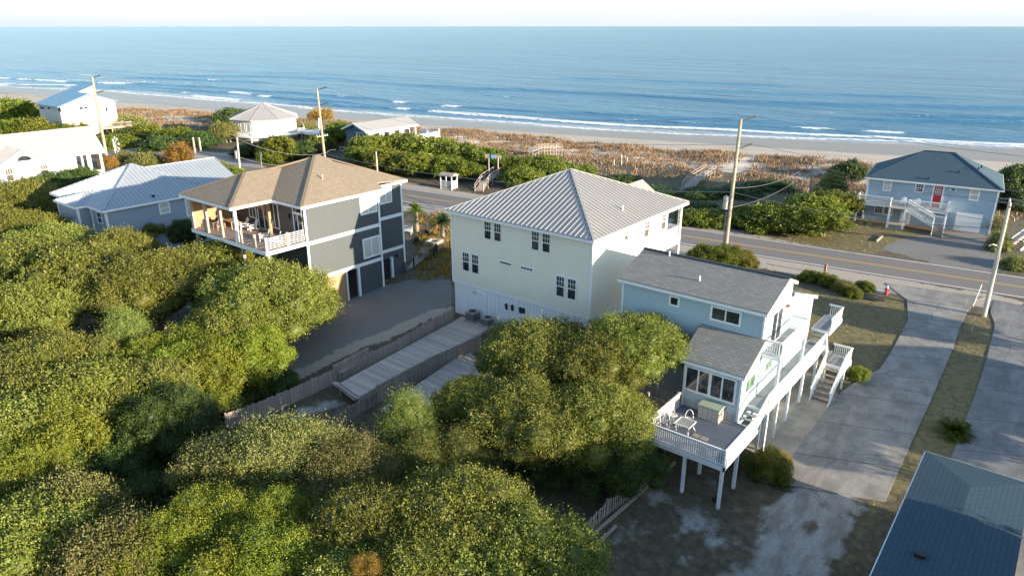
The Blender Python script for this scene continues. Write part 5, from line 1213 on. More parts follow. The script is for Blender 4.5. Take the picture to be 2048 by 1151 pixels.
def proto(key):
    if key in CROWN: return CROWN[key]
    kind, lod, v = key
    nl, sz = {'near': (110000, .066), 'mid': (52000, .098), 'far': (13000, .21)}[lod]
    seed = 100 + hash_(kind) + v * 17
    kw = dict(oak=dict(mat='leaf_oak', rad=(4, 4, 2.3), lobes=46, sprig=.16), bright=dict(mat='leaf_bright', rad=(4, 4, 3.0), lobes=34, sprig=.22), dark=dict(mat='leaf_dark', rad=(4, 4, 2.9), lobes=30, sprig=.18), dry=dict(mat='leaf_dry', rad=(4, 4, 2.1), lobes=40, sprig=.34),
              cedar=dict(mat='leaf_cedar', rad=(4, 4, 3.8), lobes=20, sprig=.5, cone=1), shrub=dict(mat='leaf_shrub', rad=(4, 4, 2.6), lobes=28, sprig=.2), rust=dict(mat='leaf_rust', rad=(4, 4, 3.2), lobes=9, sprig=.6), red=dict(mat='leaf_red', rad=(4, 4, 3.4), lobes=11, sprig=.2))[kind]
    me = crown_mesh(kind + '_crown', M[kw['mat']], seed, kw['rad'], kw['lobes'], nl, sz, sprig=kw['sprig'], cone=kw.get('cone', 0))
    tm = trunk_mesh(kind + '_trunk', M['bark_pale' if kind in ('oak', 'dry') else 'bark'], seed, 4.2, 4, .2, 7, 2 if kind in ('oak', 'shrub', 'bright') else 1, 0 if kind in ('rust', 'red') else 3 if kind == 'dry' else 1)
    CROWN[key] = (me, tm, kw['rad']); return CROWN[key]
def hash_(s): return sum(ord(c) * (i + 3) for i, c in enumerate(s)) % 97
TN = dict(oak=('live_oak', 'tree'), bright=('wax_myrtle', 'tree'), dark=('holly_tree', 'tree'), dry=('live_oak', 'tree'), cedar=('red_cedar', 'tree'), shrub=('coastal_shrub', 'shrub'), rust=('dry_shrub', 'shrub'), red=('garden_shrub', 'shrub'))
tree_n = 0
def tree(kind, px, py, ztop, rx, label, lod='mid', hz=None, ry=None, var=None, group=None, name=None, xy=None):
    """crown centre seen at (px, py); ztop: height of the crown top above the sea-level datum of the scene"""
    global tree_n; tree_n += 1; rs = random.Random(tree_n * 13 + 5)
    v = var if var is not None else tree_n % 3; me, tm, rad = proto((kind, lod, v)); hz = hz or rx * rad[2] / rad[0] * 1.05; ry = ry or rx * rs.uniform(.9, 1.1)
    zc = ztop - hz * .95; p = G(px, py, zc + hz * .35) if xy is None else Vector((*xy, 0)); g0 = tz(p.x, p.y)
    nm, ct_ = TN[kind]; t_ = thing(name or nm, label, ct_, (p.x, p.y, g0), rs.uniform(0, 6.28) if xy is None or True else 0, group)
    c = bpy.data.objects.new('crown', me); COL.objects.link(c); c.parent = t_; c.location = (0, 0, zc - g0); c.scale = (rx / rad[0], ry / rad[1], hz / rad[2])
    hgt = max(.2, zc - g0); k = bpy.data.objects.new('trunk', tm); COL.objects.link(k); k.parent = t_; k.scale = (rx / 4.2, rx / 4.2, (hgt + .3) / 4.2); k.location = (0, 0, hgt - max(0, 1.5 * k.scale.z - hz * .7))
    return t_
# ================================================================ trees and shrubs
g1 = 'live oaks of the dense canopy'
TREES = [
 # back row of the canopy
 ('oak', 530, 592, 6.4, 5.2, 'big round live oak beside the dark house, its crown touching the carport corner', 'near'),
 ('oak', 300, 565, 6.4, 5.2, 'wide live oak in front of the grey blue cottage, over the parked vehicles', 'near'),
 ('oak', 410, 530, 6.0, 4.0, 'live oak just below the dark house porch, behind its bigger neighbours', 'mid'),
 ('oak', 165, 545, 6.4, 4.8, 'live oak directly below the grey blue cottage glass door', 'mid'),
 ('oak', 40, 530, 6.2, 4.8, 'live oak at the left frame edge level with the cottage foot', 'mid'),
 ('oak', 235, 498, 5.7, 3.6, 'smaller live oak tucked against the grey blue cottage front', 'mid'),
 ('oak', 100, 488, 5.8, 4.0, 'live oak left of the grey blue cottage bay, top of the canopy', 'mid'),
 ('oak', 40, 622, 5.9, 4.1, 'pale twiggy live oak at the left edge above the tan truck', 'mid'),
 ('oak', 470, 640, 5.2, 3.2, 'live oak in shade between the big oak and the bright myrtles', 'mid'),
 ('shrub', 640, 592, 3.0, 1.5, 'small leafy shrub against the cedar board screen of the dark house', 'mid'),
 # bright understory
 ('bright', 425, 735, 4.0, 2.9, 'bright green wax myrtle in the middle of the left thicket', 'mid'), ('bright', 505, 700, 4.2, 2.4, 'bright wax myrtle next to the gravel parking, right end of the thicket', 'mid'),
 ('bright', 345, 745, 3.9, 2.6, 'wax myrtle below the white parked car', 'mid'), ('cedar', 252, 668, 5.0, 2.2, 'pale feathery tree right beside the tan truck', 'mid'),
 ('bright', 300, 712, 4.0, 2.1, 'wax myrtle between the tan truck and white car', 'mid'), ('dark', 545, 765, 1.3, 1.9, 'low dark bush at the edge of the sandy path', 'mid'),
 ('dark', 455, 790, 1.5, 2.0, 'low dark undergrowth by the sandy path, left of the fence end', 'mid'), ('bright', 380, 690, 4.2, 2.4, 'wax myrtle in front of the shaded parking gap', 'mid'),
 # lower left
 ('oak', 75, 745, 5.2, 4.3, 'sunlit live oak at the left edge below the tan truck', 'near'), ('oak', 185, 780, 4.9, 3.6, 'sunlit live oak just right of the left edge, above the dark hollow', 'mid'),
 ('oak', 285, 770, 4.5, 2.8, 'live oak above the round dark holly', 'mid'), ('oak', 15, 860, 5.0, 3.4, 'live oak cut by the left frame edge, two thirds down', 'mid'),
 ('dark', 325, 845, 4.2, 3.1, 'round dark green holly left of the fence start', 'near'), ('dark', 415, 890, 2.2, 1.9, 'small dark holly at the near end of the board fence', 'mid'),
 ('bright', 120, 880, 4.5, 2.6, 'yellow green myrtle in the lower left thicket, under the sunlit oaks', 'mid'), ('bright', 30, 965, 4.7, 2.8, 'yellow green myrtle at the lower left frame edge', 'near'),
 ('dark', 175, 950, 3.0, 2.6, 'dark shaded holly in the hollow of the lower left thicket', 'mid'), ('dark', 250, 930, 2.4, 2.2, 'dark holly in the hollow left of the dry oak', 'mid'), ('dark', 300, 990, 2.4, 2.0, 'dark holly below the dry oak, left side', 'mid'),
 ('dry', 110, 1030, 4.4, 2.6, 'greyish twiggy oak in the lower left corner thicket', 'mid'), ('oak', 25, 1080, 4.9, 2.8, 'live oak in the very lower left corner', 'mid'),
 ('dry', 565, 915, 4.4, 3.4, 'flat topped dry tipped live oak in front of the sandy yard', 'near'), ('dry', 690, 950, 4.2, 3.0, 'right half of the flat topped oak hedge with bare pale twigs', 'near'), ('dry', 440, 930, 3.9, 2.4, 'left end of the flat topped oak hedge', 'mid'),
 ('bright', 430, 1060, 4.4, 2.7, 'bright yellow green myrtle in the foreground below the dry oak', 'near'), ('bright', 330, 1115, 4.5, 2.5, 'bright foreground myrtle at the bottom edge, left', 'near'), ('bright', 545, 1055, 4.2, 2.2, 'bright foreground myrtle below the flat topped oak', 'near'),
 ('bright', 560, 1135, 4.4, 2.5, 'bright foreground myrtle at the bottom edge, centre left', 'near'), ('dry', 225, 1110, 4.6, 2.6, 'twiggy oak at the bottom edge in the left corner thicket', 'mid'), ('bright', 440, 1150, 4.3, 2.2, 'myrtle cut by the bottom edge', 'mid'),
 ('oak', 725, 1065, 4.7, 3.4, 'dense foreground oak at the bottom centre, left of the big one', 'near'), ('oak', 900, 1050, 4.8, 3.8, 'big dense foreground oak at the bottom centre', 'near'), ('oak', 1060, 1115, 4.4, 3.2, 'foreground oak above the picket fence, right end of the canopy', 'near'),
 ('oak', 830, 1150, 4.6, 3.2, 'foreground oak cut by the bottom edge, centre', 'near'), ('oak', 980, 1160, 4.4, 3.0, 'foreground oak cut by the bottom edge, right of centre', 'mid'), ('oak', 690, 1160, 4.4, 2.6, 'foreground oak cut by the bottom edge, left of centre', 'mid'),
 ('cedar', 820, 850, 4.3, 2.4, 'tall feathery cedar in front of the lower boardwalk', 'near'), ('cedar', 930, 920, 3.3, 2.2, 'drooping cedar between the boardwalk cedar and the dark hollow', 'near'), ('cedar', 850, 930, 3.2, 2.2, 'feathery cedar just behind the flat topped oak', 'near'), ('rust', 735, 1135, 4.75, .55, 'small orange tinged shrub tip in the bottom foreground', 'mid'),
 # oaks between the houses
 ('oak', 1275, 680, 6.3, 3.3, 'tall live oak against the pale aqua cottage wall', 'near'), ('oak', 1080, 700, 5.6, 3.9, 'live oak covering the foot of the cream house', 'near'), ('oak', 1185, 715, 5.7, 3.4, 'live oak between the cream house and the aqua cottage', 'near'),
 ('oak', 945, 795, 4.4, 2.4, 'small round oak over the far end of the lower boardwalk', 'near'), ('oak', 1055, 830, 4.7, 3.7, 'sunlit live oak in the middle of the yard', 'near'), ('oak', 1190, 825, 4.6, 3.6, 'live oak beside the side steps of the aqua cottage', 'near'),
 ('dark', 1230, 910, 2.3, 3.0, 'dark shaded shrub under the oaks, left of the white deck posts', 'near'), ('dark', 1090, 905, 1.8, 2.4, 'dark shaded shrub above the picket fence', 'near'),
 ('red', 1538, 930, .45, 1.35, 'round garden shrub with red berries and yellow green leaves, by the parking slab', 'near'), ('bright', 1718, 746, .95, .75, 'small round green bush at the foot of the white stair', 'mid'),
 # around the cottages, left
 ('oak', 292, 452, 3.9, 2.7, 'round live oak in front of the side wall of the grey blue cottage', 'mid'), ('dark', 372, 462, 3.9, 2.2, 'dark evergreen in the shade of the dark house porch', 'mid'),
 ('oak', 35, 400, 5.6, 5.0, 'live oak at the left edge below the white house', 'mid'), ('dark', 105, 378, 5.2, 3.6, 'shaded dark evergreen between white house and grey blue cottage', 'mid'), ('oak', 30, 455, 5.6, 4.0, 'live oak at the left edge, second row of the canopy', 'mid'), ('dark', 160, 362, 4.8, 3.2, 'shaded evergreen behind the grey blue cottage roof', 'mid'),
 ('shrub', 430, 348, 2.6, 3.4, 'rounded hedge shrub between grey blue cottage and dark house', 'far'), ('shrub', 468, 352, 2.2, 2.4, 'small hedge shrub by the dark house roof edge', 'far'), ('dry', 290, 322, 2.2, 2.8, 'dusty shrub behind the pale metal roof', 'far'), ('rust', 218, 326, 2.0, 1.5, 'yellow shrub by the white house porch', 'far'), ('rust', 355, 312, 3.4, 2.6, 'orange shrub at the roadside behind the cottage', 'far'), ('dry', 250, 315, 1.8, 2.2, 'dusty low shrub near the utility pole by the white house', 'far'),
 # bushes by the road
 ('shrub', 1412, 508, 3.0, 1.9, 'bush at the seaward corner of the cream house', 'mid'), ('shrub', 1448, 512, 3.0, 1.8, 'bush around the foot of the transformer pole', 'mid'), ('red', 1482, 518, 2.8, 1.6, 'orange tinged bush at the end of the roadside hedge', 'mid'),
 ('shrub', 1620, 553, 1.6, 1.2, 'first low bush of the lawn bed, nearest the cottage', 'mid'), ('shrub', 1655, 560, 1.6, 1.1, 'second low bush of the lawn bed by the marker post', 'mid'), ('dry', 1688, 572, 1.5, 1.1, 'dusty bush in the middle of the lawn bed', 'mid'), ('shrub', 1706, 585, 1.4, .9, 'low bush in front row of the lawn bed', 'mid'), ('shrub', 1730, 572, 1.4, .9, 'last low bush of the lawn bed, nearest the hydrant', 'mid'),
 # beyond the road
 ('shrub', 25, 228, 5.5, 7.0, 'sunlit beach shrub at the far left edge', 'far'), ('shrub', 70, 258, 4.5, 4.5, 'beach shrub in front of the far teal roofed house', 'far'), ('shrub', 20, 262, 4, 4.5, 'beach shrub behind the white house ridge, left edge', 'far'), ('shrub', 140, 258, 3.4, 4.2, 'low thicket right of the far teal roofed house', 'far'), ('shrub', 200, 246, 3.2, 5, 'low thicket behind the left utility pole', 'far'), ('dry', 250, 252, 3.0, 5, 'dusty thicket on the back dune, far left', 'far'),
 ('shrub', 235, 285, 2.8, 4, 'low thicket beside the cable pole', 'far'), ('shrub', 290, 268, 3.2, 4.5, 'beach thicket between the far houses', 'far'), ('shrub', 345, 272, 3.6, 4.0, 'yellow green thicket left of the driveway gate', 'far'), ('dark', 320, 288, 3, 3.6, 'dark thicket at the verge across the road, left', 'far'), ('dark', 400, 278, 3.4, 3.6, 'dark thicket behind the wooden gate posts', 'far'),
 ('dry', 450, 262, 4.4, 3.4, 'pale silvery tree left of the short transformer pole', 'far'), ('shrub', 555, 292, 5.0, 3.4, 'yellow green tree in front of the eight sided house', 'far'), ('shrub', 540, 312, 3.2, 2.4, 'leafy shrub by the road sign', 'far'), ('dark', 600, 300, 3.4, 3.6, 'dark thicket behind the tall pole', 'far'), ('dark', 500, 300, 3.0, 3.0, 'dark thicket behind the short transformer pole', 'far'),
 ('shrub', 675, 264, 5.0, 3.6, 'green tree against the dark blue house gable', 'far'), ('shrub', 640, 288, 3.4, 3.2, 'leafy shrub right of the tall pole', 'far'), ('dark', 465, 238, 4.2, 4.5, 'dark beach shrub left of the eight sided house', 'far'), ('rust', 640, 238, 3.2, 3.4, 'orange beach shrub between eight sided and dark blue houses', 'far'), ('dry', 615, 262, 2.5, 3.2, 'dusty shrub below the umbrella deck', 'far'),
]
for i, (px, py, zt, r_) in enumerate([(745, 290, 5.0, 4.2), (800, 288, 4.9, 4.4), (855, 296, 4.7, 4.4), (910, 304, 4.4, 4.2), (965, 316, 4.0, 3.8), (770, 318, 4.4, 3.6), (830, 324, 4.4, 3.6), (890, 330, 4.0, 3.4), (725, 308, 4.2, 3.0), (935, 338, 3.6, 2.6)]):
    TREES.append(('shrub', px, py, zt, r_, ['leafy shrub in the rear row of the thicket between dark blue house and kiosk', 'leafy shrub in the roadside row of the thicket behind the kiosk'][py > 305 and i > 4], 'far', 'shrubs of the thicket beyond the road'))
for i, (px, py, zt, r_) in enumerate([(1035, 330, 4.0, 3.2), (1085, 330, 3.9, 3.6), (1045, 352, 3.6, 3.0), (1110, 346, 3.2, 3.4), (1150, 345, 2.6, 3.2)]):
    TREES.append(('shrub', px, py, zt, r_, 'shrub of the thicket right of the beach steps, behind the cream roof', 'far', 'shrubs right of the beach steps'))
for i, (px, py, zt, r_) in enumerate([(1180, 362, 1.9, 3.2), (1240, 362, 1.9, 4), (1300, 382, 1.9, 4), (1400, 388, 1.8, 3.4), (1470, 385, 1.9, 4), (1540, 372, 1.9, 4), (1400, 418, 1.7, 3.4)]):
    TREES.append(('dark', px, py, zt, r_, 'low dark dune shrub in the shaded hollow around the beach walkover', 'far', 'low shrubs in the shaded hollow'))
for i, (px, py, zt, r_) in enumerate([(1395, 436, 2.3, 2.4), (1440, 440, 2.2, 2.4), (1480, 432, 2.6, 2.8), (1520, 440, 2.8, 2.8), (1560, 430, 3.6, 3.2), (1600, 440, 3.4, 3.0), (1630, 415, 4.4, 3.4), (1650, 440, 3.6, 2.6), (1670, 400, 4.2, 2.8)]):
    TREES.append(('shrub', px, py, zt, r_, 'green shrub of the roadside thicket between transformer pole and blue house', 'far', 'shrubs of the thicket left of the blue house'))
TREES += [('cedar', 1665, 372, 5.2, 2.6, 'bright pine like tree at the left side of the blue house', 'far'), ('dark', 1700, 345, 3.6, 3.0, 'dark shrub behind the left side of the blue house', 'far'), ('dark', 2040, 355, 3.6, 3.4, 'dark shrub behind the right end of the blue house', 'far'), ('dark', 2030, 395, 3.8, 2.8, 'dark evergreen right of the blue house garage', 'far'),
 ('dry', 1985, 445, 2.6, 1.7, 'grey green shrub beside the white garage door', 'far'), ('cedar', 2000, 480, 2.8, 1.3, 'small young juniper right of the garage drive', 'far'), ('dry', 2035, 530, 1.6, 1.6, 'dusty shrub at the foot of the leaning pole', 'far')]
for tdef in TREES:
    kind, px, py, zt, r_, lab, lod = tdef[:7]; grp = tdef[7] if len(tdef) > 7 else None
    kw = {}
    if lab.startswith('flat topped') : kw['hz'] = 1.9; kw['ry'] = 2.9
    if 'hedge with bare' in lab: kw['hz'] = 1.6; kw['ry'] = 2.3
    if 'low dark dune' in lab: kw['hz'] = 1.0
    if 'thicket' in lab and lod == 'far' and kind != 'cedar': kw['hz'] = r_ * .52; r_ *= 1.15
    tree(kind, px, py, zt, r_, lab, lod, group=grp, **kw)
# a few unseen trees added further right for their shade: they and the neighbour's house throw the shade across the drive
for i, (x, y, zt, r_) in enumerate([(12, 44.0, 4.5, 2.2), (16, 66, 6.5, 3.0), (14, 30.5, 8.2, 4.4), (15, 26, 8.8, 5.2), (14, 20, 8.6, 5.4), (14, 12, 8.6, 5.4), (20, 50, 6, 3.2)]):
    tree('oak', 0, 0, zt, r_, 'unseen live oak added beyond the right edge to cast shade', 'far', xy=(x, y), group='oaks beyond the right edge')
# ---------------------------------------------------------------- palm, cycad, agave like plants
def fronds(mb, c, n, L, droop, rs, w=.05, leaf=.3, up0=.9):
    for k in range(n):
        a = rs.uniform(0, 6.28); e = rs.uniform(-.2, up0); pts = []
        for j in range(7): t = j / 6; pts.append(Vector(c) + Vector((math.cos(a) * L * t * math.cos(e), math.sin(a) * L * t * math.cos(e), L * t * math.sin(e) - droop * t * t * L)))
        mb.tube(pts, .012, 4, .004, False)
        for j in range(1, 7):
            for q in (.0, .5):
                p = pts[j - 1].lerp(pts[j], q); d = (pts[j] - pts[j - 1]).normalized(); s_ = d.cross(ZV).normalized()
                for sg in (-1, 1):
                    tip = p + (s_ * sg * .9 + d * .7 - ZV * .25) * leaf * (1.1 - .5 * j / 6); mb.face([p - d * w * .5, p + d * w * .5, tip])
rs_ = random.Random(3)
for px, py, h_, lab, mt in ((834, 462, 2.6, 'sunlit sabal palm with a thick shaggy trunk in the side garden', 'leaf_bright'), (886, 476, 2.0, 'smaller shaded palm beside the fire pit', 'leaf_dark')):  # leaf colours picked brighter and darker to paint sun and shade
    p = T(px, py); pt = thing('palm', lab, 'palm tree', tuple(p)); MB().tube([p, p + ZV * h_ * .5, p + ZV * h_], [.26, .22, .18], 10).build('trunk', M['bark_pale'], pt); mb = MB(); fronds(mb, p + ZV * h_, 34, 1.7, .45, rs_, .1, .55, 1.3); mb.build('crown', M[mt], pt)
p = T(1905, 868); cy = thing('cycad', 'low spreading sago palm with brown tipped fronds on the grass strip', 'plant', tuple(p)); mb = MB(); fronds(mb, p + ZV * .25, 110, 1.25, .3, rs_, .09, .26, 1.2); mb.build('fronds', M['leaf_bright'], cy); mb = MB(); fronds(mb, p + Vector((.35, .2, .25)), 45, 1.0, .3, rs_, .08, .22, 1.2); mb.build('brown_fronds', M['leaf_rust'], cy); MB().tube([p, p + ZV * .3], .2).build('trunk', M['bark'], cy)
# ---------------------------------------------------------------- dune grass, ground litter
def tuft_mesh(name, pts, hs, mat, blades=7, spread=.25, seed=1, wid=.05):
    rs = np.random.RandomState(seed); n = len(pts); K = blades; P = np.repeat(pts, K, 0); H = np.repeat(hs, K) * (.5 + .8 * rs.rand(n * K))
    b = P + np.stack([rs.normal(size=n * K) * spread, rs.normal(size=n * K) * spread, np.zeros(n * K)], 1)
    lean = np.stack([rs.normal(size=n * K) * .45, rs.normal(size=n * K) * .45, np.ones(n * K)], 1); tip = b + lean * H[:, None]; a = rs.rand(n * K) * PI; sd = np.stack([np.cos(a), np.sin(a), a * 0], 1) * wid
    V = np.stack([b - sd, b + sd, tip], 1).reshape(-1, 3); F = np.arange(len(V)).reshape(-1, 3); tone = np.repeat(rs.rand(n * K), 3)
    return np_mesh(name, V, F, mat, attrs={'tone': ('FLOAT', tone)})
M['sea_oats'] = m_leaf('dune_grass_blades', (.13, .085, .045), (.31, .22, .12), (.48, .365, .22), trans=.2)
M['dry_grass'] = m_leaf('dry_grass_blades', (.10, .085, .035), (.21, .17, .08), (.34, .28, .15), trans=.2)
rs = np.random.RandomState(5); N = 90000
x = rs.uniform(-330, 25, N); yt = ytoe(x); dd = rs.uniform(-33, .5, N); y = yt + dd
dens = .55 * smooth((-dd - .0) / 2) * (1 - .35 * smooth((-dd - 10) / 3) * (1 - smooth((-dd - 16) / 5))) ; nz = .5 + .5 * np.sin(x * .35 + 2 * np.sin(y * .22)) * np.sin(y * .5 + x * .07) + .3 * np.sin(x * 1.3 + y * .9)
keep = rs.rand(N) < dens * (.25 + .9 * np.clip(nz, 0, 1)) * np.where(dd < -24, .35, 1); x, y, dd = x[keep], y[keep], dd[keep]
# a bare sandy track over the dune by the transformer pole
A1_, A2_ = T(1400, 400), T(1480, 330); dv = (A2_ - A1_); tt = ((x - A1_.x) * dv.x + (y - A1_.y) * dv.y) / (dv.x ** 2 + dv.y ** 2); dist = np.abs((x - A1_.x) * dv.y - (y - A1_.y) * dv.x) / math.hypot(dv.x, dv.y)
k_ = ~((dist < 1.6 + .8 * np.sin(tt * 9)) & (tt > -.3) & (tt < 1.4)); x, y, dd = x[k_], y[k_], dd[k_]
tag(tuft_mesh('dune_grass', np.stack([x, y, terr(x, y) - .03], 1), np.where(dd > -9, .55, .38) * (1 + .3 * rs.rand(len(x))), M['sea_oats'], 8, .35, 2, .07), 'dry orange brown sea oats covering the dunes behind the beach', 'grass', kind='stuff')
N = 26000; x = rs.uniform(-60, 30, N); y = rs.uniform(25, 125, N)
m_ = np.zeros(N)
for pp, wgt in (([(1380, 450), (1500, 470), (1690, 430), (1800, 455), (1770, 505), (1720, 510), (1540, 480), (1400, 458)], .8), ([(1590, 575), (1700, 590), (1790, 590), (1818, 620), (1815, 660), (1750, 730), (1690, 800), (1600, 800), (1560, 690)], .5), ([(1945, 615), (1985, 640), (1975, 720), (1930, 900), (1700, 1151), (1660, 1151), (1740, 1020), (1850, 800)], .5), ([(800, 420), (905, 430), (905, 560), (800, 540)], .7), ([(1000, 360), (1180, 345), (1380, 380), (1380, 440), (1100, 400)], .5)): m_ = np.maximum(m_, inpoly(x, y, pixpoly(pp)) * wgt)
k_ = rs.rand(N) < m_; x, y = x[k_], y[k_]
tag(tuft_mesh('rough_grass', np.stack([x, y, terr(x, y) - .02], 1), .10 + .10 * rs.rand(len(x)), M['dry_grass'], 6, .22, 3, .03), 'patchy dry lawn grass and weeds on the lots beside the road', 'grass', kind='stuff')
N = 5000; px_ = rs.uniform(835, 905, N); py_ = rs.uniform(425, 560, N); pts = [T(a, b) for a, b in zip(px_[:420], py_[:420])]
pts = np.array([tuple(p) for p in pts if not (abs(p.x + 44) < 2.2 and abs(p.y - 51) < 2.2)]); tag(tuft_mesh('ornamental_grass', pts, .22 + .36 * rs.rand(len(pts)), M['leaf_rust'], 11, .2, 4, .03), 'rusty ornamental grasses in the side garden between the two tall houses', 'grass', kind='stuff')
# ================================================================ utility poles and lines
WIREPTS = {}
def pole(key, base, top_px, h, label, mat='pole_wood', r=.17, arms=(), trans=None, extra=None):
    b = Vector(base); tp = G(*top_px, b.z + h)
    if (tp.xy - b.xy).length > 1.2: tp = Vector((b.x + (tp.x - b.x) * .5, b.y + (tp.y - b.y) * .5, b.z + h))
    t_ = thing('utility_pole', label, 'utility pole', tuple(b))
    MB().tube([b - ZV * .4, b.lerp(tp, .5), tp], [r, r * .85, r * .65], 12).build('pole', M[mat], t_)
    d = Vector((math.cos(R(6)), math.sin(R(6)), 0)); n = Vector((-d.y, d.x, 0)); W = []
    for (f, kind) in arms:
        c = b.lerp(tp, f)
        if kind == 'cross':
            MB().beam(c - n * 1.25, c + n * 1.25, .1, .12).build('crossarm', M['wood_grey'], t_)
            for s_ in (-1.15, -.6, .6, 1.15):
                q = c + n * s_; MB().tube([q + ZV * .05, q + ZV * .15, q + ZV * .28], [.05, .09, .04], 8).build('insulator', M['orange_ins'], t_); W.append(q + ZV * .28)
        elif kind == 'stub':
            q = c + (d * .75 + n * .65) * 1.5 + ZV * .45; MB().tube([c, q], [.07, .10], 8).build('line_post_insulator', M['wire_dark'], t_); W.append(q)
        elif kind == 'low': W.append(c)
    if trans:
        c = b.lerp(tp, trans); q = c - d * .5; mb = MB(); mb.tube([q - ZV * .65, q + ZV * .6], .31, 14).tube([q + ZV * .6, q + ZV * .7], [.31, .12], 14); tr = mb.build('transformer', M['galv'], t_)
        MB().tube([q + ZV * .55, q + ZV * .8], .05, 8).build('bushing', M['orange_ins'], tr); MB().beam(c, q, .1, .2).build('bracket', M['galv'], t_)
    WIREPTS[key] = (W, tp, b, t_); return t_
pb = T(1968, 632); pole('R', pb, (2020, 405), at_z(2020, 405, pb) - pb.z, 'pale leaning utility pole with a crossarm on the grass strip, right', 'pole_pale', .19, ((.985, 'cross'), (.78, 'low'), (.70, 'low')))
pm = T(1448, 520); pole('M', pm, (1482, 238), at_z(1482, 238, pm) - pm.z, 'tall utility pole with grey transformer behind the cream house', 'pole_wood', .22, ((.985, 'stub'), (.80, 'stub'), (.62, 'stub'), (.50, 'low'), (.36, 'low')), .42)
p2 = T(652, 338); pole('2', p2, (634, 178), at_z(634, 178, p2) - p2.z, 'tall utility pole behind the tan roof, three line posts and a crossarm', 'pole_wood', .24, ((.985, 'stub'), (.80, 'stub'), (.62, 'stub'), (.42, 'cross'), (.2, 'low'), (.12, 'low')), None)
p3 = T(214, 318); pole('3', p3, (184, 153), at_z(184, 153, p3) - p3.z, 'tall utility pole beside the white house porch', 'pole_wood', .28, ((.985, 'stub'), (.80, 'stub'), (.42, 'low'), (.34, 'low')), None)
p4 = T(481, 352); pole('4', p4, (474, 275), at_z(474, 275, p4) - p4.z, 'short utility pole with a transformer behind the dark house roof', 'pole_pale', .18, ((.97, 'low'), (.5, 'low')), .55)
pf2 = T(1620, 392); pole('F', pf2, (1625, 325), at_z(1625, 325, pf2) - pf2.z, 'bare wooden pole in the thicket left of the blue house', 'wood_plain', .16, ((.97, 'low'), (.8, 'low'), (.7, 'low'), (.6, 'low')))
p5 = T(757, 372); pole('5', p5, (752, 303), at_z(752, 303, p5) - p5.z, 'thin grey pole at the verge behind the tan roof', 'pole_pale', .13, ((.97, 'low'),))
p6 = T(106, 245); pole('6', p6, (100, 208), at_z(100, 208, p6) - p6.z, 'thin wooden pole in front of the teal roofed house', 'wood_plain', .16, ((.97, 'low'),))
p7 = T(539, 275); pole('7', p7, (534, 241), at_z(534, 241, p7) - p7.z, 'thin wooden pole in front of the eight sided house', 'wood_plain', .14, ((.97, 'low'),))
p8 = T(76, 262); pole('8', p8, (72, 238), at_z(72, 238, p8) - p8.z, 'short cut pole behind the white house ridge', 'wood_plain', .2, ((.97, 'low'),))
def wire(a, b, sag, label, mat='wire', r=.018, group=None):
    a, b = Vector(a), Vector(b); n = 24; o = MB().tube([a.lerp(b, k / n) - ZV * (4 * sag * (k / n) * (1 - k / n)) for k in range(n + 1)], r, 5).build('power_line', M[mat]); tag(o, label, 'power line', group); return o
W = lambda k, i: WIREPTS[k][0][i]
dR = Vector((math.cos(R(6)), math.sin(R(6)), 0))
for i in range(4): wire(W('R', i), W('R', i) + Vector((38, 3, .3)), .6, 'power line from the leaning pole crossarm out of the picture to the right', group='lines right of the leaning pole'); 
for i in range(4): wire(W('R', i), Vector(WIREPTS['F'][1]) - ZV * (.15 + .75 * i), .5, 'power line between the leaning pole crossarm and the bare pole, past the blue house', group='lines in front of the blue house')
for i in range(2): wire(Vector(WIREPTS['F'][1]) - ZV * (.15 + .75 * i), W('M', 3 + i) + Vector((0, .2, .4)), .9, 'power line from the bare thicket pole to the transformer pole', group='lines left of the bare pole')
wire(W('M', 3), W('R', 4), .7, 'thick cable between the transformer pole and the leaning pole, crossing the red door', 'wire', .028); wire(W('R', 4), W('R', 4) + Vector((38, 3, .2)), .7, 'thick cable right of the leaning pole', 'wire', .028)
wire(W('M', 4), W('R', 5), .9, 'dark cable low over the road right of the transformer pole', 'wire_dark', .03); wire(W('R', 5), W('R', 5) + Vector((38, 3, .2)), .7, 'dark low cable right of the leaning pole', 'wire_dark', .03)
wire(W('2', 7), W('M', 3), 1.6, 'thick cable above the cream house roof', 'wire', .045); wire(W('2', 8), W('M', 4), 1.8, 'dark cable behind the cream house roof', 'wire_dark', .03)
for i in range(3): wire(W('2', i), W('M', i), 2.2, 'thin top line from the tall pole to the transformer pole', group='top lines over the beach'); wire(W('M', i), W('M', i) + (W('M', i) - W('2', i)).normalized() * 60, 1.8, 'thin top line right of the transformer pole', group='top lines over the blue house')
for i in range(2): wire(W('3', i), W('2', i), 2.0, 'thin top line between the two tall poles on the left', group='top lines left')
for i in range(4): wire(W('2', 3 + i), Vector(WIREPTS['7'][1]) + Vector((-26, 2 + .4 * i, .3 - .5 * i)), .8, 'line from the crossarm of the tall pole toward the beach houses', group='lines left of the tall pole crossarm')
wire(W('4', 0), W('2', 7), 1.1, 'upper sagging cable between short transformer pole and tall pole', 'wire', .03); wire(W('4', 1), W('2', 8), 1.2, 'lower sagging cable between short transformer pole and tall pole', 'wire', .03)
wire(W('3', 2), W('4', 0), 1.0, 'upper cable from the porch pole to the short transformer pole', 'wire', .03); wire(W('3', 3), W('4', 1), 1.1, 'lower cable from the porch pole to the short transformer pole', 'wire_dark', .03)
t_ = WIREPTS['2'][3]; c = Vector(p2) + ZV * 2.6; MB().tube([c, c + Vector((.9, .6, .7)), c + Vector((1.7, 1.1, .75))], .04, 6).build('street_lamp_arm', M['galv'], t_)
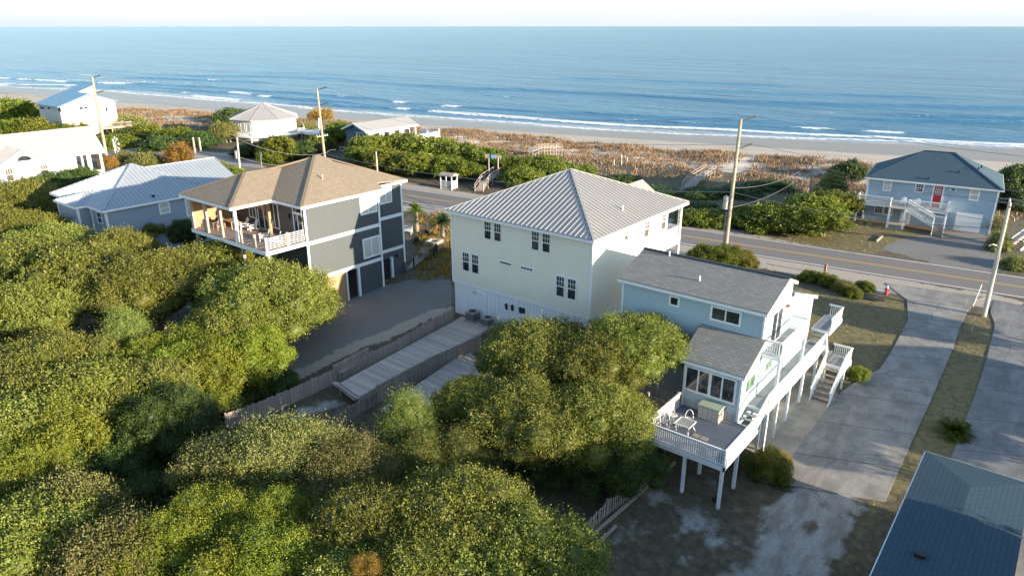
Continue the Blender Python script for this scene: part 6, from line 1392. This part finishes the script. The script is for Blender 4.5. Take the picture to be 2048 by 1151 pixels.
t_ = WIREPTS['M'][3]; b_ = Vector(pm) + Vector((-.28, -.05, 0)); MB().tube([b_, b_ + ZV * 5.2], .06, 8).build('conduit', M['galv'], t_)
t_ = WIREPTS['R'][3]; b_ = Vector(WIREPTS['R'][2]).lerp(WIREPTS['R'][1], .62); MB().tube([b_, b_ + Vector((-.5, -.3, .25)), b_ + Vector((-.75, -.45, .1))], .05, 6).build('bracket_lamp', M['galv'], t_)

# ================================================================ fences
def picket_fence(label, pts, h, mat='wood_grey', w=.11, gap=.03, name='picket_fence', lean=.03, th=.02, seed=1, top_rail=False, rails=(.25, .8), slope_top=0):
    rs = random.Random(seed); P0 = Vector((*pts[0][:2], gz(*pts[0][:2]))); t_ = thing(name, label, 'fence', tuple(P0)); pk = MB(); rl = MB(); postn = 0
    for a, b in zip(pts, pts[1:]):
        a, b = Vector(a[:2]), Vector(b[:2]); L = (b - a).length; n = max(1, int(L / (w + gap))); d = (b - a).normalized(); nn = Vector((-d.y, d.x))
        for k in range(n):
            p = a + d * ((k + .5) * L / n); z = gz(p.x, p.y); hh = h * (1 + rs.uniform(-.035, .035)); o = nn * rs.uniform(-lean, lean)
            pk.beam((p.x, p.y, z - .05), (p.x + o.x, p.y + o.y, z + hh), w, th, (nn.x, nn.y, 0))
        m = max(1, int(round(L / 2.4)))
        for k in range(m + 1):
            p = a + d * (k * L / m) + nn * .06; z = gz(p.x, p.y); 
            if k < m or b == Vector(pts[-1][:2]): MB().box((p.x - .05, p.y - .05, z - .2), (p.x + .05, p.y + .05, z + h + .06)).build('post', M[mat], t_)
            if k < m:
                q = a + d * ((k + 1) * L / m) + nn * .06; zq = gz(q.x, q.y)
                for f in rails: rl.beam((p.x, p.y, z + h * f), (q.x, q.y, zq + h * f), .04, .09)
                if top_rail: rl.beam((p.x - nn.x * .06, p.y - nn.y * .06, z + h + .02), (q.x - nn.x * .06, q.y - nn.y * .06, zq + h + .02), .14, .04)
    pk.build('pickets', M[mat], t_); rl.build('rail', M[mat], t_); return t_
picket_fence('long weathered board fence between the sandy path and the yard', [T(455, 858), T(560, 818), T(690, 758), T(800, 705), T(907, 640)], 1.15, 'wood_grey', .13, .02, 'board_fence', .02)
F2 = [T(757, 805), T(860, 748), T(962, 700)]
picket_fence('weathered board fence with top rail dividing the two boardwalks', F2, 1.3, 'wood_grey', .13, .015, 'board_fence', .02, top_rail=True, seed=2)
picket_fence('open picket fence between cedar and sandy yard, continuing the board fence', [T(640, 880), T(757, 805)], 1.05, 'wood_grey', .09, .06, seed=3)
picket_fence('leaning grey picket fence beside the white shelly yard, bottom centre', [T(1150, 1098), T(1215, 1030), T(1280, 985), T(1330, 930)], 1.0, 'wood_grey', .08, .09, seed=4, lean=.06)
p = T(1505, 518); picket_fence('short pale board screen behind the roadside bushes', [T(1484, 538), T(1494, 531)], 1.1, 'beige_board', .13, .01, 'board_fence', seed=5)
# black metal fence in the side garden
def metal_fence(label, pts, h=1.1):
    t_ = thing('metal_fence', label, 'fence', (*pts[0][:2], gz(*pts[0][:2]))); mb = MB()
    for a, b in zip(pts, pts[1:]):
        a, b = Vector(a[:2]), Vector(b[:2]); L = (b - a).length; n = int(L / .13); za, zb_ = gz(a.x, a.y), gz(b.x, b.y)
        for k in range(n): p = a.lerp(b, k / n); z = lerp(za, zb_, k / n); mb.beam((p.x, p.y, z), (p.x, p.y, z + h), .018, .018)
        mb.beam((a.x, a.y, za + h - .1), (b.x, b.y, zb_ + h - .1), .03, .03); mb.beam((a.x, a.y, za + .12), (b.x, b.y, zb_ + .12), .03, .03)
        for q, z in ((a, za), (b, zb_)): MB().box((q.x - .04, q.y - .04, z - .1), (q.x + .04, q.y + .04, z + h + .05)).build('post', M['black'], t_)
    mb.build('bars', M['black'], t_)
metal_fence('black metal garden fence from the dark house to the cream house', [T(811, 545), T(828, 538), T(868, 515), T(900, 500)])
# timber edging by the picket fence
a, b = T(1185, 1070), T(1350, 925); tag(MB().beam((a.x, a.y, gz(a.x, a.y) + .06), (b.x, b.y, gz(b.x, b.y) + .06), .14, .16).build('timber_edging', M['wood_plain']), 'long weathered timber edging along the picket fence', 'timber')
a, b = T(1190, 1092), T(1232, 1052); tag(MB().beam((a.x, a.y, gz(a.x, a.y) + .06), (b.x, b.y, gz(b.x, b.y) + .06), .12, .14).build('timber_edging', M['wood_plain']), 'loose short timber lying near the picket fence', 'timber')
a, b = T(1752, 484), T(1764, 473); tag(MB().beam((a.x, a.y, gz(a.x, a.y) + .08), (b.x, b.y, gz(b.x, b.y) + .08), .2, .2).build('parking_timber', M['wood_plain']), 'short timber on the grass before the blue house', 'timber')
# ================================================================ boardwalks in the yard
def boardwalk(label, quad, dz, mat='wood_grey_x', steps=None, name='boardwalk'):
    dz = max(tz(*G(*q, dz)[:2]) for q in quad) + .16; P = [Vector(G(*q, dz)) for q in quad]; t_ = thing(name, label, 'boardwalk', tuple(P[0]))
    MB().prism([p - ZV * .06 for p in P], (0, 0, .06)).build('deck_boards', M[mat], t_)
    mb = MB()
    for i in range(4): mb.beam(P[i] - ZV * .16, P[(i + 1) % 4] - ZV * .16, .05, .2)
    mb.build('skirt_board', M['wood_plain'], t_)
    for p in P: MB().box((p.x - .06, p.y - .06, tz(p.x, p.y) - .3), (p.x + .06, p.y + .06, p.z - .07)).build('post', M['wood_plain'], t_)
    return t_, P
bw1, P1w = boardwalk('upper grey boardwalk from the white side door to the sandy yard', [(680, 765), (718, 792), (985, 652), (925, 632)], .75)
bw2, P2w = boardwalk('lower boardwalk beyond the board fence, half under the oaks', [(765, 815), (830, 860), (1010, 760), (935, 700)], .32)
for k, (q, dz) in enumerate((([(668, 764), (712, 799)], P1w[0].z - .3), ([(674, 765), (717, 796)], P1w[0].z - .14))):
    a, b = G(*q[0], dz), G(*q[1], dz); MB().beam(a, b, .3, .05).build('step', M['wood_grey_x'], bw1)
# built-in bench at the boardwalk end
bl = G(672, 742, .9); brr = G(740, 706, .9); bn_ = thing('deck_bench', 'weathered bench with slanted back at the near end of the upper boardwalk', 'bench', (bl.x, bl.y, .4)); d = (brr - bl).normalized(); nn = Vector((-d.y, d.x, 0))
MB().beam(bl - nn * .25, brr - nn * .25, .55, .06).build('seat', M['wood_grey'], bn_); MB().beam(bl + nn * .1 + ZV * .25, brr + nn * .1 + ZV * .25, .06, .5).build('backrest', M['wood_grey'], bn_)
for f in (0.02, .5, .98): q = bl.lerp(brr, f) - nn * .3; MB().box((q.x - .05, q.y - .05, .3), (q.x + .05, q.y + .05, .88)).build('leg', M['wood_grey'], bn_)
q = bl - d * .1; MB().beam(q - nn * .5 + ZV * .2, q + nn * .2 + ZV * .2, .06, .6).build('armrest', M['wood_grey'], bn_)
hp = T(884, 648); tag(MB().tube([hp + Vector((math.cos(a) * (.34 + .05 * (k % 3)), math.sin(a) * (.34 + .05 * (k % 3)), .05 + .012 * k)) for k, a in enumerate(np.linspace(0, 6 * PI, 40))], .022, 6).build('garden_hose', M['teal']), 'coiled green garden hose beside the boardwalk and fence', 'hose')
# air conditioners by the white wall
def ac(px, py, label, sc_=1.0):
    p = G(px, py, 1.2); p = Vector((p.x, Y0 - .75, ZG - .12)); t_ = thing('air_conditioner', label, 'air conditioner', tuple(p)); w_, h_ = .42 * sc_, .8 * sc_
    MB().box((p.x - w_, p.y - w_, p.z), (p.x + w_, p.y + w_, p.z + h_)).build('housing', M['galv'], t_); mb = MB()
    for k in range(9): z = p.z + .08 + k * (h_ - .16) / 9; mb.box((p.x - w_ - .008, p.y - w_ - .008, z), (p.x + w_ + .008, p.y + w_ + .008, z + .035 * sc_))
    mb.build('louvres', M['black'], t_); MB().tube([(p.x, p.y, p.z + h_), (p.x, p.y, p.z + h_ + .03)], w_ * .8, 18).build('fan_grille', M['black'], t_); MB().box((p.x - w_ - .1, p.y - w_ - .1, ZG - .5), (p.x + w_ + .1, p.y + w_ + .1, p.z)).build('stand', M['wood_plain'], t_)
ac(991, 615, 'tall grey air conditioner right of the white side door'); ac(1012, 628, 'lower dark air conditioner with fan grille, second from the side door', .85)

# ================================================================ deck furniture of the aqua cottage
dz = D0
gp = [G(*Z3(a, b), dz) for a, b in ((645, 548), (845, 612))]; gx_, gy_ = gp[0].x, (gp[0].y + gp[1].y) / 2; gw = abs(gp[1].x - gp[0].x)
bx = thing('storage_box', 'pale deck storage cabinet with a green top against the sunroom windows', 'cabinet', (gx_ + gw / 2, gy_ + .4, dz))
MB().box((gx_, gy_, dz), (gx_ + gw, gy_ + .75, dz + .85)).build('body', M['beige_board'], bx); MB().box((gx_ - .04, gy_ - .05, dz + .85), (gx_ + gw + .04, gy_ + .78, dz + .93)).build('lid', M['leaf_cedar'] if False else m_simple('pale_green_lid', (.30, .36, .28), .5), bx)
for k in range(2): MB().box((gx_ + .08 + k * gw / 2, gy_ - .025, dz + .08), (gx_ + gw / 2 - .06 + k * gw / 2, gy_ - .003, dz + .75)).build('door', M['beige_board'], bx)
tb = [G(*Z3(a, b), dz + .68) for a, b in ((440, 600), (535, 545), (615, 585), (535, 648))]; tcx = sum(p.x for p in tb) / 4; tcy = sum(p.y for p in tb) / 4
pt = thing('patio_table', 'square glass topped patio table with white metal frame on the deck', 'table', (tcx, tcy, dz)); s_ = .46
mb = MB()
for a, b in (((-s_, -s_), (s_, -s_)), ((s_, -s_), (s_, s_)), ((s_, s_), (-s_, s_)), ((-s_, s_), (-s_, -s_))): mb.beam((tcx + a[0], tcy + a[1], dz + .68), (tcx + b[0], tcy + b[1], dz + .68), .06, .04)
mb.build('frame', M['white'], pt); MB().box((tcx - s_, tcy - s_, dz + .675), (tcx + s_, tcy + s_, dz + .685)).build('glass_top', m_simple('frosted_table_glass', (.30, .31, .28), .15), pt)
for a, b in ((-1, -1), (1, -1), (1, 1), (-1, 1)): MB().tube([(tcx + a * s_ * .95, tcy + b * s_ * .95, dz + .66), (tcx + a * s_ * .8, tcy + b * s_ * .8, dz + .3), (tcx + a * s_ * 1.05, tcy + b * s_ * 1.05, dz)], .022, 6).build('leg', M['white'], pt)
def patio_chair(x, y, rz, label, group=None):
    t_ = thing('patio_chair', label, 'chair', (x, y, dz), rz, group); ring = [(.24 * math.cos(a), .24 * math.sin(a), .43) for a in np.linspace(0, 2 * PI, 17)]
    LB_().tube(ring, .018, 6).build('seat_ring', M['white'], t_); LB_().disc((0, 0, .42), .22, .015).build('seat', M['beige_board'], t_)
    LB_().tube([(.24 * math.cos(a), -.2 - .08 * math.sin(a), .45 + .48 * math.sin(a)) for a in np.linspace(0, PI, 13)], .02, 6).build('backrest', M['white'], t_)
    for a, b in ((-1, -1), (1, -1), (1, 1), (-1, 1)): LB_().tube([(a * .17, b * .17, .43), (a * .22, b * .22, 0)], .016, 6).build('leg', M['white'], t_)
patio_chair(tcx - .75, tcy + .1, R(-80), 'white metal patio chair just left of the glass table'); patio_chair(tcx - .2, tcy + .85, R(190), 'white round backed patio chair behind the glass table'); patio_chair(tcx - 1.15, tcy + .75, R(-120), 'white patio chair furthest back by the side railing'); patio_chair(tcx - 1.25, tcy - .25, R(-60), 'shaded patio chair in the deck corner left of the table')
mt = [G(*Z3(a, b), dz) for a, b in ((600, 710), (750, 740))]
for k, q in enumerate(mt): pass
tag(MB().box((mt[0].x, mt[0].y - .2, dz + .004), (mt[0].x + .42, mt[0].y + .22, dz + .02)).build('door_mat', M['wood_plain']), 'left one of two small brown mats on the blue deck', 'mat'); tag(MB().box((mt[0].x + .5, mt[0].y - .2, dz + .004), (mt[0].x + .95, mt[0].y + .22, dz + .02)).build('door_mat', M['wood_plain']), 'right one of two small brown mats on the blue deck', 'mat')

# ================================================================ chairs on the dark house porch
def adirondack(x, y, z, rz, label, mat='white', rock=False, group=None):
    t_ = thing('deck_chair', label, 'chair', (x, y, z), rz, group)
    LB_().beam((0, .32, .36), (0, -.22, .24), .5, .04).build('seat', M[mat], t_); mb = LB_()
    for k in range(5): xx = -.2 + .1 * k; mb.beam((xx, -.2, .25), (xx * 1.25, -.48, .98 - abs(k - 2) * .05), .085, .03, (0, 1, 0))
    mb.build('backrest', M[mat], t_)
    for s_ in (-1, 1):
        LB_().beam((s_ * .3, .38, .55), (s_ * .3, -.38, .52), .12, .03).build('armrest', M[mat], t_); LB_().beam((s_ * .27, .34, 0), (s_ * .27, .34, .54), .05, .09).build('leg', M[mat], t_); LB_().beam((s_ * .25, .3, .3), (s_ * .25, -.5, .02), .04, .1).build('leg', M[mat], t_)
    return t_
def pz(a, b, z=None): return G(*Z1b(a, b), (ZF if z is None else z))
a = pz(1190, 745); adirondack(a.x, a.y + .3, ZF, R(150), 'left white slatted chair near the open corner of the dark house porch'); a = pz(1350, 785); adirondack(a.x, a.y + .35, ZF, R(140), 'right white slatted chair near the open corner of the dark house porch')
a = pz(905, 570); adirondack(a.x, a.y + .2, ZF, R(170), 'shaded slatted chair in the middle of the dark house porch, left one'); a = pz(1040, 590); adirondack(a.x, a.y + .2, ZF, R(170), 'shaded slatted chair in the middle of the dark house porch, right one')
a = pz(540, 570); adirondack(a.x, a.y + .2, ZF, R(190), 'brown chair at the far left end of the porch by the board wall', 'wood_warm'); a = pz(430, 545); adirondack(a.x, a.y + .4, ZF, R(120), 'dark chair against the cedar board wall of the porch', 'black')
a = pz(700, 570); dt = thing('dining_table', 'brown wooden table under the left half of the porch roof', 'table', (a.x, a.y + .4, ZF)); LB_().box((-.7, -.4, .7), (.7, .4, .75)).build('table_top', M['wood_warm'], dt)
for s_, q in ((-1, -1), (1, -1), (1, 1), (-1, 1)): LB_().box((s_ * .6 - .04, q * .32 - .04, 0), (s_ * .6 + .04, q * .32 + .04, .7)).build('leg', M['wood_warm'], dt)
for k, u_ in enumerate((1.35, 4.2)):
    p = BP(4.9 + 1.7 * k - .5, -.55, bgz + zb) if False else (onp(*Z5(600 + 155 * k, 560), BP(0, -.45, 0), bn)); q = Vector((p.x, p.y, bgz + zb)); adirondack(q.x, q.y, q.z, BA + PI, ['left', 'right'][k] + ' white high backed chair on the blue house balcony')
# ================================================================ side garden: bench, fire pit, chairs
p = T(814, 468); gb_ = thing('garden_bench', 'white lattice back garden bench beside the dark house', 'bench', tuple(p), R(25)); LB_().box((-.65, -.22, .4), (.65, .22, .45)).build('seat', M['white'], gb_); mb = LB_()
mb.beam((-.65, .24, 1.0), (.65, .24, 1.0), .05, .08).beam((-.65, .24, .5), (.65, .24, .5), .05, .06)
for k in range(4): x_ = -.6 + .3 * k; mb.beam((x_, .24, .52), (x_ + .3, .24, .98), .04, .05); mb.beam((x_ + .3, .24, .52), (x_, .24, .98), .04, .05)
mb.build('backrest', M['white'], gb_)
for a, b in ((-.6, -.2), (.6, -.2), (-.62, .24), (.62, .24)): LB_().box((a - .03, b - .03, 0), (a + .03, b + .03, .4 if b < 0 else 1.0)).build('leg', M['white'], gb_)
p = T(868, 488); fp = thing('fire_pit', 'square stone fire pit on the paved garden terrace', 'fire pit', tuple(p), R(20)); mb = LB_()
for a in (((-.8, -.8, 0), (.8, -.5, .45)), ((-.8, .5, 0), (.8, .8, .45)), ((-.8, -.5, 0), (-.5, .5, .45)), ((.5, -.5, 0), (.8, .5, .45))): mb.box(*a)
mb.build('stone_rim', M['concrete'], fp); LB_().box((-.5, -.5, .0), (.5, .5, .2)).build('ash_bed', M['dark'], fp)
for (px, py, rz, lab) in ((832, 487, 60, 'dark chair left of the fire pit'), (868, 506, 180, 'dark chair in front of the fire pit, nearest the fence'), (858, 472, 0, 'dark chair behind the fire pit')): p = T(px, py); adirondack(p.x, p.y, p.z, R(rz), lab, 'black')
tag(sheet('garden_terrace', TP((812, 540), (830, 515), (850, 485), (860, 470)), TP((826, 536), (860, 508), (898, 490), (898, 470)), M['slab'], .05, 12, 4, .15), kind='structure')
# ================================================================ beach access structures
def hut():
    p = T(898, 377); t_ = thing('kiosk', 'small white lattice kiosk with a pitched roof at the road verge', 'kiosk', tuple(p), R(8)); w_, d_ = 1.0, .7
    for a, b in ((-w_, -d_), (w_, -d_), (-w_, d_), (w_, d_)): LB_().box((a - .07, b - .07, 0), (a + .07, b + .07, 2.1)).build('post', M['white'], t_)
    mb = LB_()
    for k in range(9):
        x_ = -w_ + .06 + k * .22
        if abs(x_) > .12: mb.beam((x_, -d_ - .01, .1), (min(x_ + .22, w_), -d_ - .01, 1.2), .04, .03); mb.beam((min(x_ + .22, w_), -d_ - .014, .1), (x_, -d_ - .014, 1.2), .04, .03)
    mb.beam((-w_, -d_, 1.25), (w_, -d_, 1.25), .06, .1).beam((-w_, -d_, .08), (w_, -d_, .08), .06, .1).box((-.08, -d_ - .03, .1), (.08, -d_ + .03, 1.25)); mb.build('lattice_panel', M['white'], t_)
    LB_().box((w_ - .02, -d_, .1), (w_ + .02, d_, 1.3)).build('side_panel', M['white'], t_); mb = LB_(); mb.prism([(-w_ - .25, -d_ - .35, 2.05), (-w_ - .25, 0, 2.45), (-w_ - .25, d_ + .35, 2.05)], (2 * w_ + .5, 0, 0)); mb.build('roof', M['wood_grey'], t_)
hut()
def walkover(label, a, b, h, w_=1.3, stairs=3, mat='wood_grey', arch=False, seg=5):
    a, b = Vector(a), Vector(b); d = Vector((b.x - a.x, b.y - a.y, 0)); L = d.length; d.normalize(); n = Vector((-d.y, d.x, 0)); t_ = thing('beach_walkover', label, 'boardwalk', tuple(a)); f = MB(); za = a.z
    prof = [(0, .1), (.28, h), (1, h)]
    def H(t):
        for (t0, h0), (t1, h1) in zip(prof, prof[1:]):
            if t <= t1: return h0 + (h1 - h0) * (t - t0) / (t1 - t0)
        return h
    N_ = 20
    for k in range(N_): t0, t1 = k / N_, (k + 1) / N_; f.beam(a + d * L * t0 + ZV * H(t0), a + d * L * t1 + ZV * H(t1), w_, .06)
    f.build('walk_boards', M[mat], t_)
    for s_ in (-1, 1):
        r_ = MB()
        for k in range(N_): t0, t1 = k / N_, (k + 1) / N_; q0, q1 = a + d * L * t0 + ZV * H(t0) + n * s_ * w_ / 2, a + d * L * t1 + ZV * H(t1) + n * s_ * w_ / 2; r_.beam(q0 + ZV * 1.0, q1 + ZV * 1.0, .12, .05); r_.beam(q0 + ZV * .55, q1 + ZV * .55, .04, .12)
        for t0 in (0, .28, .64, 1): q0 = a + d * L * t0 + ZV * H(t0) + n * s_ * w_ / 2; r_.beam(q0 + ZV * .5, q0 + ZV * 1.0, .05, .05)
        r_.build('handrail', M[mat], t_)
        for k in range(seg + 1): t = k / seg; q = a + d * L * t + n * s_ * w_ / 2; MB().box((q.x - .06, q.y - .06, a.z - .8), (q.x + .06, q.y + .06, a.z + H(t) + 1.0)).build('post', M[mat], t_)
    return t_, d, n
a, b = T(958, 383), T(1003, 352); w1_, d, n = walkover('grey wooden beach stair with handrails right of the kiosk', a, b, 1.0)
q = a.lerp(b, .62)
for s_ in (-1, 1): c = q + n * s_ * .75; MB().box((c.x - .08, c.y - .08, a.z), (c.x + .08, c.y + .08, a.z + 4.0)).build('gate_post', M[ 'wood_grey'], w1_)
MB().beam(q - n * 1.3 + ZV * 3.9, q + n * 1.3 + ZV * 3.9, .08, .55).build('sign_board', M['wood_grey'], w1_); MB().tube([q - d * .10 + ZV * 3.95, q - d * .16 + ZV * 3.95], .34, 20).build('round_sign', M['blue_tarp'], w1_)
a, b = T(1375, 378), T(1418, 350); walkover('grey wooden walkover crossing the hollow behind the cream roof', a, b, .7, 1.7)
p = T(1355, 384); tag(MB().beam((p.x - 1.5, p.y - 2.6, p.z + .25), (p.x + .9, p.y + 1.9, p.z + .25), 2.0, .08).build('access_ramp', M['wood_grey']), 'flat grey boards leading to the walkover, behind the cream roof', 'ramp')
a, b = T(1062, 318), T(1120, 314); walkover('pale wooden walkover on the dune crest behind the green thicket', a + ZV * .8, b + ZV * .8, .6, 1.3)
a, b = T(1238, 330), T(1270, 312)
for k, (px, py) in enumerate(((1228, 331), (1243, 331), (1243, 321), (1254, 326))): p = T(px, py); tag(MB().tube([p, p + ZV * 1.0], .06).build('marker_post', M['white']), 'small white marker post at the sandy dune path', 'post', 'marker posts at the dune path')
# gate posts across the road on the left
p = T(390, 300)
for k, (px, py, nm) in enumerate(((390, 306, 'left'), (402, 306, 'right'))): p = T(px, py); tag(MB().box((p.x - .15, p.y - .15, p.z), (p.x + .15, p.y + .15, p.z + 3)).build('gate_post', M['wood_grey']), nm + ' weathered gate post of the drive across the road', 'post')
p = T(350, 312); sgn = thing('street_sign', 'round traffic sign seen from behind among orange shrubs', 'sign', tuple(p)); MB().tube([p, p + ZV * 2.6], .04).build('post', M['galv'], sgn); MB().tube([p + ZV * 2.4 + Vector((0, -.03, 0)), p + ZV * 2.4 + Vector((0, .0, 0))], .36, 18).build('sign_plate', M['galv'], sgn)
p = T(524, 335); sgn = thing('street_sign', 'small sign on a thin post in front of the leafy shrub', 'sign', tuple(p)); MB().tube([p, p + ZV * 2.6], .035).build('post', M['galv'], sgn); MB().box((p.x - .25, p.y - .02, p.z + 2.0), (p.x + .25, p.y + .02, p.z + 2.7)).build('sign_plate', M['galv'], sgn)
# star shaped decoration next to the white house
p = T(231, 306); st_ = thing('star_ornament', 'big white starburst ornament beside the porch pole', 'ornament', tuple(p)); mb = MB(); c_ = p + ZV * 1.6
for k in range(8): a = k * PI / 4 + .2; dv_ = Vector((math.cos(a), .3, math.sin(a))); mb.tube([c_, c_ + dv_ * 1.5], .06, 6); mb.tube([c_ + dv_ * 1.0, c_ + dv_ * 1.35 + Vector((-dv_.z, 0, dv_.x)) * .3], .05, 5); mb.tube([c_ + dv_ * 1.0, c_ + dv_ * 1.35 - Vector((-dv_.z, 0, dv_.x)) * .3], .05, 5)
mb.build('rays', M['white'], st_); MB().tube([p, c_], .06).build('post', M['white'], st_)
# ================================================================ roadside things
p = T(1772, 588); hy = thing('fire_hydrant', 'red fire hydrant with silver cap near the drive mouth', 'fire hydrant', tuple(p)); MB().tube([p, p + ZV * .08, p + ZV * .081, p + ZV * .6], [.17, .17, .12, .12], 14).build('barrel', M['red'], hy); MB().tube([p + ZV * .6, p + ZV * .68, p + ZV * .8, p + ZV * .88], [.15, .14, .08, .03], 14).build('bonnet', M['galv'], hy)
for s_ in (-1, 1): MB().tube([p + ZV * .45, p + ZV * .45 + Vector((.22 * s_, 0, 0))], .06, 10).build('hose_outlet', M['red'], hy)
p = T(1757, 584); tag(MB().box((p.x - .9, p.y - .12, p.z), (p.x + .7, p.y + .12, p.z + .22)).build('parking_stop', M['plastic_white']), 'white concrete block lying left of the red hydrant', 'block')
p = T(1946, 612); tag(MB().tube([p, p + Vector((.25, .05, 2.1))], .04, 8).build('marker_stake', M['white']), 'thin white marker stake at the drive edge left of the leaning pole', 'stake')
p = T(1649, 548); tag(MB().box((p.x - .1, p.y - .1, p.z), (p.x + .1, p.y + .1, p.z + 1.1)).build('wood_post', M['wood_warm']), 'square wooden post behind the lawn bed bushes', 'post')
p = T(1943, 664); tag(MB().box((p.x - .06, p.y - .06, p.z), (p.x + .06, p.y + .06, p.z + .8)).build('wood_stake', M['wood_plain']), 'short wooden stake on the grass strip by the leaning pole', 'stake')
p = T(1740, 597); t_ = np.linspace(0, 2 * PI, 15)[:-1]; tag(MB().prism([(p.x + math.cos(a) * (1.15 + .25 * math.sin(3 * a)), p.y + math.sin(a) * (.55 + .1 * math.cos(2 * a)), p.z + .02) for a in t_], (0, 0, .07)).build('mulch_patch', M['black']), 'dark mulch heap on the lawn beside the bushes', 'mulch')
p = T(1432, 1000); tag(MB().tube([p, p + ZV * .05], .22, 14).build('drain_cover', M['black']), 'small black round cover on the ground by the deck post', 'cover')
st2 = thing('exterior_stair', 'white exterior stair with brown treads cut by the right frame edge', 'stair', tuple(T(2035, 495))); a = T(2030, 497); b = a + Vector((2.6, 3.2, 2.9)); stair(st2, b, a + ZV * .1, (b - a).cross(ZV), 1.4, 12, 'wood_warm', 'white')
# ================================================================ vehicles under the oaks
def vehicle(px, py, rz, label, mat, kind='pickup_truck', L=5.4):
    p = T(px, py); t_ = thing(kind, label, 'truck' if kind == 'pickup_truck' else 'car', tuple(p), rz); w_ = .95; h0, h1, hc = .38, 1.05, 1.75
    prof = [(-L / 2, h0 + .1), (-L / 2 + .05, h1 - .1), (-L / 2 + .3, h1), (-L / 2 + 1.5, h1 + .05), (L / 2 - 1.6, h1 + .05), (L / 2 - .2, h1 - .1), (L / 2, h0 + .35), (L / 2, h0 + .05)]
    LB_().prism([(x_, -w_, z_) for x_, z_ in prof], (0, 2 * w_, 0)).build('body', M[mat], t_)
    cb = [(-.9, h1 + .05), (-.65, hc), (.75, hc), (1.35, h1 + .05)] if kind == 'pickup_truck' else [(-1.9, h1 + .05), (-1.5, hc - .2), (.6, hc - .15), (1.3, h1 + .05)]
    LB_().prism([(x_, -w_ + .12, z_) for x_, z_ in cb], (0, 2 * w_ - .24, 0)).build('cab', M[mat], t_)
    LB_().prism([(x_ * .92, -w_ + .105, h1 + .1 + (z_ - h1) * .8) for x_, z_ in cb], (0, 2 * w_ - .21, 0)).build('side_windows', M['glass_dark'], t_)
    LB_().beam((cb[3][0] + .015, 0, h1 + .1), (cb[2][0] + .03, 0, cb[2][1] - .08), 1.5, .02, (1, 0, 0)).build('windscreen', M['glass_dark'], t_)
    for sx_ in (-L / 2 + 1.0, L / 2 - .95):
        for sy_ in (-1, 1):
            wv = LB_().tube([(sx_, sy_ * (w_ - .22), .38), (sx_, sy_ * (w_ + .02), .38)], .38, 20).build('wheel', M['rubber'], t_); LB_().tube([(sx_, sy_ * (w_ + .0), .38), (sx_, sy_ * (w_ + .035), .38)], .22, 14).build('rim', M['galv'], wv)
    for sy_ in (-1, 1): LB_().box((L / 2 - .06, sy_ * .7 - .18, .75), (L / 2 + .02, sy_ * .7 + .18, .92)).build('headlight', M['glass'], t_); LB_().box((-L / 2 - .02, sy_ * .78 - .1, .7), (-L / 2 + .08, sy_ * .78 + .1, 1.0)).build('tail_light', M['red'], t_)
    return t_
vehicle(186, 694, R(20), 'tan pickup truck mostly hidden under the oaks at the left', 'car_tan'); vehicle(300, 655, R(170), 'white car with red tail lights, mostly hidden under the oaks', 'car_white', 'parked_car', 4.6)
# unseen neighbour's house, added beyond the right edge to shade the drive
nb = thing('unseen_house', 'unseen plain white cottage added beyond the right edge to shade the drive', 'house', (20, 57, .5)); MB().box((16, 52.5, -.5), (28, 62, 4.2)).build('wall', M['white_side'], nb)
mb = MB(); roof_face(mb, ((15.6, 52, 4.2), (28.4, 52, 4.2), (28.4, 57.2, 5.9), (15.6, 57.2, 5.9)), .12); roof_face(mb, ((28.4, 62.5, 4.2), (15.6, 62.5, 4.2), (15.6, 57.2, 5.9), (28.4, 57.2, 5.9)), .12); mb.build('roof', M['shingle_grey'], nb)
MB().box((17.5, 52.45, 1.2), (19, 52.52, 2.6)).build('window', M['glass'], nb)
for o in list(scene.objects):      # keep the shared object names plain
    pass
